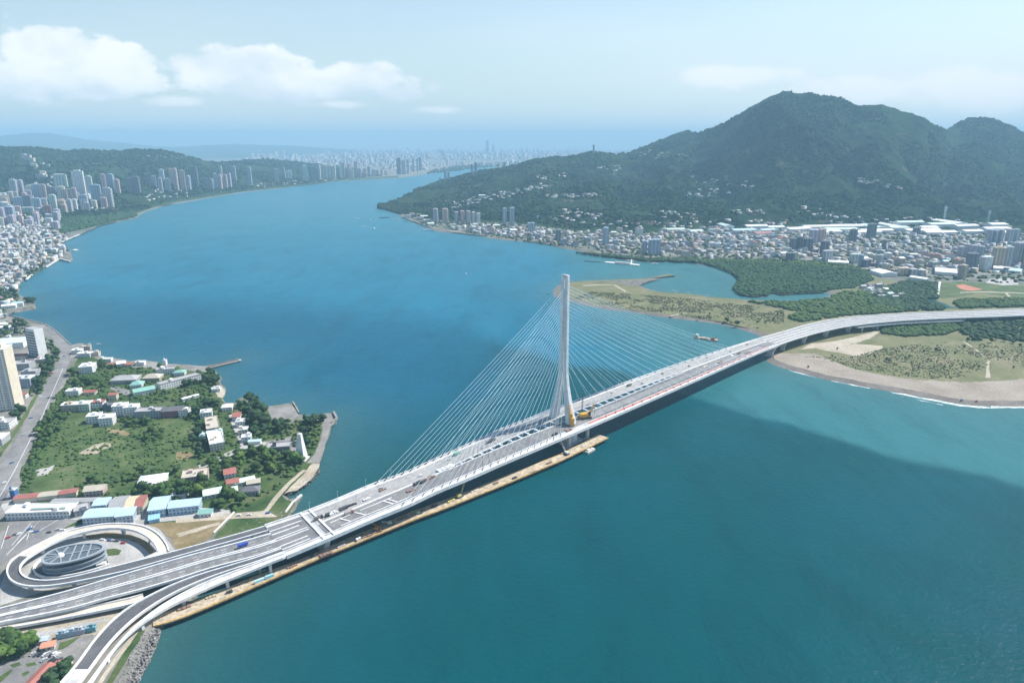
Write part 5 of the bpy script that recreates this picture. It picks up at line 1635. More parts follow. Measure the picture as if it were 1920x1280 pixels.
bpx(288, 712, 24, 18, 6, 6, W_TAN, R_TAN, 'hip', 'brownish hip-roofed hall left of the long white school block')
bpx(258, 724, 16, 16, 5, 12, W_WHITE, R_GREEN, 'hip', 'small teal-roofed pavilion behind the larger teal-roofed hall')
longb((250, 741), (290, 733), 15, 6, W_WHITE, R_GREEN, 'gable', 'white hall with a teal gable roof in the school grounds')
longb((298, 731), (374, 711), 12, 9, W_WHITE, R_GREY, 'flat', 'long white three-storey school block on the point')
bpx(312, 700, 26, 13, 8, 16, W_WHITE, R_GREY, 'flat', 'white block with grey roof behind the long school block')
bpx(338, 703, 16, 12, 6, 10, W_WHITE, R_GREEN, 'hip', 'small teal hip-roofed house behind the school block near the jetty')
bpx(406, 733, 12, 8, 4, 10, W_WHITE, R_WHITE, 'flat', 'small white beach house beside the small beach')
longb((342, 752), (372, 744), 6, 4, W_WHITE, R_WHITE, 'sheet', 'long narrow white-roofed shed behind the brick house', 'shed', 'shed', False)
bpx(140, 741, 17, 12, 8, 8, W_WHITE, R_WHITE, 'flat', 'two-tier white-roofed house at the left end of the meadow row, behind')
bpx(135, 770, 20, 13, 10, 8, W_TAN, R_WHITE, 'flat', 'brown-fronted house with white roof at the left end of the meadow row')
bpx(162, 768, 14, 14, 10, 8, W_GREEN, R_WHITE, 'flat', 'green-fronted house in the meadow row next to the brown-fronted one')
bpx(186, 764, 15, 12, 9, 8, W_WHITE, R_RED, 'flat', 'white house with a red roof deck in the meadow row')
bpx(207, 768, 13, 13, 8, 8, W_DARK, R_DARK, 'flat', 'dark low house in the middle of the meadow row')
bpx(228, 776, 17, 14, 13, 12, W_WHITE, R_WHITE, 'flat', 'tall white modern house in the meadow row, left of its twin')
bpx(249, 777, 17, 14, 12, 12, W_WHITE, R_WHITE, 'flat', 'tall white modern house in the meadow row, right of its twin')
bpx(170, 738, 15, 10, 4, 8, W_CREAM, R_RED, 'gable', 'low red-roofed house behind the meadow row')
bpx(214, 748, 10, 9, 8, 10, W_CREAM, R_RED, 'gable', 'narrow cream house with a steep red gable behind the meadow row')
bpx(282, 780, 32, 15, 9, 8, W_GREY, R_GREY, 'flat', 'long grey flat-roofed block at the right of the meadow row')
bpx(326, 778, 24, 16, 9, 12, W_MAROON, R_MAROON if False else R_DARK, 'gable', 'brick house with a dark red gable beside the grey block')
bpx(347, 778, 12, 14, 8, 12, W_WHITE, R_GREY, 'flat', 'white house adjoining the brick house')
bpx(179, 790, 16, 14, 9, 14, W_WHITE, R_WHITE, 'flat', 'white-roofed house standing forward of the meadow row, left of a pair')
bpx(203, 794, 16, 16, 10, 14, W_WHITE, R_WHITE, 'flat', 'white-roofed house standing forward of the meadow row, right of a pair')
bpx(388, 783, 14, 14, 9, 20, W_WHITE, R_WHITE, 'flat', 'white house at the head of the long terrace')
longb((397, 792), (401, 815), 15, 8, W_CREAM, R_TAN, 'flat', 'tan-roofed upper part of the long terrace')
longb((402, 820), (409, 845), 16, 9, W_CREAM, R_WHITE, 'flat', 'pale lower block of the long terrace above the lane')
bpx(383, 825, 8, 13, 7, 14, W_WHITE, R_GREEN, 'flat', 'narrow teal-roofed annex left of the long terrace')
bpx(411, 819, 8, 12, 8, 14, W_WHITE, R_GREEN, 'flat', 'narrow teal-roofed annex right of the long terrace')
bpx(427, 768, 13, 12, 6, 14, W_WHITE, R_WHITE, 'hip', 'white pyramid-roofed pavilion near the small beach')
bpx(445, 785, 9, 16, 6, 14, W_WHITE, R_RED, 'gable', 'red-roofed house at the head of the quay lane')
bpx(452, 798, 11, 11, 7, 14, W_WHITE, R_WHITE, 'flat', 'white house in the quay lane, next below the red roof')
bpx(457, 812, 11, 11, 6, 14, W_CREAM, R_WHITE, 'flat', 'cream house in the middle of the quay lane')
bpx(463, 826, 11, 10, 6, 14, W_WHITE, R_WHITE, 'flat', 'white house at the lower end of the quay lane')
bpx(478, 831, 14, 6, 4, 8, W_WHITE, R_BLUE, 'sheet', 'low blue-roofed market shed at the lane end', 'shed', 'shed', False)
longb((503, 843), (545, 840), 14, 5, W_DARK, R_GREY, 'flat', 'low grey-roofed hall along the plaza with a dark front')
bpx(571, 812, 12, 6, 4, 10, W_WHITE, R_WHITE, 'flat', 'small white kiosk behind the tapered white monument', 'kiosk', 'kiosk', False)
bpx(432, 892, 12, 15, 6, 24, W_WHITE, R_RED, 'gable', 'red-roofed house in the trees, upper of two')
bpx(437, 909, 12, 11, 5, 24, W_PINK, R_RED, 'gable', 'faded red-roofed house in the trees, lower of two')
longb((343, 900), (392, 893), 20, 6, W_PINK, R_TAN, 'flat', 'wide pinkish flat-roofed block between the meadow and the red roofs')
bpx(288, 906, 26, 18, 6, 16, W_WHITE, R_WHITE, 'hip', 'white-roofed villa at the lower right of the meadow')
bpx(300, 912, 12, 10, 5, 16, W_WHITE, R_WHITE, 'gable', 'white wing beside the white-roofed villa')
bpx(404, 926, 22, 14, 4, 24, W_WHITE, R_PALEGREEN, 'gable', 'pale green roofed shed left of the shore wood', 'shed', 'shed')
bpx(430, 924, 16, 11, 4, 24, W_WHITE, R_PALEGREEN, 'gable', 'pale green roofed shed beside the grey hip roof', 'shed', 'shed')
bpx(459, 905, 20, 10, 4, 30, W_WHITE, R_PALEGREEN, 'gable', 'pale green roofed shed at the edge of the shore wood', 'shed', 'shed')
bpx(476, 908, 13, 10, 4, 20, W_TAN, R_TAN, 'gable', 'tan-roofed cottage at the edge of the shore wood')
bpx(470, 924, 18, 11, 5, 10, W_GREY, R_DARK, 'hip', 'house with a dark grey hip roof above the shore grass')
bpx(334, 931, 18, 8, 4, 4, W_CREAM, R_WHITE, 'sheet', 'small cream-roofed shed behind the blue-roofed sheds', 'shed', 'shed', False)
bpx(180, 924, 18, 13, 6, 12, W_PINK, R_TAN, 'gable', 'pinkish house at the bottom of the meadow')
longb((30, 940), (75, 935), 10, 5, W_CREAM, R_RED, 'sheet', 'long red-roofed shed below the meadow, left end', 'shed', 'shed', False)
longb((76, 935), (112, 931), 10, 5, W_CREAM, R_TAN, 'sheet', 'long tan-roofed shed below the meadow, middle', 'shed', 'shed', False)
longb((113, 931), (146, 926), 10, 5, W_CREAM, R_RED, 'sheet', 'long red-roofed shed below the meadow, right end', 'shed', 'shed', False)
bpx(28, 932, 5, 5, 9, 0, (0.05, 0.16, 0.36), R_WHITE, 'flat', 'small dark blue kiosk tower beside the shore road', 'kiosk', 'kiosk', False)
st = longb((22, 966), (140, 962), 17, 6.5, W_WHITE, R_WHITE, 'flat', 'long white-roofed station hall above the car park', 'station', 'station_hall')
MB().box((8, 0, 8.3), (32, 7, 1.6)).build('skylight', M_ROOF, st, R_PALEGREEN)
longb((140, 964), (170, 957), 15, 5.5, W_GREY, R_GREY, 'flat', 'grey-roofed hall adjoining the long white station')
longb((100, 946), (186, 943), 8, 4.5, W_GREY, R_GREY, 'sheet', 'long grey canopy between the station and the red-roofed sheds', 'shed', 'shed', False)
longb((164, 976), (221, 972), 17, 8, (0.42, 0.50, 0.56), R_BLUE, 'sheet', 'light blue warehouse roof nearest the loop ramp, left of its neighbour', 'warehouse', 'warehouse')
longb((222, 974), (255, 970), 17, 8, (0.42, 0.50, 0.56), R_BLUE, 'sheet', 'light blue warehouse roof nearest the loop ramp, right of its neighbour', 'warehouse', 'warehouse')
longb((181, 954), (206, 952), 15, 8, (0.42, 0.50, 0.56), R_BLUE, 'sheet', 'small light blue warehouse behind the two largest blue roofs', 'warehouse', 'warehouse')
longb((212, 956), (240, 953), 24, 8, W_GREY, R_GREY, 'sheet', 'grey-roofed warehouse between the blue roofs', 'warehouse', 'warehouse')
longb((241, 955), (258, 953), 24, 8, W_CREAM, (0.66, 0.55, 0.36), 'sheet', 'straw-yellow roofed warehouse between grey and red roofs', 'warehouse', 'warehouse')
longb((259, 953), (274, 951), 24, 8, W_CREAM, R_RED, 'sheet', 'red-roofed narrow warehouse beside the straw-yellow roof', 'warehouse', 'warehouse')
longb((285, 958), (317, 954), 26, 8, (0.42, 0.50, 0.56), R_BLUE, 'sheet', 'deep light blue warehouse left of the long blue shed', 'warehouse', 'warehouse')
longb((320, 959), (377, 953), 15, 8, (0.42, 0.55, 0.68), R_BLUE, 'sheet', 'long light blue shed with blue window dots at the shore end', 'warehouse', 'warehouse')
longb((280, 977), (300, 973), 10, 4, (0.30, 0.50, 0.70), (0.30, 0.55, 0.76), 'sheet', 'small bright blue lean-to below the deep blue warehouse', 'shed', 'shed', False)
bpx(386, 965, 12, 9, 4, 10, W_WHITE, R_GREEN, 'gable', 'small hut with teal roof right of the long blue shed', 'hut', 'hut')
# left edge
def cream_tower():
    p = at(18, 764, LAND_L)
    h = height_to(p, 652)
    r = empty('tower_block', p, math.radians(12))
    tag(r, 'tall cream tower block with pale window columns at the left edge by the shore road', 'tower block')
    MB().box((0, 0, h / 2 - 0.5), (26, 24, h + 1)).build('shaft', M_PLAINWALL, r, (0.60, 0.53, 0.42))
    for x in (-9, -3, 3, 9):
        for s in (-1, 1):
            MB().box((x, s * 12.4, h / 2 - 1), (4.2, 0.8, h - 4)).build('window_column', M_WALL, r, (0.74, 0.73, 0.68))
    for k in range(int(h / 3.3)):
        MB().box((-5, -13.2, 2.6 + k * 3.3), (3.4, 1.0, 1.1)).build('balcony', M_PLAINWALL, r, (0.66, 0.65, 0.60))
    MB().box((0, 0, h + 0.5), (27, 25, 1.0)).build('roof', M_ROOF, r, R_WHITE)
    MB().box((2, 0, h + 3.2), (14, 12, 4.4)).build('roof_structure', M_PLAINWALL, r, W_CREAM)
cream_tower()
def striped_hotel():
    a, b = at(61, 668, LAND_L), at(84, 664, LAND_L)
    c = (a + b) / 2
    h = height_to(c, 616)
    r = empty('hotel', c, math.radians(-28))
    tag(r, 'white slab hotel with dark balcony stripes beside the bay road', 'hotel')
    MB().box((0, 0, h / 2 - 0.5), (26, 12, h + 1)).build('shaft', M_PLAINWALL, r, (0.68, 0.68, 0.66))
    n = 9
    for k in range(n):
        z = 4 + k * (h - 5) / n
        MB().box((0, -6.12, z), (22, 0.3, 2.1)).build('balcony_recess', M_GLASSBAND, r)
        MB().box((0, -6.6, z - 1.5), (23, 1.1, 1.1)).build('balcony', M_PLAINWALL, r, (0.74, 0.73, 0.71))
    MB().box((-14.2, 0, h / 2), (2.4, 13, h + 3)).build('dark_end_pier', M_PLAINWALL, r, W_DARK)
    MB().box((13.8, 0, h / 2), (1.6, 14, h + 2)).build('end_wall', M_PLAINWALL, r, W_WHITE)
    MB().box((0, 0, h + 0.4), (26, 12.4, 0.8)).build('roof', M_ROOF, r, R_GREY)
striped_hotel()
longb((-30, 652), (52, 646), 38, 10, W_WHITE, (0.62, 0.78, 0.80), 'sheet', 'large pale blue roofed hall behind the cream tower block', 'hall', 'hall', False)
for i, (px, py, w_, d_, h, wl, rf, ty, lb) in enumerate([
    (45, 690, 26, 20, 9, W_GREY, R_GREY, 'flat', 'grey block with roof plant between the cream tower and the street trees'),
    (60, 706, 20, 16, 10, W_GREY, R_GREY, 'flat', 'grey stepped block nearest the street trees'),
    (50, 724, 20, 18, 14, W_BLUE, R_WHITE, 'flat', 'white-roofed house right of the cream tower, beside the street trees'),
    (78, 678, 14, 11, 5, W_PINK, R_WHITE, 'flat', 'small white-roofed house at the foot of the striped hotel'),
    (38, 672, 20, 12, 6, W_CREAM, R_RED, 'gable', 'red-trimmed low house below the pale blue roof'),
    (44, 745, 10, 9, 6, W_WHITE, R_RED, 'gable', 'small red-roofed shop at the foot of the cream tower'),
    (8, 800, 22, 20, 8, W_WHITE, R_GREY, 'flat', 'grey-roofed house at the left edge below the cream tower'),
    (-8, 830, 24, 20, 8, W_GREY, R_WHITE, 'flat', 'pale-roofed house at the left edge above the verge'),
    (4, 612, 16, 12, 6, W_WHITE, R_WHITE, 'gable', 'white-roofed villa in the wood by the bay, upper one'),
    (14, 618, 22, 12, 6, W_WHITE, R_WHITE, 'gable', 'long white-roofed villa in the wood by the bay, lower one'),
    (17, 634, 6, 6, 4, W_WHITE, R_WHITE, 'flat', 'tiny white hut in front of the wood by the bay')]):
    bpx(px, py, w_, d_, h, 10, wl, rf, ty, lb)
bpx(18, 577, 26, 12, 6, 20, W_WHITE, R_WHITE, 'gable', 'white boathouse with twin gables on the small headland')
bpx(34, 574, 20, 10, 8, 24, W_WHITE, (0.45, 0.66, 0.70), 'gable', 'white boathouse with a pale blue roof on the small headland')
# park corner and works cabins
longb((55, 1297), (97, 1254), 9, 4, W_WHITE, R_RED, 'gable', 'long red-roofed park building at the bottom edge', 'pavilion', 'pavilion')
bpx(121, 1248, 9, 6, 3.5, 20, W_WHITE, R_RED, 'gable', 'small red-roofed hut beside the white ramp', 'hut', 'hut')
longb((80, 1217), (104, 1212), 6, 3.5, W_CREAM, (0.62, 0.27, 0.17), 'gable', 'orange-roofed pavilion behind the park trees', 'pavilion', 'pavilion')
bpx(80, 1203, 8, 5, 3, 14, W_GREY, (0.45, 0.52, 0.60), 'sheet', 'grey-blue site cabin beside the park trees', 'cabin', 'site_cabin', False)
for i, (px, py, c, nm) in enumerate([(117, 1194, (0.30, 0.42, 0.47), 'leftmost'), (133, 1190.5, (0.36, 0.46, 0.52), 'second'), (152, 1187, (0.40, 0.43, 0.48), 'third'), (172, 1182.5, (0.17, 0.36, 0.40), 'rightmost')]):
    bpx(px, py, 6.4, 3.4, 3.0, 16, c, c, 'flat', f'blue site cabin, {nm} in the row of four below the side ramp', 'cabin', 'site_cabin', False, 'site cabins below the side ramp')

# ---- tower blocks of the left bank: photo column, foot row, top row, width in photo pixels, colour
def tpx(lst, region, seed, dk=1.0, z=None):
    rnd = random.Random(seed)
    for px, base, top, wpx, wall in lst:
        p = ground(px, base)
        h = height_to(p, top)
        s = F / slant(p)
        w_ = max(8.0, wpx / s * 0.78)
        d_ = min(w_ * 0.9, rnd.uniform(13, 20))
        tower(p, w_, d_, h, math.radians(rnd.uniform(-6, 26)), wall, None, None, rnd, max(1, min(4, int(w_ / 9))), 10.0, region)
tpx([(152, 368, 321, 22, W_WHITE), (160, 392, 366, 15, W_BLUE), (172, 374, 331, 11, W_GREEN), (183, 380, 347, 18, W_BLUE), (197, 360, 327, 8, W_PINK), (209, 352, 327, 14, W_BLUE), (222, 363, 337, 9, W_PINK), (206, 390, 353, 17, W_GREY),
     (28, 362, 337, 12, W_GREY), (41, 362, 338, 9, W_LILAC), (57, 367, 348, 12, W_CREAM), (71, 368, 346, 15, W_BLUE), (84, 372, 346, 9, W_PINK), (96, 368, 351, 20, W_DARK), (117, 372, 350, 14, W_CREAM), (116, 352, 327, 22, W_GREEN),
     (130, 374, 355, 10, W_DARK), (141, 380, 353, 10, W_PINK), (38, 392, 370, 17, W_BLUE), (55, 390, 367, 15, W_DARK), (72, 400, 372, 14, W_BLUE), (84, 386, 372, 10, W_WHITE), (103, 399, 366, 12, W_GREEN), (91, 404, 385, 13, W_MAROON), (116, 397, 376, 18, W_TAN),
     (122, 400, 384, 9, W_PINK), (133, 396, 374, 8, W_GREY), (142, 394, 374, 8, W_WHITE), (178, 391, 376, 9, W_CREAM), (4, 414, 390, 12, W_LILAC), (20, 410, 388, 20, W_BLUE), (34, 402, 387, 12, W_PINK), (51, 402, 389, 24, W_GREEN), (24, 420, 404, 12, W_LILAC),
     (70, 420, 400, 8, W_LILAC), (20, 376, 366, 10, W_CREAM), (8, 372, 362, 8, W_WHITE), (47, 374, 362, 8, W_PINK), (20, 396, 385, 9, W_GREY), (165, 396, 380, 8, W_LILAC), (60, 380, 368, 8, W_WHITE)], 'left bank tower cluster', 201)
_r = random.Random(77)
tpx([(_r.uniform(0, 215), b_, b_ - _r.uniform(9, 22), _r.uniform(7, 13), _r.choice([W_WHITE, W_CREAM, W_GREY, W_LILAC, W_PINK, W_BLUE, W_TAN])) for b_ in [_r.uniform(372, 396) for _ in range(22)]] + [(_r.uniform(0, 110), b_, b_ - _r.uniform(8, 18), _r.uniform(7, 12), _r.choice([W_WHITE, W_CREAM, W_GREY, W_LILAC, W_PINK])) for b_ in [_r.uniform(405, 436) for _ in range(16)]], 'left bank low blocks', 208)
tpx([(245, 362, 334, 12, W_DARK), (258, 363, 332, 14, W_DARK), (277, 346, 326, 9, W_DARK), (290, 352, 330, 9, W_GREY), (305, 341, 318, 9, W_WHITE), (302, 358, 334, 8, W_GREY), (316, 360, 335, 11, W_GREY), (323, 346, 317, 7, W_PINK), (332, 357, 317, 8, W_PINK), (345, 357, 320, 10, W_PINK),
     (355, 354, 330, 8, W_BLUE), (367, 348, 313, 13, W_DARK), (386, 354, 334, 12, W_DARK), (398, 354, 336, 7, W_GREY), (406, 354, 326, 8, W_BLUE), (414, 354, 328, 8, W_PINK), (424, 353, 328, 8, W_PINK), (432, 352, 326, 6, W_LILAC), (440, 338, 312, 8, W_GREY), (415, 332, 312, 5, W_GREY), (470, 347, 314, 7, W_BLUE)], 'middle waterfront towers', 202)
tpx([(520, 342, 317, 9, W_GREY), (534, 335, 315, 4, W_GREY), (543, 337, 320, 11, W_WHITE), (573, 341, 311, 11, W_GREEN), (588, 339, 313, 15, W_DARK), (600, 338, 310, 5, W_WHITE), (617, 336, 311, 32, W_CREAM), (640, 336, 303, 4, W_WHITE), (645, 335, 306, 6, W_PINK), (655, 335, 309, 6, W_PINK), (661, 335, 318, 6, W_CREAM), (668, 333, 304, 7, W_PINK),
     (675, 333, 316, 6, W_LILAC), (684, 332, 316, 7, W_PINK), (692, 331, 313, 6, W_GREY), (700, 331, 318, 7, W_LILAC), (707, 330, 319, 8, W_PINK), (716, 330, 318, 5, W_GREY), (724, 329, 320, 7, W_CREAM), (748, 327, 297, 9, W_DARK), (757, 327, 301, 9, W_GREY), (765, 326, 300, 5, W_LILAC), (775, 322, 298, 5, W_GREY), (783, 322, 298, 5, W_GREY), (788, 320, 296, 5, W_DARK)], 'far bend waterfront towers', 203)
tpx([(817, 417, 392, 11, W_LILAC), (835, 418, 392, 13, W_PINK), (856, 418, 398, 9, W_LILAC), (867, 419, 396, 9, W_PINK), (878, 419, 396, 9, W_LILAC), (888, 420, 398, 8, W_CREAM), (897, 421, 400, 8, W_WHITE), (946, 422, 391, 9, W_BLUE), (960, 423, 390, 11, W_BLUE), (996, 437, 418, 17, W_BLUE), (1046, 452, 431, 11, W_DARK), (1135, 459, 427, 11, W_BLUE), (1208, 475, 452, 10, W_BLUE), (1226, 477, 449, 26, W_BLUE)], 'right bank waterfront', 204)
tpx([(1485, 470, 447, 11, W_DARK), (1497, 469, 444, 11, W_DARK), (1513, 471, 447, 16, W_DARK), (1545, 475, 452, 14, W_DARK), (1598, 453, 430, 14, W_DARK), (1632, 449, 420, 20, W_DARK), (1717, 441, 427, 11, W_DARK), (1524, 455, 431, 16, W_LILAC), (1540, 452, 430, 12, W_PINK), (1480, 490, 474, 14, W_DARK), (1490, 489, 473, 8, W_CREAM), (1550, 490, 470, 20, W_GREY),
     (1528, 488, 480, 8, W_CREAM), (1601, 492, 476, 16, W_GREEN), (1613, 499, 478, 8, W_BLUE), (1622, 500, 487, 12, W_DARK), (1648, 498, 478, 10, W_GREY), (1664, 486, 474, 12, W_WHITE), (1656, 468, 450, 7, W_DARK), (1692, 516, 502, 16, W_TAN), (1710, 517, 504, 14, W_GREY), (1803, 522, 497, 12, W_TAN), (1820, 505, 475, 17, W_DARK), (1846, 505, 481, 22, W_WHITE), (1868, 501, 464, 20, W_TAN),
     (1885, 500, 463, 14, W_GREY), (1902, 496, 455, 14, W_GREY), (1916, 496, 454, 12, W_TAN), (1853, 456, 431, 9, W_GREY), (1863, 456, 432, 9, W_BLUE), (1873, 456, 431, 9, W_GREY), (1890, 456, 430, 10, W_GREY), (1902, 455, 430, 9, W_BLUE), (1800, 480, 462, 10, W_LILAC), (1812, 478, 458, 9, W_GREY), (1826, 478, 460, 10, W_LILAC), (1838, 482, 462, 9, W_BLUE), (1790, 476, 464, 9, W_GREY), (1726, 517, 506, 12, W_GREY), (1928, 500, 460, 14, W_GREY)], 'right bank town', 205)
tpx([(825, 343, 333, 3, W_GREY), (835, 340, 323, 4, W_BLUE), (841, 339, 323, 4, W_BLUE), (885, 326, 308, 5, W_LILAC), (892, 324, 305, 6, W_BLUE), (934, 318, 308, 3, W_GREY), (946, 315, 304, 4, W_BLUE)], 'headland skyline', 206)

# ---- houses of the towns, scattered by district
WALLS = [W_WHITE] * 4 + [W_CREAM] * 3 + [W_GREY] * 4 + [W_PINK, W_BLUE, W_LILAC, W_TAN]
ROOFS = [R_WHITE] * 5 + [R_GREY] * 7 + [R_RED] * 2 + [R_DARK] + [R_BLUE, R_PALEGREEN, R_TAN, R_TAN]
TAKEN = [(o.location.x, o.location.y) for o, *_ in ALLB]
def district(poly, n, region, seed, wr, dr, hr, dmin, rz=10, gab=0.25, name='house', cat='house', roofs=ROOFS, walls=WALLS, slope=False, windows=True):
    rnd = random.Random(seed)
    pts = []
    if slope:
        xs, ys = [p[0] for p in poly], [p[1] for p in poly]
        tries = 0
        while len(pts) < n and tries < n * 40:
            tries += 1
            px, py = rnd.uniform(min(xs), max(xs)), rnd.uniform(min(ys), max(ys))
            if in_poly(px, py, poly):
                pts.append(ground(px, py))
    else:
        z = LAND_L if poly[0][0] < 720 else LAND_R
        for x, y in scatter(poly, n, dmin, rnd, z):
            pts.append(Vector((x, y, max(z, terrain(x, y) if y > 2600 else z))))
    for p in pts:
        if any((p.x - a) ** 2 + (p.y - b) ** 2 < (dmin * 0.8) ** 2 for a, b in TAKEN):
            continue
        TAKEN.append((p.x, p.y))
        ty = 'gable' if rnd.random() < gab else ('sheet' if cat == 'warehouse' else 'flat')
        building(p, rnd.uniform(*wr), rnd.uniform(*dr), rnd.uniform(*hr), math.radians(rz + rnd.choice([0, 0, 0, 90]) + rnd.uniform(-8, 8)), rnd.choice(walls), rnd.choice(roofs), ty, name, cat, None, None, 6.0 if slope else 1.5, windows, rnd, not slope, region)
district([(-30, 600), (8, 597), (30, 556), (32, 532), (44, 522), (64, 508), (82, 494), (60, 490), (20, 505), (-30, 530)], 18, 'lower old town', 301, (9, 20), (9, 16), (5, 13), 17)
district([(-30, 528), (20, 503), (60, 488), (98, 484), (118, 478), (126, 470), (112, 458), (80, 452), (-30, 470)], 36, 'ferry quay old town', 302, (9, 22), (9, 18), (6, 18), 22)
district([(-30, 468), (80, 450), (112, 456), (128, 448), (100, 436), (-30, 440)], 14, 'upper old town', 303, (12, 26), (10, 20), (8, 22), 28)
district([(756, 402), (800, 406), (812, 424), (790, 414), (762, 408)], 9, 'headland hamlet', 304, (14, 40), (12, 24), (5, 12), 28)
district([(840, 428), (905, 424), (1000, 434), (1080, 440), (1150, 448), (1160, 468), (1100, 468), (1000, 450), (920, 443), (860, 434)], 40, 'right bank waterfront', 305, (12, 28), (10, 20), (6, 18), 30)
district([(1080, 432), (1200, 434), (1400, 432), (1480, 430), (1480, 456), (1300, 454), (1160, 448)], 28, 'rear right-bank town', 306, (14, 34), (12, 24), (8, 20), 34)
district([(1160, 448), (1300, 456), (1480, 458), (1500, 488), (1440, 484), (1340, 484), (1260, 482), (1170, 474)], 34, 'middle right-bank town', 307, (13, 30), (12, 22), (6, 18), 28)
district([(1500, 462), (1620, 458), (1800, 470), (1800, 500), (1790, 518), (1700, 512), (1650, 515), (1610, 498), (1560, 490), (1500, 486)], 36, 'far right-bank town', 308, (14, 32), (12, 22), (6, 17), 26)
district([(1606, 538), (1650, 532), (1664, 540), (1650, 552), (1690, 556), (1682, 566), (1640, 556)], 16, 'riverside hamlet', 309, (9, 18), (8, 13), (4, 7), 17, gab=0.6)
# sheds and factories
district([(1130, 428), (1200, 431), (1400, 430), (1480, 428), (1480, 436), (1300, 438), (1140, 436)], 12, 'rear right-bank town', 311, (50, 100), (30, 45), (8, 12), 70, gab=0, name='warehouse', cat='warehouse', roofs=[R_WHITE] * 4 + [R_PALEGREEN, R_BLUE], walls=[W_WHITE], windows=False)
district([(1480, 430), (1620, 424), (1780, 424), (1880, 430), (1880, 444), (1760, 440), (1640, 440), (1500, 440)], 22, 'factory belt', 312, (70, 150), (36, 60), (9, 13), 85, gab=0, name='warehouse', cat='warehouse', roofs=[R_WHITE] * 6 + [R_PALEGREEN], walls=[W_WHITE], windows=False)
for (a, b, d_, h, rf, lb) in (((1645, 512), (1668, 519), 45, 9, R_WHITE, 'white-roofed diagonal market hall at the edge of the mangrove'), ((1752, 511), (1792, 514), 70, 9, R_WHITE, 'broad white-roofed factory hall by the brown tower near the playing field'),
                              ((1708, 522), (1740, 527), 22, 6, R_WHITE, 'long thin white-roofed shed before the dark wood'), ((1862, 505), (1885, 507), 30, 7, R_WHITE, 'white-roofed hall beside the white gridded tower'), ((1885, 508), (1915, 511), 40, 6, R_BLUE, 'pale blue roofed hall at the right edge below the towers'),
                              ((1412, 443), (1442, 441), 40, 12, R_RED, 'large red-roofed hall in the back of the right bank town'), ((1552, 493), (1590, 495), 30, 6, R_WHITE, 'low pale hall between the town and the mangrove')):
    longb(a, b, d_, h, W_WHITE, rf, 'sheet', lb, 'warehouse', 'warehouse', False, LAND_R)
# houses on the slopes
district([(40, 297), (58, 297), (62, 305), (44, 305)], 3, 'hill village', 321, (26, 46), (16, 24), (22, 30), 20, slope=True, gab=0, walls=[W_WHITE, W_CREAM])
district([(56, 308), (90, 308), (110, 316), (108, 335), (95, 340), (56, 332)], 14, 'hill village', 322, (18, 34), (14, 20), (10, 20), 16, slope=True)
district([(840, 382), (1000, 350), (1030, 344), (1034, 352), (1010, 362), (970, 366), (950, 372), (860, 386), (845, 392)], 14, 'slope above the waterfront', 323, (16, 40), (12, 20), (5, 10), 16, slope=True)

# ---- labels: what a building looks like, then its place among its look-alikes
ORD = ['', 'second ', 'third ', 'fourth ', 'fifth ', 'sixth ', 'seventh ', 'eighth ', 'ninth ', 'tenth ', 'eleventh ', 'twelfth ', 'thirteenth ', 'fourteenth ', 'fifteenth ', 'sixteenth ', 'seventeenth ', 'eighteenth ', 'nineteenth ', 'twentieth ']
def label_all():
    groups = {}
    for o, region, cat, wall, roof, ty in ALLB:
        if ty == 'tower':
            d = f'{wall} apartment tower'
        elif cat == 'warehouse':
            d = f'{roof}-roofed warehouse'
        else:
            d = f'{wall} {"gabled" if ty == "gable" else "flat"} house with {roof} roof'
        groups.setdefault((region, d), []).append(o)
        o['group'] = ('tower blocks of the ' if ty == 'tower' else 'warehouses of the ' if cat == 'warehouse' else 'houses of the ') + region
    for (region, d), os_ in groups.items():
        if len(os_) == 1:
            os_[0]['label'] = f'only {d} of the {region}'
            continue
        os_.sort(key=lambda o: to_px(o.location)[0])
        n = len(os_)
        for i, o in enumerate(os_):
            if i < (n + 1) // 2:
                k = f'{ORD[i]}leftmost' if i == 0 else f'{ORD[i].strip()} from left'
            else:
                j = n - 1 - i
                k = 'rightmost' if j == 0 else f'{ORD[j].strip()} from right'
            o['label'] = f'{d}, {k} in the {region}'
label_all()

# ---- the rest of the towns and the far city, each one mass of small buildings
def tint_mat():
    def fn(t, b):
        a = t.n('ShaderNodeAttribute', attribute_name='tint')
        t.l(a.outputs['Color'], b.inputs['Base Color'])
        b.inputs['Roughness'].default_value = 0.8
    return mat('mass_of_buildings', fn)
def mass(name, P, W, D, Hh, RZ, colW, colR, label):
    n = len(P)
    q = np.array([(-.5, -.5, 0), (.5, -.5, 0), (.5, .5, 0), (-.5, .5, 0), (-.5, -.5, 1), (.5, -.5, 1), (.5, .5, 1), (-.5, .5, 1)])
    S = np.stack([W, D, Hh], -1)[:, None, :] * q[None]
    c, s = np.cos(RZ)[:, None], np.sin(RZ)[:, None]
    V = np.stack([S[..., 0] * c - S[..., 1] * s, S[..., 0] * s + S[..., 1] * c, S[..., 2]], -1) + P[:, None, :]
    fc = np.array([(0, 1, 5, 4), (1, 2, 6, 5), (2, 3, 7, 6), (3, 0, 4, 7), (4, 5, 6, 7)])
    Fq = fc[None] + (np.arange(n) * 8)[:, None, None]
    me = np_mesh(name, V.reshape(-1, 3), Fq.reshape(-1, 4))
    cols = np.ones((n, 5, 4), np.float32)
    cols[:, :4, :3] = colW[:, None, :]
    cols[:, 4, :3] = colR
    at_ = me.attributes.new('tint', 'FLOAT_COLOR', 'FACE')
    at_.data.foreach_set('color', cols.ravel())
    return tag(link(name, me, tint_mat()), label, None, None, 'stuff')
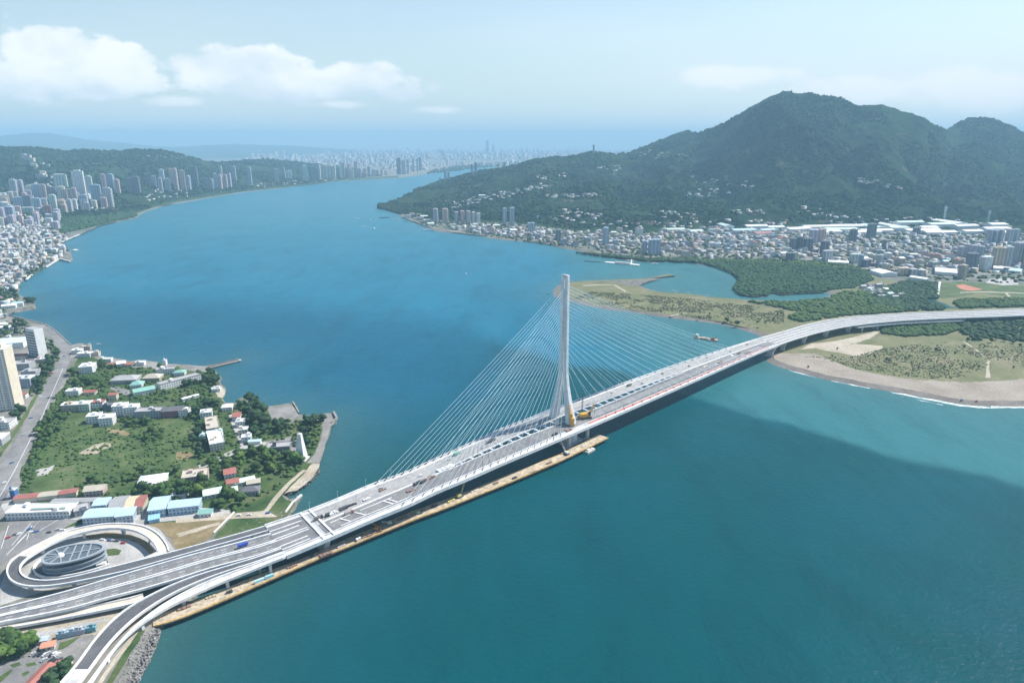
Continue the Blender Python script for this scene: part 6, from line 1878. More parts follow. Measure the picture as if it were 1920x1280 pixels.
def mass_in(name, polys, n, seed, wr, hr, label, slope=False):
    rng = np.random.default_rng(seed)
    rnd = random.Random(seed)
    P = []
    for poly, k in polys:
        if slope:
            xs, ys = [p[0] for p in poly], [p[1] for p in poly]
            c = 0
            while c < k:
                px, py = rnd.uniform(min(xs), max(xs)), rnd.uniform(min(ys), max(ys))
                if in_poly(px, py, poly):
                    g = ground(px, py)
                    P.append((g.x, g.y, g.z - 2))
                    c += 1
        else:
            z = LAND_L if poly[0][0] < 720 else LAND_R
            for x, y in scatter(poly, k, 9.0, rnd, z):
                if all((x - a) ** 2 + (y - b) ** 2 > 140 for a, b in TAKEN):
                    P.append((x, y, max(z, terrain(x, y) if y > 2600 else z) - 1.0))
    P = np.array(P)
    m = len(P)
    wc = rng.uniform(0.45, 0.95, (m, 1)) * np.array(WALLS)[rng.integers(len(WALLS), size=m)]
    RR = [R_WHITE] * 3 + [R_GREY] * 7 + [(0.5, 0.5, 0.49)] * 3 + [(0.22, 0.22, 0.23)] * 3 + [R_TAN] * 2 + [R_DARK, R_RED, R_PALEGREEN, R_BLUE]
    rc = np.array(RR)[rng.integers(len(RR), size=m)] * rng.uniform(0.75, 1.1, (m, 1))
    return mass(name, P, rng.uniform(*wr, m), rng.uniform(*wr, m) * 0.8, rng.uniform(*hr, m) + 1, rng.uniform(0, 0.5, m), wc, rc, label)
mass_in('small_houses', [([(-30, 600), (8, 597), (30, 556), (32, 532), (64, 508), (110, 484), (126, 470), (112, 456), (128, 448), (100, 430), (90, 412), (-30, 418)], 640)], 0, 401, (7, 15), (4, 12), 'close-packed small houses filling the old town on the left bank')
mass_in('small_houses', [([(840, 428), (905, 424), (1080, 434), (1200, 434), (1480, 430), (1800, 440), (1920, 446), (2050, 450), (2050, 520), (1920, 512), (1800, 516), (1700, 514), (1610, 498), (1500, 487), (1340, 485), (1170, 476), (1000, 451), (860, 434)], 950)], 0, 402, (9, 20), (4, 13), 'small houses filling the right bank town')
mass_in('slope_houses', [([(-10, 365), (60, 345), (110, 340), (140, 372), (200, 392), (100, 402), (-10, 415)], 150), ([(840, 382), (1000, 348), (1030, 344), (1030, 352), (960, 370), (850, 392)], 60), ([(1100, 310), (1140, 306), (1180, 318), (1150, 330)], 12), ([(1290, 330), (1400, 340), (1420, 352), (1300, 345)], 12), ([(1480, 385), (1560, 395), (1560, 405), (1490, 400)], 12), ([(1600, 330), (1680, 350), (1700, 362), (1610, 345)], 12), ([(480, 344), (560, 338), (560, 346), (480, 352)], 26), ([(270, 356), (350, 352), (352, 372), (275, 378)], 24), ([(590, 336), (640, 332), (640, 338), (590, 342)], 22), ([(1050, 392), (1120, 398), (1130, 410), (1060, 405)], 16), ([(1200, 395), (1300, 402), (1300, 412), (1210, 408)], 14), ([(1000, 404), (1200, 416), (1400, 414), (1480, 412), (1480, 428), (1200, 430), (1000, 414)], 60), ([(1540, 405), (1700, 408), (1900, 418), (1900, 430), (1700, 420), (1540, 420)], 40), ([(1000, 330), (1060, 325), (1070, 335), (1010, 340)], 10), ([(1280, 362), (1360, 356), (1370, 366), (1290, 374)], 22), ([(1015, 366), (1130, 362), (1130, 370), (1015, 372)], 26), ([(1190, 285), (1240, 280), (1300, 292), (1290, 300), (1200, 296)], 16), ([(1375, 396), (1430, 396), (1430, 404), (1378, 404)], 8), ([(275, 292), (350, 293), (350, 297), (275, 297)], 12)], 0, 403, (9, 24), (4, 9), 'small pale houses strewn over the slopes', True)
def far_city():
    rng = np.random.default_rng(405)
    n = 5200
    py = 281 + 38 * rng.random(n) ** 1.6
    px = rng.uniform(455, 1290, n)
    keep = np.ones(n, bool)
    P, hh = [], []
    for a, b in zip(px, py):
        p = at(a, b, LAND_L)
        u_ = p.x / p.y
        if p.y < 7200 or p.y > 25500:
            continue
        if a < 720 and b > 312 - max(0, 560 - a) * 0.1:
            continue
        if 800 < a < 1010 and (300 < b < 308 or b > 312):       # river reaches and fields
            continue
        P.append((p.x, p.y, LAND_L - 1))
    P = np.array(P)
    m = len(P)
    big = rng.random(m) < 0.10
    hgt = np.where(big, rng.uniform(50, 110, m), rng.uniform(12, 42, m)) * np.clip(P[:, 1] / 14000, 0.6, 1.3)
    wdt = np.where(big, rng.uniform(30, 55, m), rng.uniform(30, 95, m)) * np.clip(P[:, 1] / 14000, 0.6, 1.3)
    pal = np.array([W_WHITE, W_WHITE, W_CREAM, W_GREY, W_BLUE, W_LILAC, W_PINK])
    wc = pal[rng.integers(len(pal), size=m)]
    return mass('distant_city', P, wdt, wdt * 0.7, hgt, rng.uniform(0, 0.8, m), wc * 0.7, wc * 0.8, 'hazy distant city spread over the plain beyond the river bend')
far_city()
tpx([(1113, 290, 272, 3, W_GREY), (914, 290, 264, 6, W_BLUE), (925, 288, 272, 4, W_GREY), (830, 296, 282, 6, W_GREY)], 'horizon', 207)
label_all()

# ------------------------------------------------------------------ single things
M_PAINTC = objcol('gloss_paint', 0.35)
M_OVALWALL = plain('blue_grey_cladding', (0.13, 0.18, 0.22), 0.35, 0.1, 0.2)
M_OVALRIM = plain('pale_rim', (0.30, 0.335, 0.36), 0.5, 0.06, 0.3)
M_OVALROOF = plain('roof_recess', (0.10, 0.12, 0.14), 0.5, 0.2, 0.3)

# oval building inside the loop: three set-back storeys under a ribbed roof
def oval_building():
    c = at(134, 1062, LAND_L)
    rz = math.radians(20)
    r = empty('oval_building', c, rz)
    tag(r, 'oval blue-grey building with stepped storeys and a ribbed roof inside the loop ramp', 'building')
    def ring(a, b, n=40, egg=0.16):
        return [(math.cos(t) * a * (1 + egg * math.cos(t)), math.sin(t) * b) for t in [2 * math.pi * i / n for i in range(n)]]
    def slab(nm, a, b, z0, z1, m, par=r):
        o = MB().prism(ring(a, b), z0, z1).build(nm, m, par)
        return o
    slab('wall', 22.9, 13.9, -0.2, 4.0, M_OVALWALL)
    slab('terrace', 24.0, 14.9, 4.0, 4.5, M_OVALRIM)
    slab('wall', 22.4, 13.5, 4.5, 8.0, M_OVALWALL)
    slab('terrace', 23.6, 14.6, 8.0, 8.5, M_OVALRIM)
    slab('wall', 22.4, 13.6, 8.5, 12.0, M_OVALWALL)
    slab('glazing', 22.55, 13.75, 8.9, 11.2, M_GLASSBAND)
    slab('roof', 22.0, 13.2, 12.0, 12.35, M_OVALROOF)
    # rim and ribs
    mb = MB()
    o_, i_ = ring(23.6, 14.8), ring(21.4, 12.7)
    n = len(o_)
    vs = [(x, y, z) for z in (12.0, 13.3) for x, y in o_] + [(x, y, z) for z in (12.0, 13.3) for x, y in i_]
    fs = []
    for k in range(n):
        j = (k + 1) % n
        fs += [(k, j, n + j, n + k), (n + k, n + j, 3 * n + j, 3 * n + k), (2 * n + j, 2 * n + k, 3 * n + k, 3 * n + j), (j, k, 2 * n + k, 2 * n + j)]
    mb.add(vs, fs)
    mb.build('roof_rim', M_OVALRIM, r)
    for k in range(7):
        a = math.pi * (0.55 + 0.9 * k / 6)
        MB().bar((-6, 0, 12.7), (math.cos(a) * 19.5, math.sin(a) * 12.0, 12.7), 0.9, 0.6).build('roof_rib', M_OVALRIM, r)
    for x in (3, 9, 15):
        hgt = 12.2 * math.sqrt(max(0, 1 - (x / 25) ** 2))
        MB().bar((x, -hgt, 12.7), (x, hgt, 12.7), 0.9, 0.6).build('roof_rib', M_OVALRIM, r)
    MB().bar((-4, 0, 12.75), (23, 0, 12.75), 1.0, 0.6).build('roof_rib', M_OVALRIM, r)
    MB().tube((-6, 0, 12.3), (-6, 0, 14.6), 3.2, 1.4, 20).build('skylight_cone', M_WHITE, r)
    MB().box((24, -8, 1.6), (7, 5, 3.4)).build('entrance_block', M_CONC, r)
oval_building()
def ring_wall():
    """low curved wall round the oval building"""
    pts = [(196, 1037), (150, 1032), (110, 1036), (84, 1046), (66, 1060), (62, 1074), (76, 1084), (100, 1086), (140, 1080), (180, 1070), (205, 1060)]
    line = resample(smooth(resample([at(a, b, LAND_L) for a, b in pts], 3), 4), 4)
    r = empty('curved_wall', line[0])
    tag(r, 'white curved retaining wall wrapping the oval building', 'wall')
    mb = MB()
    for a, b in zip(line, line[1:]):
        mb.bar(a + Vector((0, 0, 1.1)), b + Vector((0, 0, 1.1)), 1.3, 2.6)
    o = mb.build('wall_body', M_WHITE, r)
    o.matrix_parent_inverse = Matrix.Translation(-line[0])
ring_wall()

# tapered white monument on the plaza
def monument():
    p = at(566, 861, LAND_L)
    h = height_to(p, 809)
    r = empty('monument_tower', p, math.radians(-8))
    tag(r, 'tall white tapered monument tower at the plaza edge near the shore', 'monument')
    MB().box((0, 0, 0.8), (13, 13, 1.8)).build('plinth', M_CONC, r)
    n = 9
    for k in range(n):
        z0, z1 = 1.7 + (h - 4) * k / n, 1.7 + (h - 4) * (k + 1) / n
        w0 = 10.2 - 6.4 * k / n
        MB().box((0, 0, (z0 + z1) / 2 - 0.14), (w0, w0, z1 - z0 - 0.28), 0, 0.93).build('tier', M_WHITE, r)
        MB().box((0, 0, z1 - 0.14), (w0 * 0.98, w0 * 0.98, 0.26)).build('ledge', M_CONC, r)
    MB().tube((0, 0, h - 2.3), (0, 0, h), 0.8, 0.05, 8).build('spire', M_WHITE, r)
monument()

# old stone jetty off the point
def stone_jetty():
    a, b = at(386, 691, 1.6), at(450, 676.2, 1.6)
    r = empty('stone_jetty', a)
    tag(r, 'narrow old grey jetty reaching into the river from the wooded point', 'jetty')
    mb = MB().bar((0, 0, 0.2), b - a + Vector((0, 0, 0.2)), 4.2, 0.6)
    mb.build('walkway', M_PAVE_D, r)
    d = (b - a)
    for k in range(1, 10):
        q = d * (k / 10)
        MB().tube((q.x, q.y, -3), (q.x, q.y, 0), 0.5, 0.5, 7).build('pile', M_DARK, r)
    MB().box((d.x, d.y, 1.2), (4, 4, 1.6), math.atan2(d.y, d.x)).build('pier_head', M_CONC, r)
stone_jetty()
def sea_wall(pts, label, h=2.2, w_=2.0, m=None):
    line = [at(a, b, 0) for a, b in pts]
    r = empty('sea_wall', line[0])
    tag(r, label, 'wall')
    mb = MB()
    for a, b in zip(line, line[1:]):
        mb.bar(a - line[0] + Vector((0, 0, LAND_L - h / 2 + 1.0)), b - line[0] + Vector((0, 0, LAND_L - h / 2 + 1.0)), w_, h)
    mb.build('wall_body', m or M_CONC, r)
sea_wall([(566, 934), (550, 948), (536, 968)], 'straight pale breakwater wall at the shore end of the bridge')
sea_wall([(626, 777), (632, 789), (622, 798)], 'dark pier head wall at the corner of the stone quay', 3.0, 3.0, M_PAVE_D)
sea_wall([(549, 758), (556, 769), (561, 779)], 'dark edge wall of the square stone quay', 3.0, 2.0, M_PAVE_D)
sea_wall([(15, 594), (57, 604), (87, 612), (105, 624), (120, 638), (134, 651)], 'curved promenade wall along the bay beside the shore road', 3.4, 2.0, M_PAVE_D)
sea_wall([(86, 503), (112, 487), (132, 492)], 'pale quay wall of the old town ferry landing', 3.4, 5.0)
sea_wall([(115, 456), (149, 441.5)], 'long pale breakwater below the mangrove on the left bank', 2.5, 6.0)
sea_wall([(50, 527), (60, 518)], 'short white slipway at the lower old town', 2.0, 5.0, M_WHITE)
longwall = [((440, 968), (398, 1008))]
sea_wall([(440, 967), (402, 1006)], 'thin white wall between the dry field and the shore grass', 3.0, 1.4, M_WHITE)
# ferry pier with pontoons on the right bank
def ferry_pier():
    a, b = at(1135, 491.5, 1.0), at(1198, 497, 1.0)
    r = empty('ferry_pier', a)
    tag(r, 'long white ferry pier and pontoon off the right bank waterfront', 'pier')
    d = b - a
    MB().bar((0, 0, 0.4), d + Vector((0, 0, 0.4)), 16, 1.6).build('pontoon', M_WHITE, r)
    MB().bar(d * 0.3 + Vector((0, 0, 3)), d * 0.75 + Vector((0, 0, 3)), 9, 3.4).build('shelter', M_CONC, r)
    e = at(1184, 485, 2.5) - a
    MB().bar(d * 0.78 + Vector((0, 0, 1.2)), e, 4, 0.8).build('gangway', M_STEEL, r)
    MB().bar((-60, 22, 0.2), (-14, 4, 0.2), 7, 1.2).build('outer_float', M_DARK, r)
ferry_pier()
def pontoon_quay():
    a, b = at(136, 486, 1.0), at(150, 469, 1.0)
    r = empty('pontoon', at(138, 471, 0))
    tag(r, 'white floating landing stage off the old town ferry quay', 'pontoon')
    q = at(146, 469, 0) - at(138, 471, 0)
    MB().bar((-6, 0, 0.9), (q.x, q.y, 0.9), 8, 1.8).build('float', M_CONC, r)
    MB().bar((-2, 0, 3.2), (q.x * 0.7, q.y * 0.7, 3.2), 6, 2.6).build('shelter', M_WHITE, r)
pontoon_quay()

# ---- boats
def hull(L, B, D, bow=0.3):
    """boat hull: pointed bow, flat stern, flared sides"""
    prof = [(-0.5, 0.8), (-0.3, 1.0), (0.0, 1.0), (0.5 - bow, 0.85), (0.5 - bow * 0.4, 0.45), (0.5, 0.02)]
    vs, fs = [], []
    for x, k in prof:
        for y, z in ((-0.36 * k, -D * 0.4), (0.36 * k, -D * 0.4), (0.5 * k, D * (0.6 + max(0, x) * 0.5)), (-0.5 * k, D * (0.6 + max(0, x) * 0.5))):
            vs.append((x * L, y * B, z))
    for i in range(len(prof) - 1):
        o, q = i * 4, i * 4 + 4
        for j in range(4):
            jj = (j + 1) % 4
            fs.append((o + j, o + jj, q + jj, q + j))
    m = len(prof) * 4
    fs += [(3, 2, 1, 0), (m - 4, m - 3, m - 2, m - 1)]
    mb = MB()
    mb.add(vs, fs)
    return mb
def boat(px, py, L, rz, label, col=(0.75, 0.76, 0.77), cabin=True, name='motor_boat', cat='boat', group=None):
    r = empty(name, at(px, py, 0), math.radians(rz))
    tag(r, label, cat, group)
    hull(L, L * 0.27, L * 0.12).build('hull', M_PAINTC, r, col)
    if cabin:
        MB().box((-L * 0.08, 0, L * 0.13), (L * 0.42, L * 0.18, L * 0.13), 0, 0.9).build('cabin', M_PAINTC, r, (0.78, 0.79, 0.80))
        MB().box((L * 0.0, 0, L * 0.15), (L * 0.30, L * 0.175, L * 0.035)).build('windows', M_GLASSBAND, r)
        MB().tube((-L * 0.15, 0, L * 0.18), (-L * 0.15, 0, L * 0.36), 0.12, 0.06, 5).build('mast', M_STEEL, r)
boat(185, 645.5, 9, 10, 'small pale boat moored alone off the road bend on the left bank', (0.5, 0.62, 0.68))
boat(683, 424.5, 20, 30, 'white boat with a short wake in mid river, left of a pair')
boat(700, 429, 22, 140, 'white boat in mid river below the headland, right of a pair')
boat(670, 410, 20, 40, 'white boat in mid river, nearest the far bend')
boat(748, 333.5, 34, 0, 'white ferry far up the river before the distant towers', name='ferry')
boat(695, 412, 14, 80, 'tiny white boat between the mid river boats')
boat(744, 412, 26, 20, 'white moored boat off the headland, upper of the moored row')
boat(760, 415, 24, 10, 'dark moored boat off the headland, right of the white one', (0.10, 0.12, 0.14))
boat(720, 408.5, 44, 8, 'long dark barge moored off the tip of the headland', (0.10, 0.11, 0.12), False, 'moored_barge', 'barge')
boat(792, 432, 22, 10, 'white boat moored off the headland waterfront, leftmost of three')
boat(801, 432.6, 30, 10, 'blue and white ferry moored off the headland waterfront, middle of three', (0.35, 0.55, 0.66), name='ferry')
boat(809, 432.4, 22, 10, 'dark boat moored off the headland waterfront, rightmost of three', (0.08, 0.12, 0.22))
boat(874, 513, 9, 60, 'lone white dinghy in open water left of the mast')
boat(1228, 495, 22, 6, 'white boat moored at the mouth of the lagoon')
for i, (px, py, nm) in enumerate([(1262, 545, 'leftmost'), (1268, 546.5, 'second'), (1290, 549, 'third'), (1326, 554, 'rightmost')]):
    boat(px, py, 8, 30 + i * 50, f'small white boat moored on the lagoon edge, {nm} of four', group='boats on the lagoon')
for i, (px, py, nm) in enumerate([(1006, 548, 'leftmost'), (1027, 551, 'middle'), (1018, 556, 'lowest')]):
    boat(px, py, 9, 20 * i, f'dark low raft off the tip of the sandy spit, {nm} of three', (0.08, 0.10, 0.10), False, 'raft', 'raft', 'rafts off the spit')
# work barge near the right span
def barge():
    a, b = at(1301, 633, 0), at(1347, 640, 0)
    c = (a + b) / 2
    r = empty('work_barge', c, math.atan2((b - a).y, (b - a).x))
    tag(r, 'rust-coloured work barge with cabin and crane moored beside the right span', 'barge')
    L = (b - a).length
    mb = MB()
    k = 11
    vs = [(-L / 2 + 3, -k / 2, -1), (L / 2 - 3, -k / 2, -1), (L / 2 - 3, k / 2, -1), (-L / 2 + 3, k / 2, -1), (-L / 2, -k / 2, 2.2), (L / 2, -k / 2, 2.2), (L / 2, k / 2, 2.2), (-L / 2, k / 2, 2.2)]
    mb.add(vs, [(3, 2, 1, 0), (4, 5, 6, 7), (0, 1, 5, 4), (1, 2, 6, 5), (2, 3, 7, 6), (3, 0, 4, 7)])
    mb.build('hull', plain('rusty_hull', (0.075, 0.06, 0.055), 0.7, 0.25, 0.4), r)
    MB().box((0, 0, 2.3), (L - 2, k - 1, 0.2)).build('deck', plain('rusty_deck', (0.36, 0.27, 0.20), 0.8, 0.25, 0.3), r)
    MB().box((-L * 0.38, 0, 4.4), (6, 7, 4.0)).build('cabin', M_PAINTC, r, (0.42, 0.36, 0.36))
    MB().box((-L * 0.38, 0, 6.9), (4, 5, 1.4)).build('wheelhouse', M_PAINTC, r, (0.7, 0.7, 0.68))
    MB().box((L * 0.27, 0, 3.9), (6, 5, 3.0)).build('winch_house', M_PAINTC, r, (0.22, 0.15, 0.12))
    MB().bar((L * 0.25, 0, 5), (L * 0.46, 0, 9), 0.7, 0.7).build('crane_boom', M_YELLOW, r)
    MB().box((-2, 0, 3.0), (14, 6, 1.2)).build('cargo', M_PLANK, r)
barge()
# landing barge tied to the end of the works jetty
def landing():
    c = at(1105, 846, 0)
    ang = math.atan2(jr.s[-1][2].y, jr.s[-1][2].x)
    r = empty('landing_pontoon', c, ang)
    tag(r, 'small pale pontoon tied to the river side of the works jetty near its tip', 'pontoon')
    MB().box((0, 0, 1.0), (14, 7, 2.4)).build('float', M_BEIGE, r)
    MB().box((-2, 0, 3.0), (5, 4, 1.6)).build('cabin', M_WHITE, r)
    MB().box((5, 0, 2.5), (3, 5, 0.6)).build('ramp', M_WHITE, r)
landing()

# ---- cranes and plant
def lattice(mb, p, q, w_, n):
    p, q = Vector(p), Vector(q)
    d = (q - p).normalized()
    s = d.cross(Vector((0, 0, 1)))
    s = s.normalized() if s.length > 0.05 else Vector((1, 0, 0))
    t = s.cross(d)
    cs = [(s * i + t * j) * (w_ / 2) for i, j in ((-1, -1), (1, -1), (1, 1), (-1, 1))]
    for c in cs:
        mb.bar(p + c, q + c, w_ * 0.16)
    for k in range(n):
        a, b = p.lerp(q, k / n), p.lerp(q, (k + 1) / n)
        for i in range(4):
            mb.bar(a + cs[i], b + cs[(i + 1) % 4], w_ * 0.11)
    return mb
def climber():
    """yellow hoist mast and platform tied to the right leg of the bridge mast"""
    p = Vector((TB.x, TB.y, 0)) + Tn * 20.5 - Tt * 5
    r = empty('hoist_tower', (p.x, p.y, 25.0))
    tag(r, 'yellow lattice hoist tower standing against the foot of the bridge mast', 'hoist')
    q = Vector((TB.x, TB.y, 50)) + Tn * 15.2 - Tt * 5.0 - Vector((p.x, p.y, 25))
    lattice(MB(), (0, 0, 0), (q.x, q.y, q.z), 2.0, 9).build('mast', M_YELLOW, r)
    MB().box((0, 0, 5), (4.6, 4.6, 10)).build('base_section', M_YELLOW, r)
    m = Vector((q.x, q.y, q.z)) * 0.42
    MB().box((m.x, m.y, m.z), (3.6, 3.6, 9)).build('lift_cage', M_YELLOW, r)
climber()
def deck_crane(i, f, label, boom, cols, rz, s=1.0, base=None, name='crawler_crane', cat='crane'):
    p = base if base is not None else R.p(i, f, 0.15)
    r = empty(name, p, rz)
    r.scale = (s, s, s)
    tag(r, label, cat)
    for y in (-2.0, 2.0):
        MB().box((0, y, 0.6), (6.4, 1.1, 1.2)).build('track', M_DARK, r)
    MB().box((-0.6, 0, 2.4), (6.0, 3.4, 2.2)).build('body', M_PAINTC, r, cols)
    MB().box((2.0, -1.2, 2.9), (1.8, 1.2, 2.2)).build('cab', M_GLASSBAND, r)
    MB().box((-3.6, 0, 2.3), (1.4, 3.2, 1.8)).build('counterweight', M_PAINTC, r, tuple(c * 0.7 for c in cols))
    lattice(MB(), (2.2, 0, 2.6), boom, 1.1, 10).build('boom', M_PAINTC, r, cols)
    MB().tube(boom, (boom[0], boom[1], boom[2] - 7), 0.09, 0.09, 4).build('hook_line', M_DARK, r)
YEL = (0.66, 0.36, 0.04)
deck_crane(iT + 5, 0.70, 'large yellow crane on the near carriageway right of the bridge mast', (6, -1, 9), YEL, 0.4, 1.9)
deck_crane(iT + 6, 0.46, 'dark crane with an upright boom in the gap right of the bridge mast', (3.5, 0, 24), (0.10, 0.06, 0.05), 1.2, 1.1, R.p(iT + 5, 0.60, 0.15))
def jb(px, py):
    return at(px, py, TZ + 0.05)
deck_crane(0, 0, 'white crane with a raised boom on the works jetty below the bridge mast', (6, 4, 15), (0.62, 0.60, 0.55), 2.1, 1.0, jb(1062, 851))
deck_crane(0, 0, 'yellow-green crane with a raised boom on the works jetty left of the mast', (9, 0, 17), (0.55, 0.50, 0.20), 0.9, 1.0, jb(862, 931))
deck_crane(0, 0, 'orange crane with a low boom on the works jetty near the bridge joint', (-13, 3, 8), (0.62, 0.30, 0.06), -0.2, 1.0, jb(710, 994))
deck_crane(0, 0, 'pale green crane with a flat boom on the works jetty right of the orange one', (-11, -2, 6), (0.52, 0.60, 0.48), 0.3, 0.8, jb(733, 982))
deck_crane(0, 0, 'green crane lowered on the works jetty in mid length', (-10, 2, 4), (0.30, 0.42, 0.24), 0.5, 0.8, jb(786, 962))
deck_crane(0, 0, 'small yellow excavator on the works ground beside the park trees', (4.5, 0, 5), YEL, 0.6, 0.6, at(63, 1199, LAND_L + 0.2), 'excavator', 'excavator')
def stack(px, py, w_, d_, n, m, label, name='material_stack', cat='stack', h=1.2, rz=None):
    a = math.atan2(jr.s[jr.n // 2][2].y, jr.s[jr.n // 2][2].x) if rz is None else rz
    r = empty(name, jb(px, py), a)
    tag(r, label, cat)
    rnd = random.Random(int(px))
    for k in range(n):
        x = (k - (n - 1) / 2) * w_ / n
        MB().box((x, rnd.uniform(-0.4, 0.4), h * rnd.uniform(0.4, 0.5)), (w_ / n * 0.85, d_ * rnd.uniform(0.6, 1), h)).build('bundle', m, r)
def deck_pile(px, py, w_, d_, h, m, label, n=4):
    g = at(px, py, zint(ZP, px))
    i = R.nearest(g)
    a, b, T = R.s[i]
    f = min(0.86, max(0.12, (g - a).dot(b - a) / (b - a).length_squared))
    r = empty('material_stack', R.p(i, f, 0.06), math.atan2(T.y, T.x))
    tag(r, label, 'stack')
    rnd = random.Random(int(px))
    for k in range(n):
        x = (k - (n - 1) / 2) * w_ / n
        hh = h * rnd.uniform(0.6, 1.2)
        MB().box((x, rnd.uniform(-0.5, 0.5), hh / 2), (w_ / n * 0.8, d_ * rnd.uniform(0.6, 1), hh)).build('bundle', m, r)
M_RUST = plain('rusty_steel', (0.24, 0.15, 0.11), 0.8, 0.25, 0.5)
stack(692, 1003, 26, 4.0, 5, M_RUST, 'rusty steel bundles laid on the works jetty beside the orange crane')
stack(672, 1012, 5, 4, 2, M_WHITE, 'white site container on the works jetty left of the rusty steel', 'site_container', 'container', 2.6)
stack(612, 1040, 12, 5, 4, M_RUST, 'rusty scrap heap on the works jetty below the bridge joint pier', h=1.6)
stack(846, 939, 9, 4, 3, plain('yellow_formwork', (0.60, 0.50, 0.16), 0.7, 0.15, 0.4), 'yellow formwork panels on the works jetty beside the yellow-green crane')
stack(505, 1082, 8, 2.6, 1, plain('blue_container', (0.28, 0.58, 0.66), 0.6, 0.1, 0.4), 'light blue container on the left part of the works jetty, right of two', 'site_container', 'container', 2.6)
stack(486, 1090, 9, 2.6, 1, plain('cyan_container', (0.42, 0.68, 0.72), 0.6, 0.1, 0.4), 'pale cyan container on the left part of the works jetty, left of two', 'site_container', 'container', 2.6)
stack(585, 1042, 3, 2.4, 2, M_DARK, 'dark generator on the works jetty between joint pier and blue container', 'generator', 'generator', 2.2)
stack(345, 1139, 10, 4, 3, M_RUST, 'rusty beams at the shore end of the works jetty')
for px, py, w_, d_, nn, m, h, lb in ((395, 1119, 8, 3, 3, M_PLANK, 1.0, 'planks on the works jetty left of the pale cyan container'), (430, 1110, 5, 3, 2, M_DARK, 1.8, 'dark plant on the works jetty, first from the shore end'), (548, 1062, 9, 3, 4, M_RUST, 0.9, 'rusty beams on the works jetty right of the light blue container'), (640, 1024, 8, 3, 3, M_BEIGE, 1.2, 'beige blocks on the works jetty left of the white site container'),
                                        (755, 972, 10, 3, 4, M_RUST, 0.9, 'rusty beams on the works jetty left of the green lowered crane'), (815, 950, 7, 3, 3, M_DARK, 1.5, 'dark plant on the works jetty right of the green lowered crane'), (890, 920, 10, 3, 5, M_BEIGE, 0.9, 'beige panels on the works jetty right of the yellow-green crane'), (930, 906, 6, 3, 2, M_RUST, 1.2, 'rusty bundles on the works jetty halfway between the raised cranes'),
                                        (965, 896, 6, 3, 2, M_DARK, 1.4, 'dark generator on the works jetty left of the stacked planks'), (1030, 868, 8, 3, 3, M_RUST, 1.1, 'rusty bundles on the works jetty left of the white raised crane'), (1095, 837, 8, 3, 3, M_BEIGE, 1.0, 'beige bundles near the tip of the works jetty')):
    stack(px, py, w_, d_, nn, m, lb, h=h)
stack(1000, 884, 10, 3, 3, M_PLANK, 'stack of planks on the works jetty left of the white crane')

for px, py, w_, d_, h, m, lb in ((628, 962, 10, 4, 1.6, M_WHITE, 'white pallets on the far carriageway just right of the bridge joint'), (663, 946, 9, 3, 1.3, M_DARK, 'dark pallets along the far barrier right of the joint'), (690, 936, 8, 3, 1.5, M_WHITE, 'white bundles on the far carriageway left of the first cables'),
                                 (612, 968, 6, 4, 2.2, M_DARK, 'dark plant beside the bridge joint on the far side'), (720, 918, 8, 3, 1.2, M_RUST, 'rusty bundles on the deck below the first far cables'), (785, 906, 14, 5, 1.8, M_DARK, 'dark heap of materials where the near cables begin'),
                                 (805, 897, 10, 5, 1.6, M_RUST, 'rust-brown heap of materials right of the dark heap'), (832, 880, 22, 7, 1.6, M_WHITE, 'long white tarpaulin stack at the left tip of the gap'), (770, 920, 9, 4, 1.3, M_RUST, 'brown planks stacked on the near carriageway among the cables'),
                                 (1072, 808, 10, 5, 2.0, M_RUST, 'brown formwork heap at the foot of the bridge mast'), (1040, 815, 8, 4, 1.8, M_DARK, 'dark plant left of the foot of the bridge mast'), (1012, 795, 14, 6, 1.0, M_DARK, 'dark open pit cover on the far carriageway behind the mast'),
                                 (1350, 680, 12, 5, 1.4, M_RUST, 'brown materials on the deck before the right bank pier'), (1400, 662, 14, 6, 1.2, M_RUST, 'rusty bundles on the deck over the right bank pier'), (1322, 688, 9, 4, 1.3, M_BEIGE, 'beige pallets near the right end of the cables'), (1372, 668, 8, 4, 1.6, M_WHITE, 'white pallets near the right bank pier')):
    deck_pile(px, py, w_, d_, h, m, lb)

# ---- cars and lorries
CARC = [((0.04, 0.045, 0.05), 'black'), ((0.75, 0.75, 0.74), 'white'), ((0.45, 0.46, 0.47), 'silver'), ((0.10, 0.11, 0.13), 'dark grey'), ((0.05, 0.12, 0.38), 'blue'), ((0.42, 0.06, 0.05), 'red')]
def car_meshes():
    b = MB()
    b.box((0, 0, 0.62), (4.4, 1.8, 0.66))
    b.box((-0.2, 0, 1.42), (2.1, 1.5, 0.12))
    c = MB().box((-0.2, 0, 1.17), (2.6, 1.62, 0.44), 0, 0.84)
    w_ = MB().tube((0, -0.12, 0), (0, 0.12, 0), 0.34, 0.34, 12)
    me = [b.mesh('body'), c.mesh('windows'), w_.mesh('wheel')]
    me[0].materials.append(M_PAINTC)
    me[1].materials.append(M_GLASSBAND)
    me[2].materials.append(M_DARK)
    return me
CAR = car_meshes()
def car(p, rz, col, label, group=None):
    r = empty('car', p, rz)
    tag(r, label, 'car', group)
    link('body', CAR[0], None, r, col)
    link('windows', CAR[1], None, r)
    for x in (-1.4, 1.35):
        for y in (-0.82, 0.82):
            o = link('wheel', CAR[2], None, r)
            o.location = (x, y, 0.34)
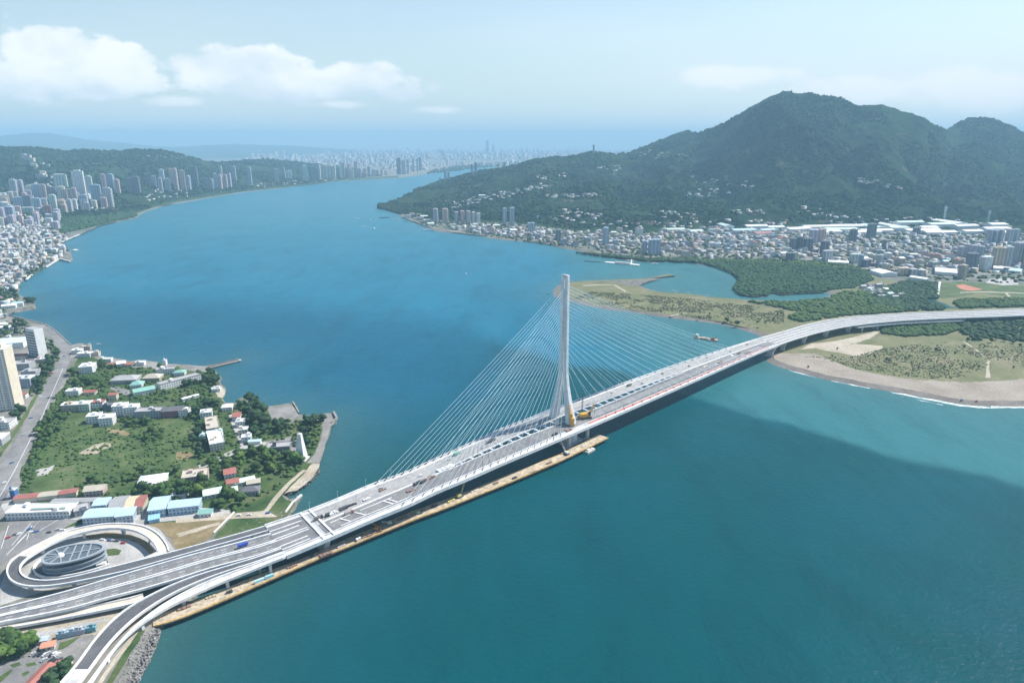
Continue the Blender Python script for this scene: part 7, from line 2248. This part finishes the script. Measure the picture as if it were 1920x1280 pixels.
def lorry(p, rz, col, load, label):
    r = empty('lorry', p, rz)
    tag(r, label, 'lorry')
    MB().box((3.1, 0, 1.7), (2.0, 2.4, 2.6)).build('cab', M_PAINTC, r, col)
    MB().box((4.12, 0, 2.1), (0.06, 2.1, 0.9)).build('windscreen', M_GLASSBAND, r)
    MB().box((-1.2, 0, 1.9), (6.2, 2.45, 2.4)).build('load_box', M_PAINTC, r, load)
    MB().box((0, 0, 0.62), (8.2, 2.2, 0.3)).build('chassis', M_DARK, r)
    for x in (-3.2, -2.0, 3.0):
        for y in (-1.1, 1.1):
            o = link('wheel', CAR[2], None, r)
            o.location = (x, y, 0.48)
            o.scale = (1.4, 1.4, 1.4)
def on_deck(i, f):
    T = R.s[i][2]
    return R.p(i, f, 0.06), math.atan2(T.y, T.x)
for px, py, col, load, lb in ((640, 957, (0.06, 0.06, 0.07), (0.10, 0.10, 0.11), 'black lorry on the far carriageway of the bridge, right of the joint'), (595, 974, (0.05, 0.05, 0.06), (0.16, 0.15, 0.14), 'dark lorry beside the bridge joint'), (858, 852, (0.20, 0.42, 0.32), (0.22, 0.45, 0.36), 'green lorry on the far carriageway near the left end of the gap'),
                          (925, 826, (0.07, 0.07, 0.08), (0.07, 0.07, 0.08), 'black lorry on the far carriageway left of the mast, right of two'), (918, 830, (0.10, 0.10, 0.11), (0.10, 0.10, 0.11), 'black lorry on the far carriageway left of the mast, left of two'),
                          (1178, 724, (0.10, 0.09, 0.08), (0.14, 0.12, 0.10), 'dark lorry on the far carriageway right of the mast'), (418, 1037, (0.05, 0.10, 0.42), (0.05, 0.10, 0.42), 'blue lorry on the grey viaduct left of the bridge'), (795, 903, (0.55, 0.30, 0.28), (0.16, 0.13, 0.12), 'pinkish lorry among stacked materials left of the gap'),
                          (1385, 664, (0.14, 0.13, 0.12), (0.3, 0.2, 0.16), 'brown lorry on the bridge near the right bank pier'), (650, 965, (0.30, 0.10, 0.09), (0.34, 0.30, 0.28), 'red-cabbed lorry in the kerbed island of the near carriageway')):
    g = at(px, py, zint(ZP, px))
    i = R.nearest(g)
    a, b, T = R.s[i]
    f = ((g - a).dot(b - a)) / ((b - a).length_squared)
    f = min(0.84, max(0.13, f))
    p, rz_ = on_deck(i, f)
    lorry(p, rz_, col, load, lb)
rnd = random.Random(501)
spots = [(i, 0.22 if k % 2 else 0.31) for k, i in enumerate(range(iJ + 6, iT - 6, 9))]
n = len(spots)
for k, (i, f) in enumerate(spots):
    p, rz_ = on_deck(i, f)
    c, nm = CARC[rnd.randrange(4)]
    car(p, rz_, c, f'{nm} car on the far carriageway left of the mast, {ORD[k].strip() or "first"} from the joint', 'cars left of the mast')
spots = [(i, 0.20 if k % 2 else 0.30) for k, i in enumerate(range(iT + 12, iR - 5, 12))]
for k, (i, f) in enumerate(spots):
    p, rz_ = on_deck(i, f)
    c, nm = CARC[rnd.randrange(4)]
    car(p, rz_, c, f'{nm} car on the far carriageway right of the mast, {ORD[k].strip() or "first"} from the mast', 'cars right of the mast')
def cars_at(pts, z, rz, where, group):
    for k, (px, py) in enumerate(pts):
        c, nm = CARC[rnd.choice([0, 1, 1, 1, 2, 2, 3, 3, 4, 5])]
        car(at(px, py, z), math.radians(rz + rnd.uniform(-4, 4)), c, f'{nm} car {where}, {ORD[k].strip() or "first"} from the left', group)
cars_at([(62, 1226), (69, 1227), (77, 1226.5), (85, 1227), (90, 1225), (97, 1228), (101, 1226), (108, 1227)], LAND_L + 0.2, 70, 'in the upper row of the park car park', 'cars in the park car park')
cars_at([(83, 1237), (97, 1238), (102, 1240), (112, 1236)], LAND_L + 0.2, 60, 'in the lower row of the park car park', 'cars in the park car park')
cars_at([(15, 1008), (29, 1002), (36, 1001), (56, 992), (57, 998), (68, 997)], LAND_L + 0.2, 55, 'in the car park under the station', 'cars in the station car park')
cars_at([(92, 998), (103, 1007), (109, 993), (117, 994), (150, 976), (158, 972), (162, 964)], LAND_L + 0.2, 15, 'on the paved yard by the loop ramp', 'cars by the loop ramp')
cars_at([(8, 905), (22, 868), (44, 815), (58, 784), (76, 744), (92, 746), (97, 700), (108, 690), (120, 668)], LAND_L + 0.22, 62, 'on the shore road', 'cars on the shore road')
cars_at([(192, 1012), (206, 1013), (211, 1013.5), (219, 1014), (231, 1018)], LAND_L + 0.25, 0, 'parked inside the loop ramp beside the oval building', 'cars inside the loop ramp')
cars_at([(467, 965), (502, 962), (448, 966)], LAND_L + 0.26, 12, 'on the shore path beside the breakwater', 'cars on the shore path')
cars_at([(1803, 755 - 5), (1831, 752)], LAND_R + 0.15, 20, 'on the open beach at the right', 'cars on the beach')

# ---- flood-light masts, pylons
def pylon(p, h, label):
    r = empty('pylon', p)
    tag(r, label, 'pylon')
    lattice(MB(), (0, 0, -2), (0, 0, h), h * 0.09, 8).build('lattice_shaft', M_STEEL, r)
    for z in (0.72, 0.86):
        MB().bar((-h * 0.16, 0, h * z), (h * 0.16, 0, h * z), h * 0.03).build('crossarm', M_STEEL, r)
for px, base, top, lb in ((1112, 286, 271, 'lattice mast on the low hilltop at the skyline'), (1770, 412, 386, 'thin pylon on the mountain foot at the right, left one'), (1852, 418, 394, 'thin pylon on the mountain foot at the right, right one')):
    p = ground(px, base)
    pylon(p, height_to(p, top), lb)
def wall_road():
    a, b = at(1757, 558, LAND_R), at(1762, 530, LAND_R)
    r = empty('boundary_wall', a)
    tag(r, 'straight white boundary wall along the left side of the playing field', 'wall')
    MB().bar((0, 0, 1.5), b - a + Vector((0, 0, 1.5)), 5, 3).build('wall_body', M_CONC, r)
wall_road()

# ------------------------------------------------------------------ the air: one closed box of pale haze round everything
def haze_box():
    mb = MB()
    x0, x1, y0, y1, z0, z1 = -95000, 95000, -3000, 27500, -6.0, 700.0
    mb.box(((x0 + x1) / 2, (y0 + y1) / 2, (z0 + z1) / 2), (x1 - x0, y1 - y0, z1 - z0))
    m = bpy.data.materials.new('haze_air')
    m.use_nodes = True
    t = NT(m.node_tree)
    out = t.n('ShaderNodeOutputMaterial')
    pv = t.n('ShaderNodeVolumePrincipled')
    pv.inputs['Color'].default_value = (0.43, 0.76, 1.0, 1)
    pv.inputs['Density'].default_value = 8.5e-5
    pv.inputs['Anisotropy'].default_value = 0.0
    t.l(pv.outputs[0], out.inputs['Volume'])
    o = mb.build('haze', m)
    return tag(o, kind='stuff')
haze_box()
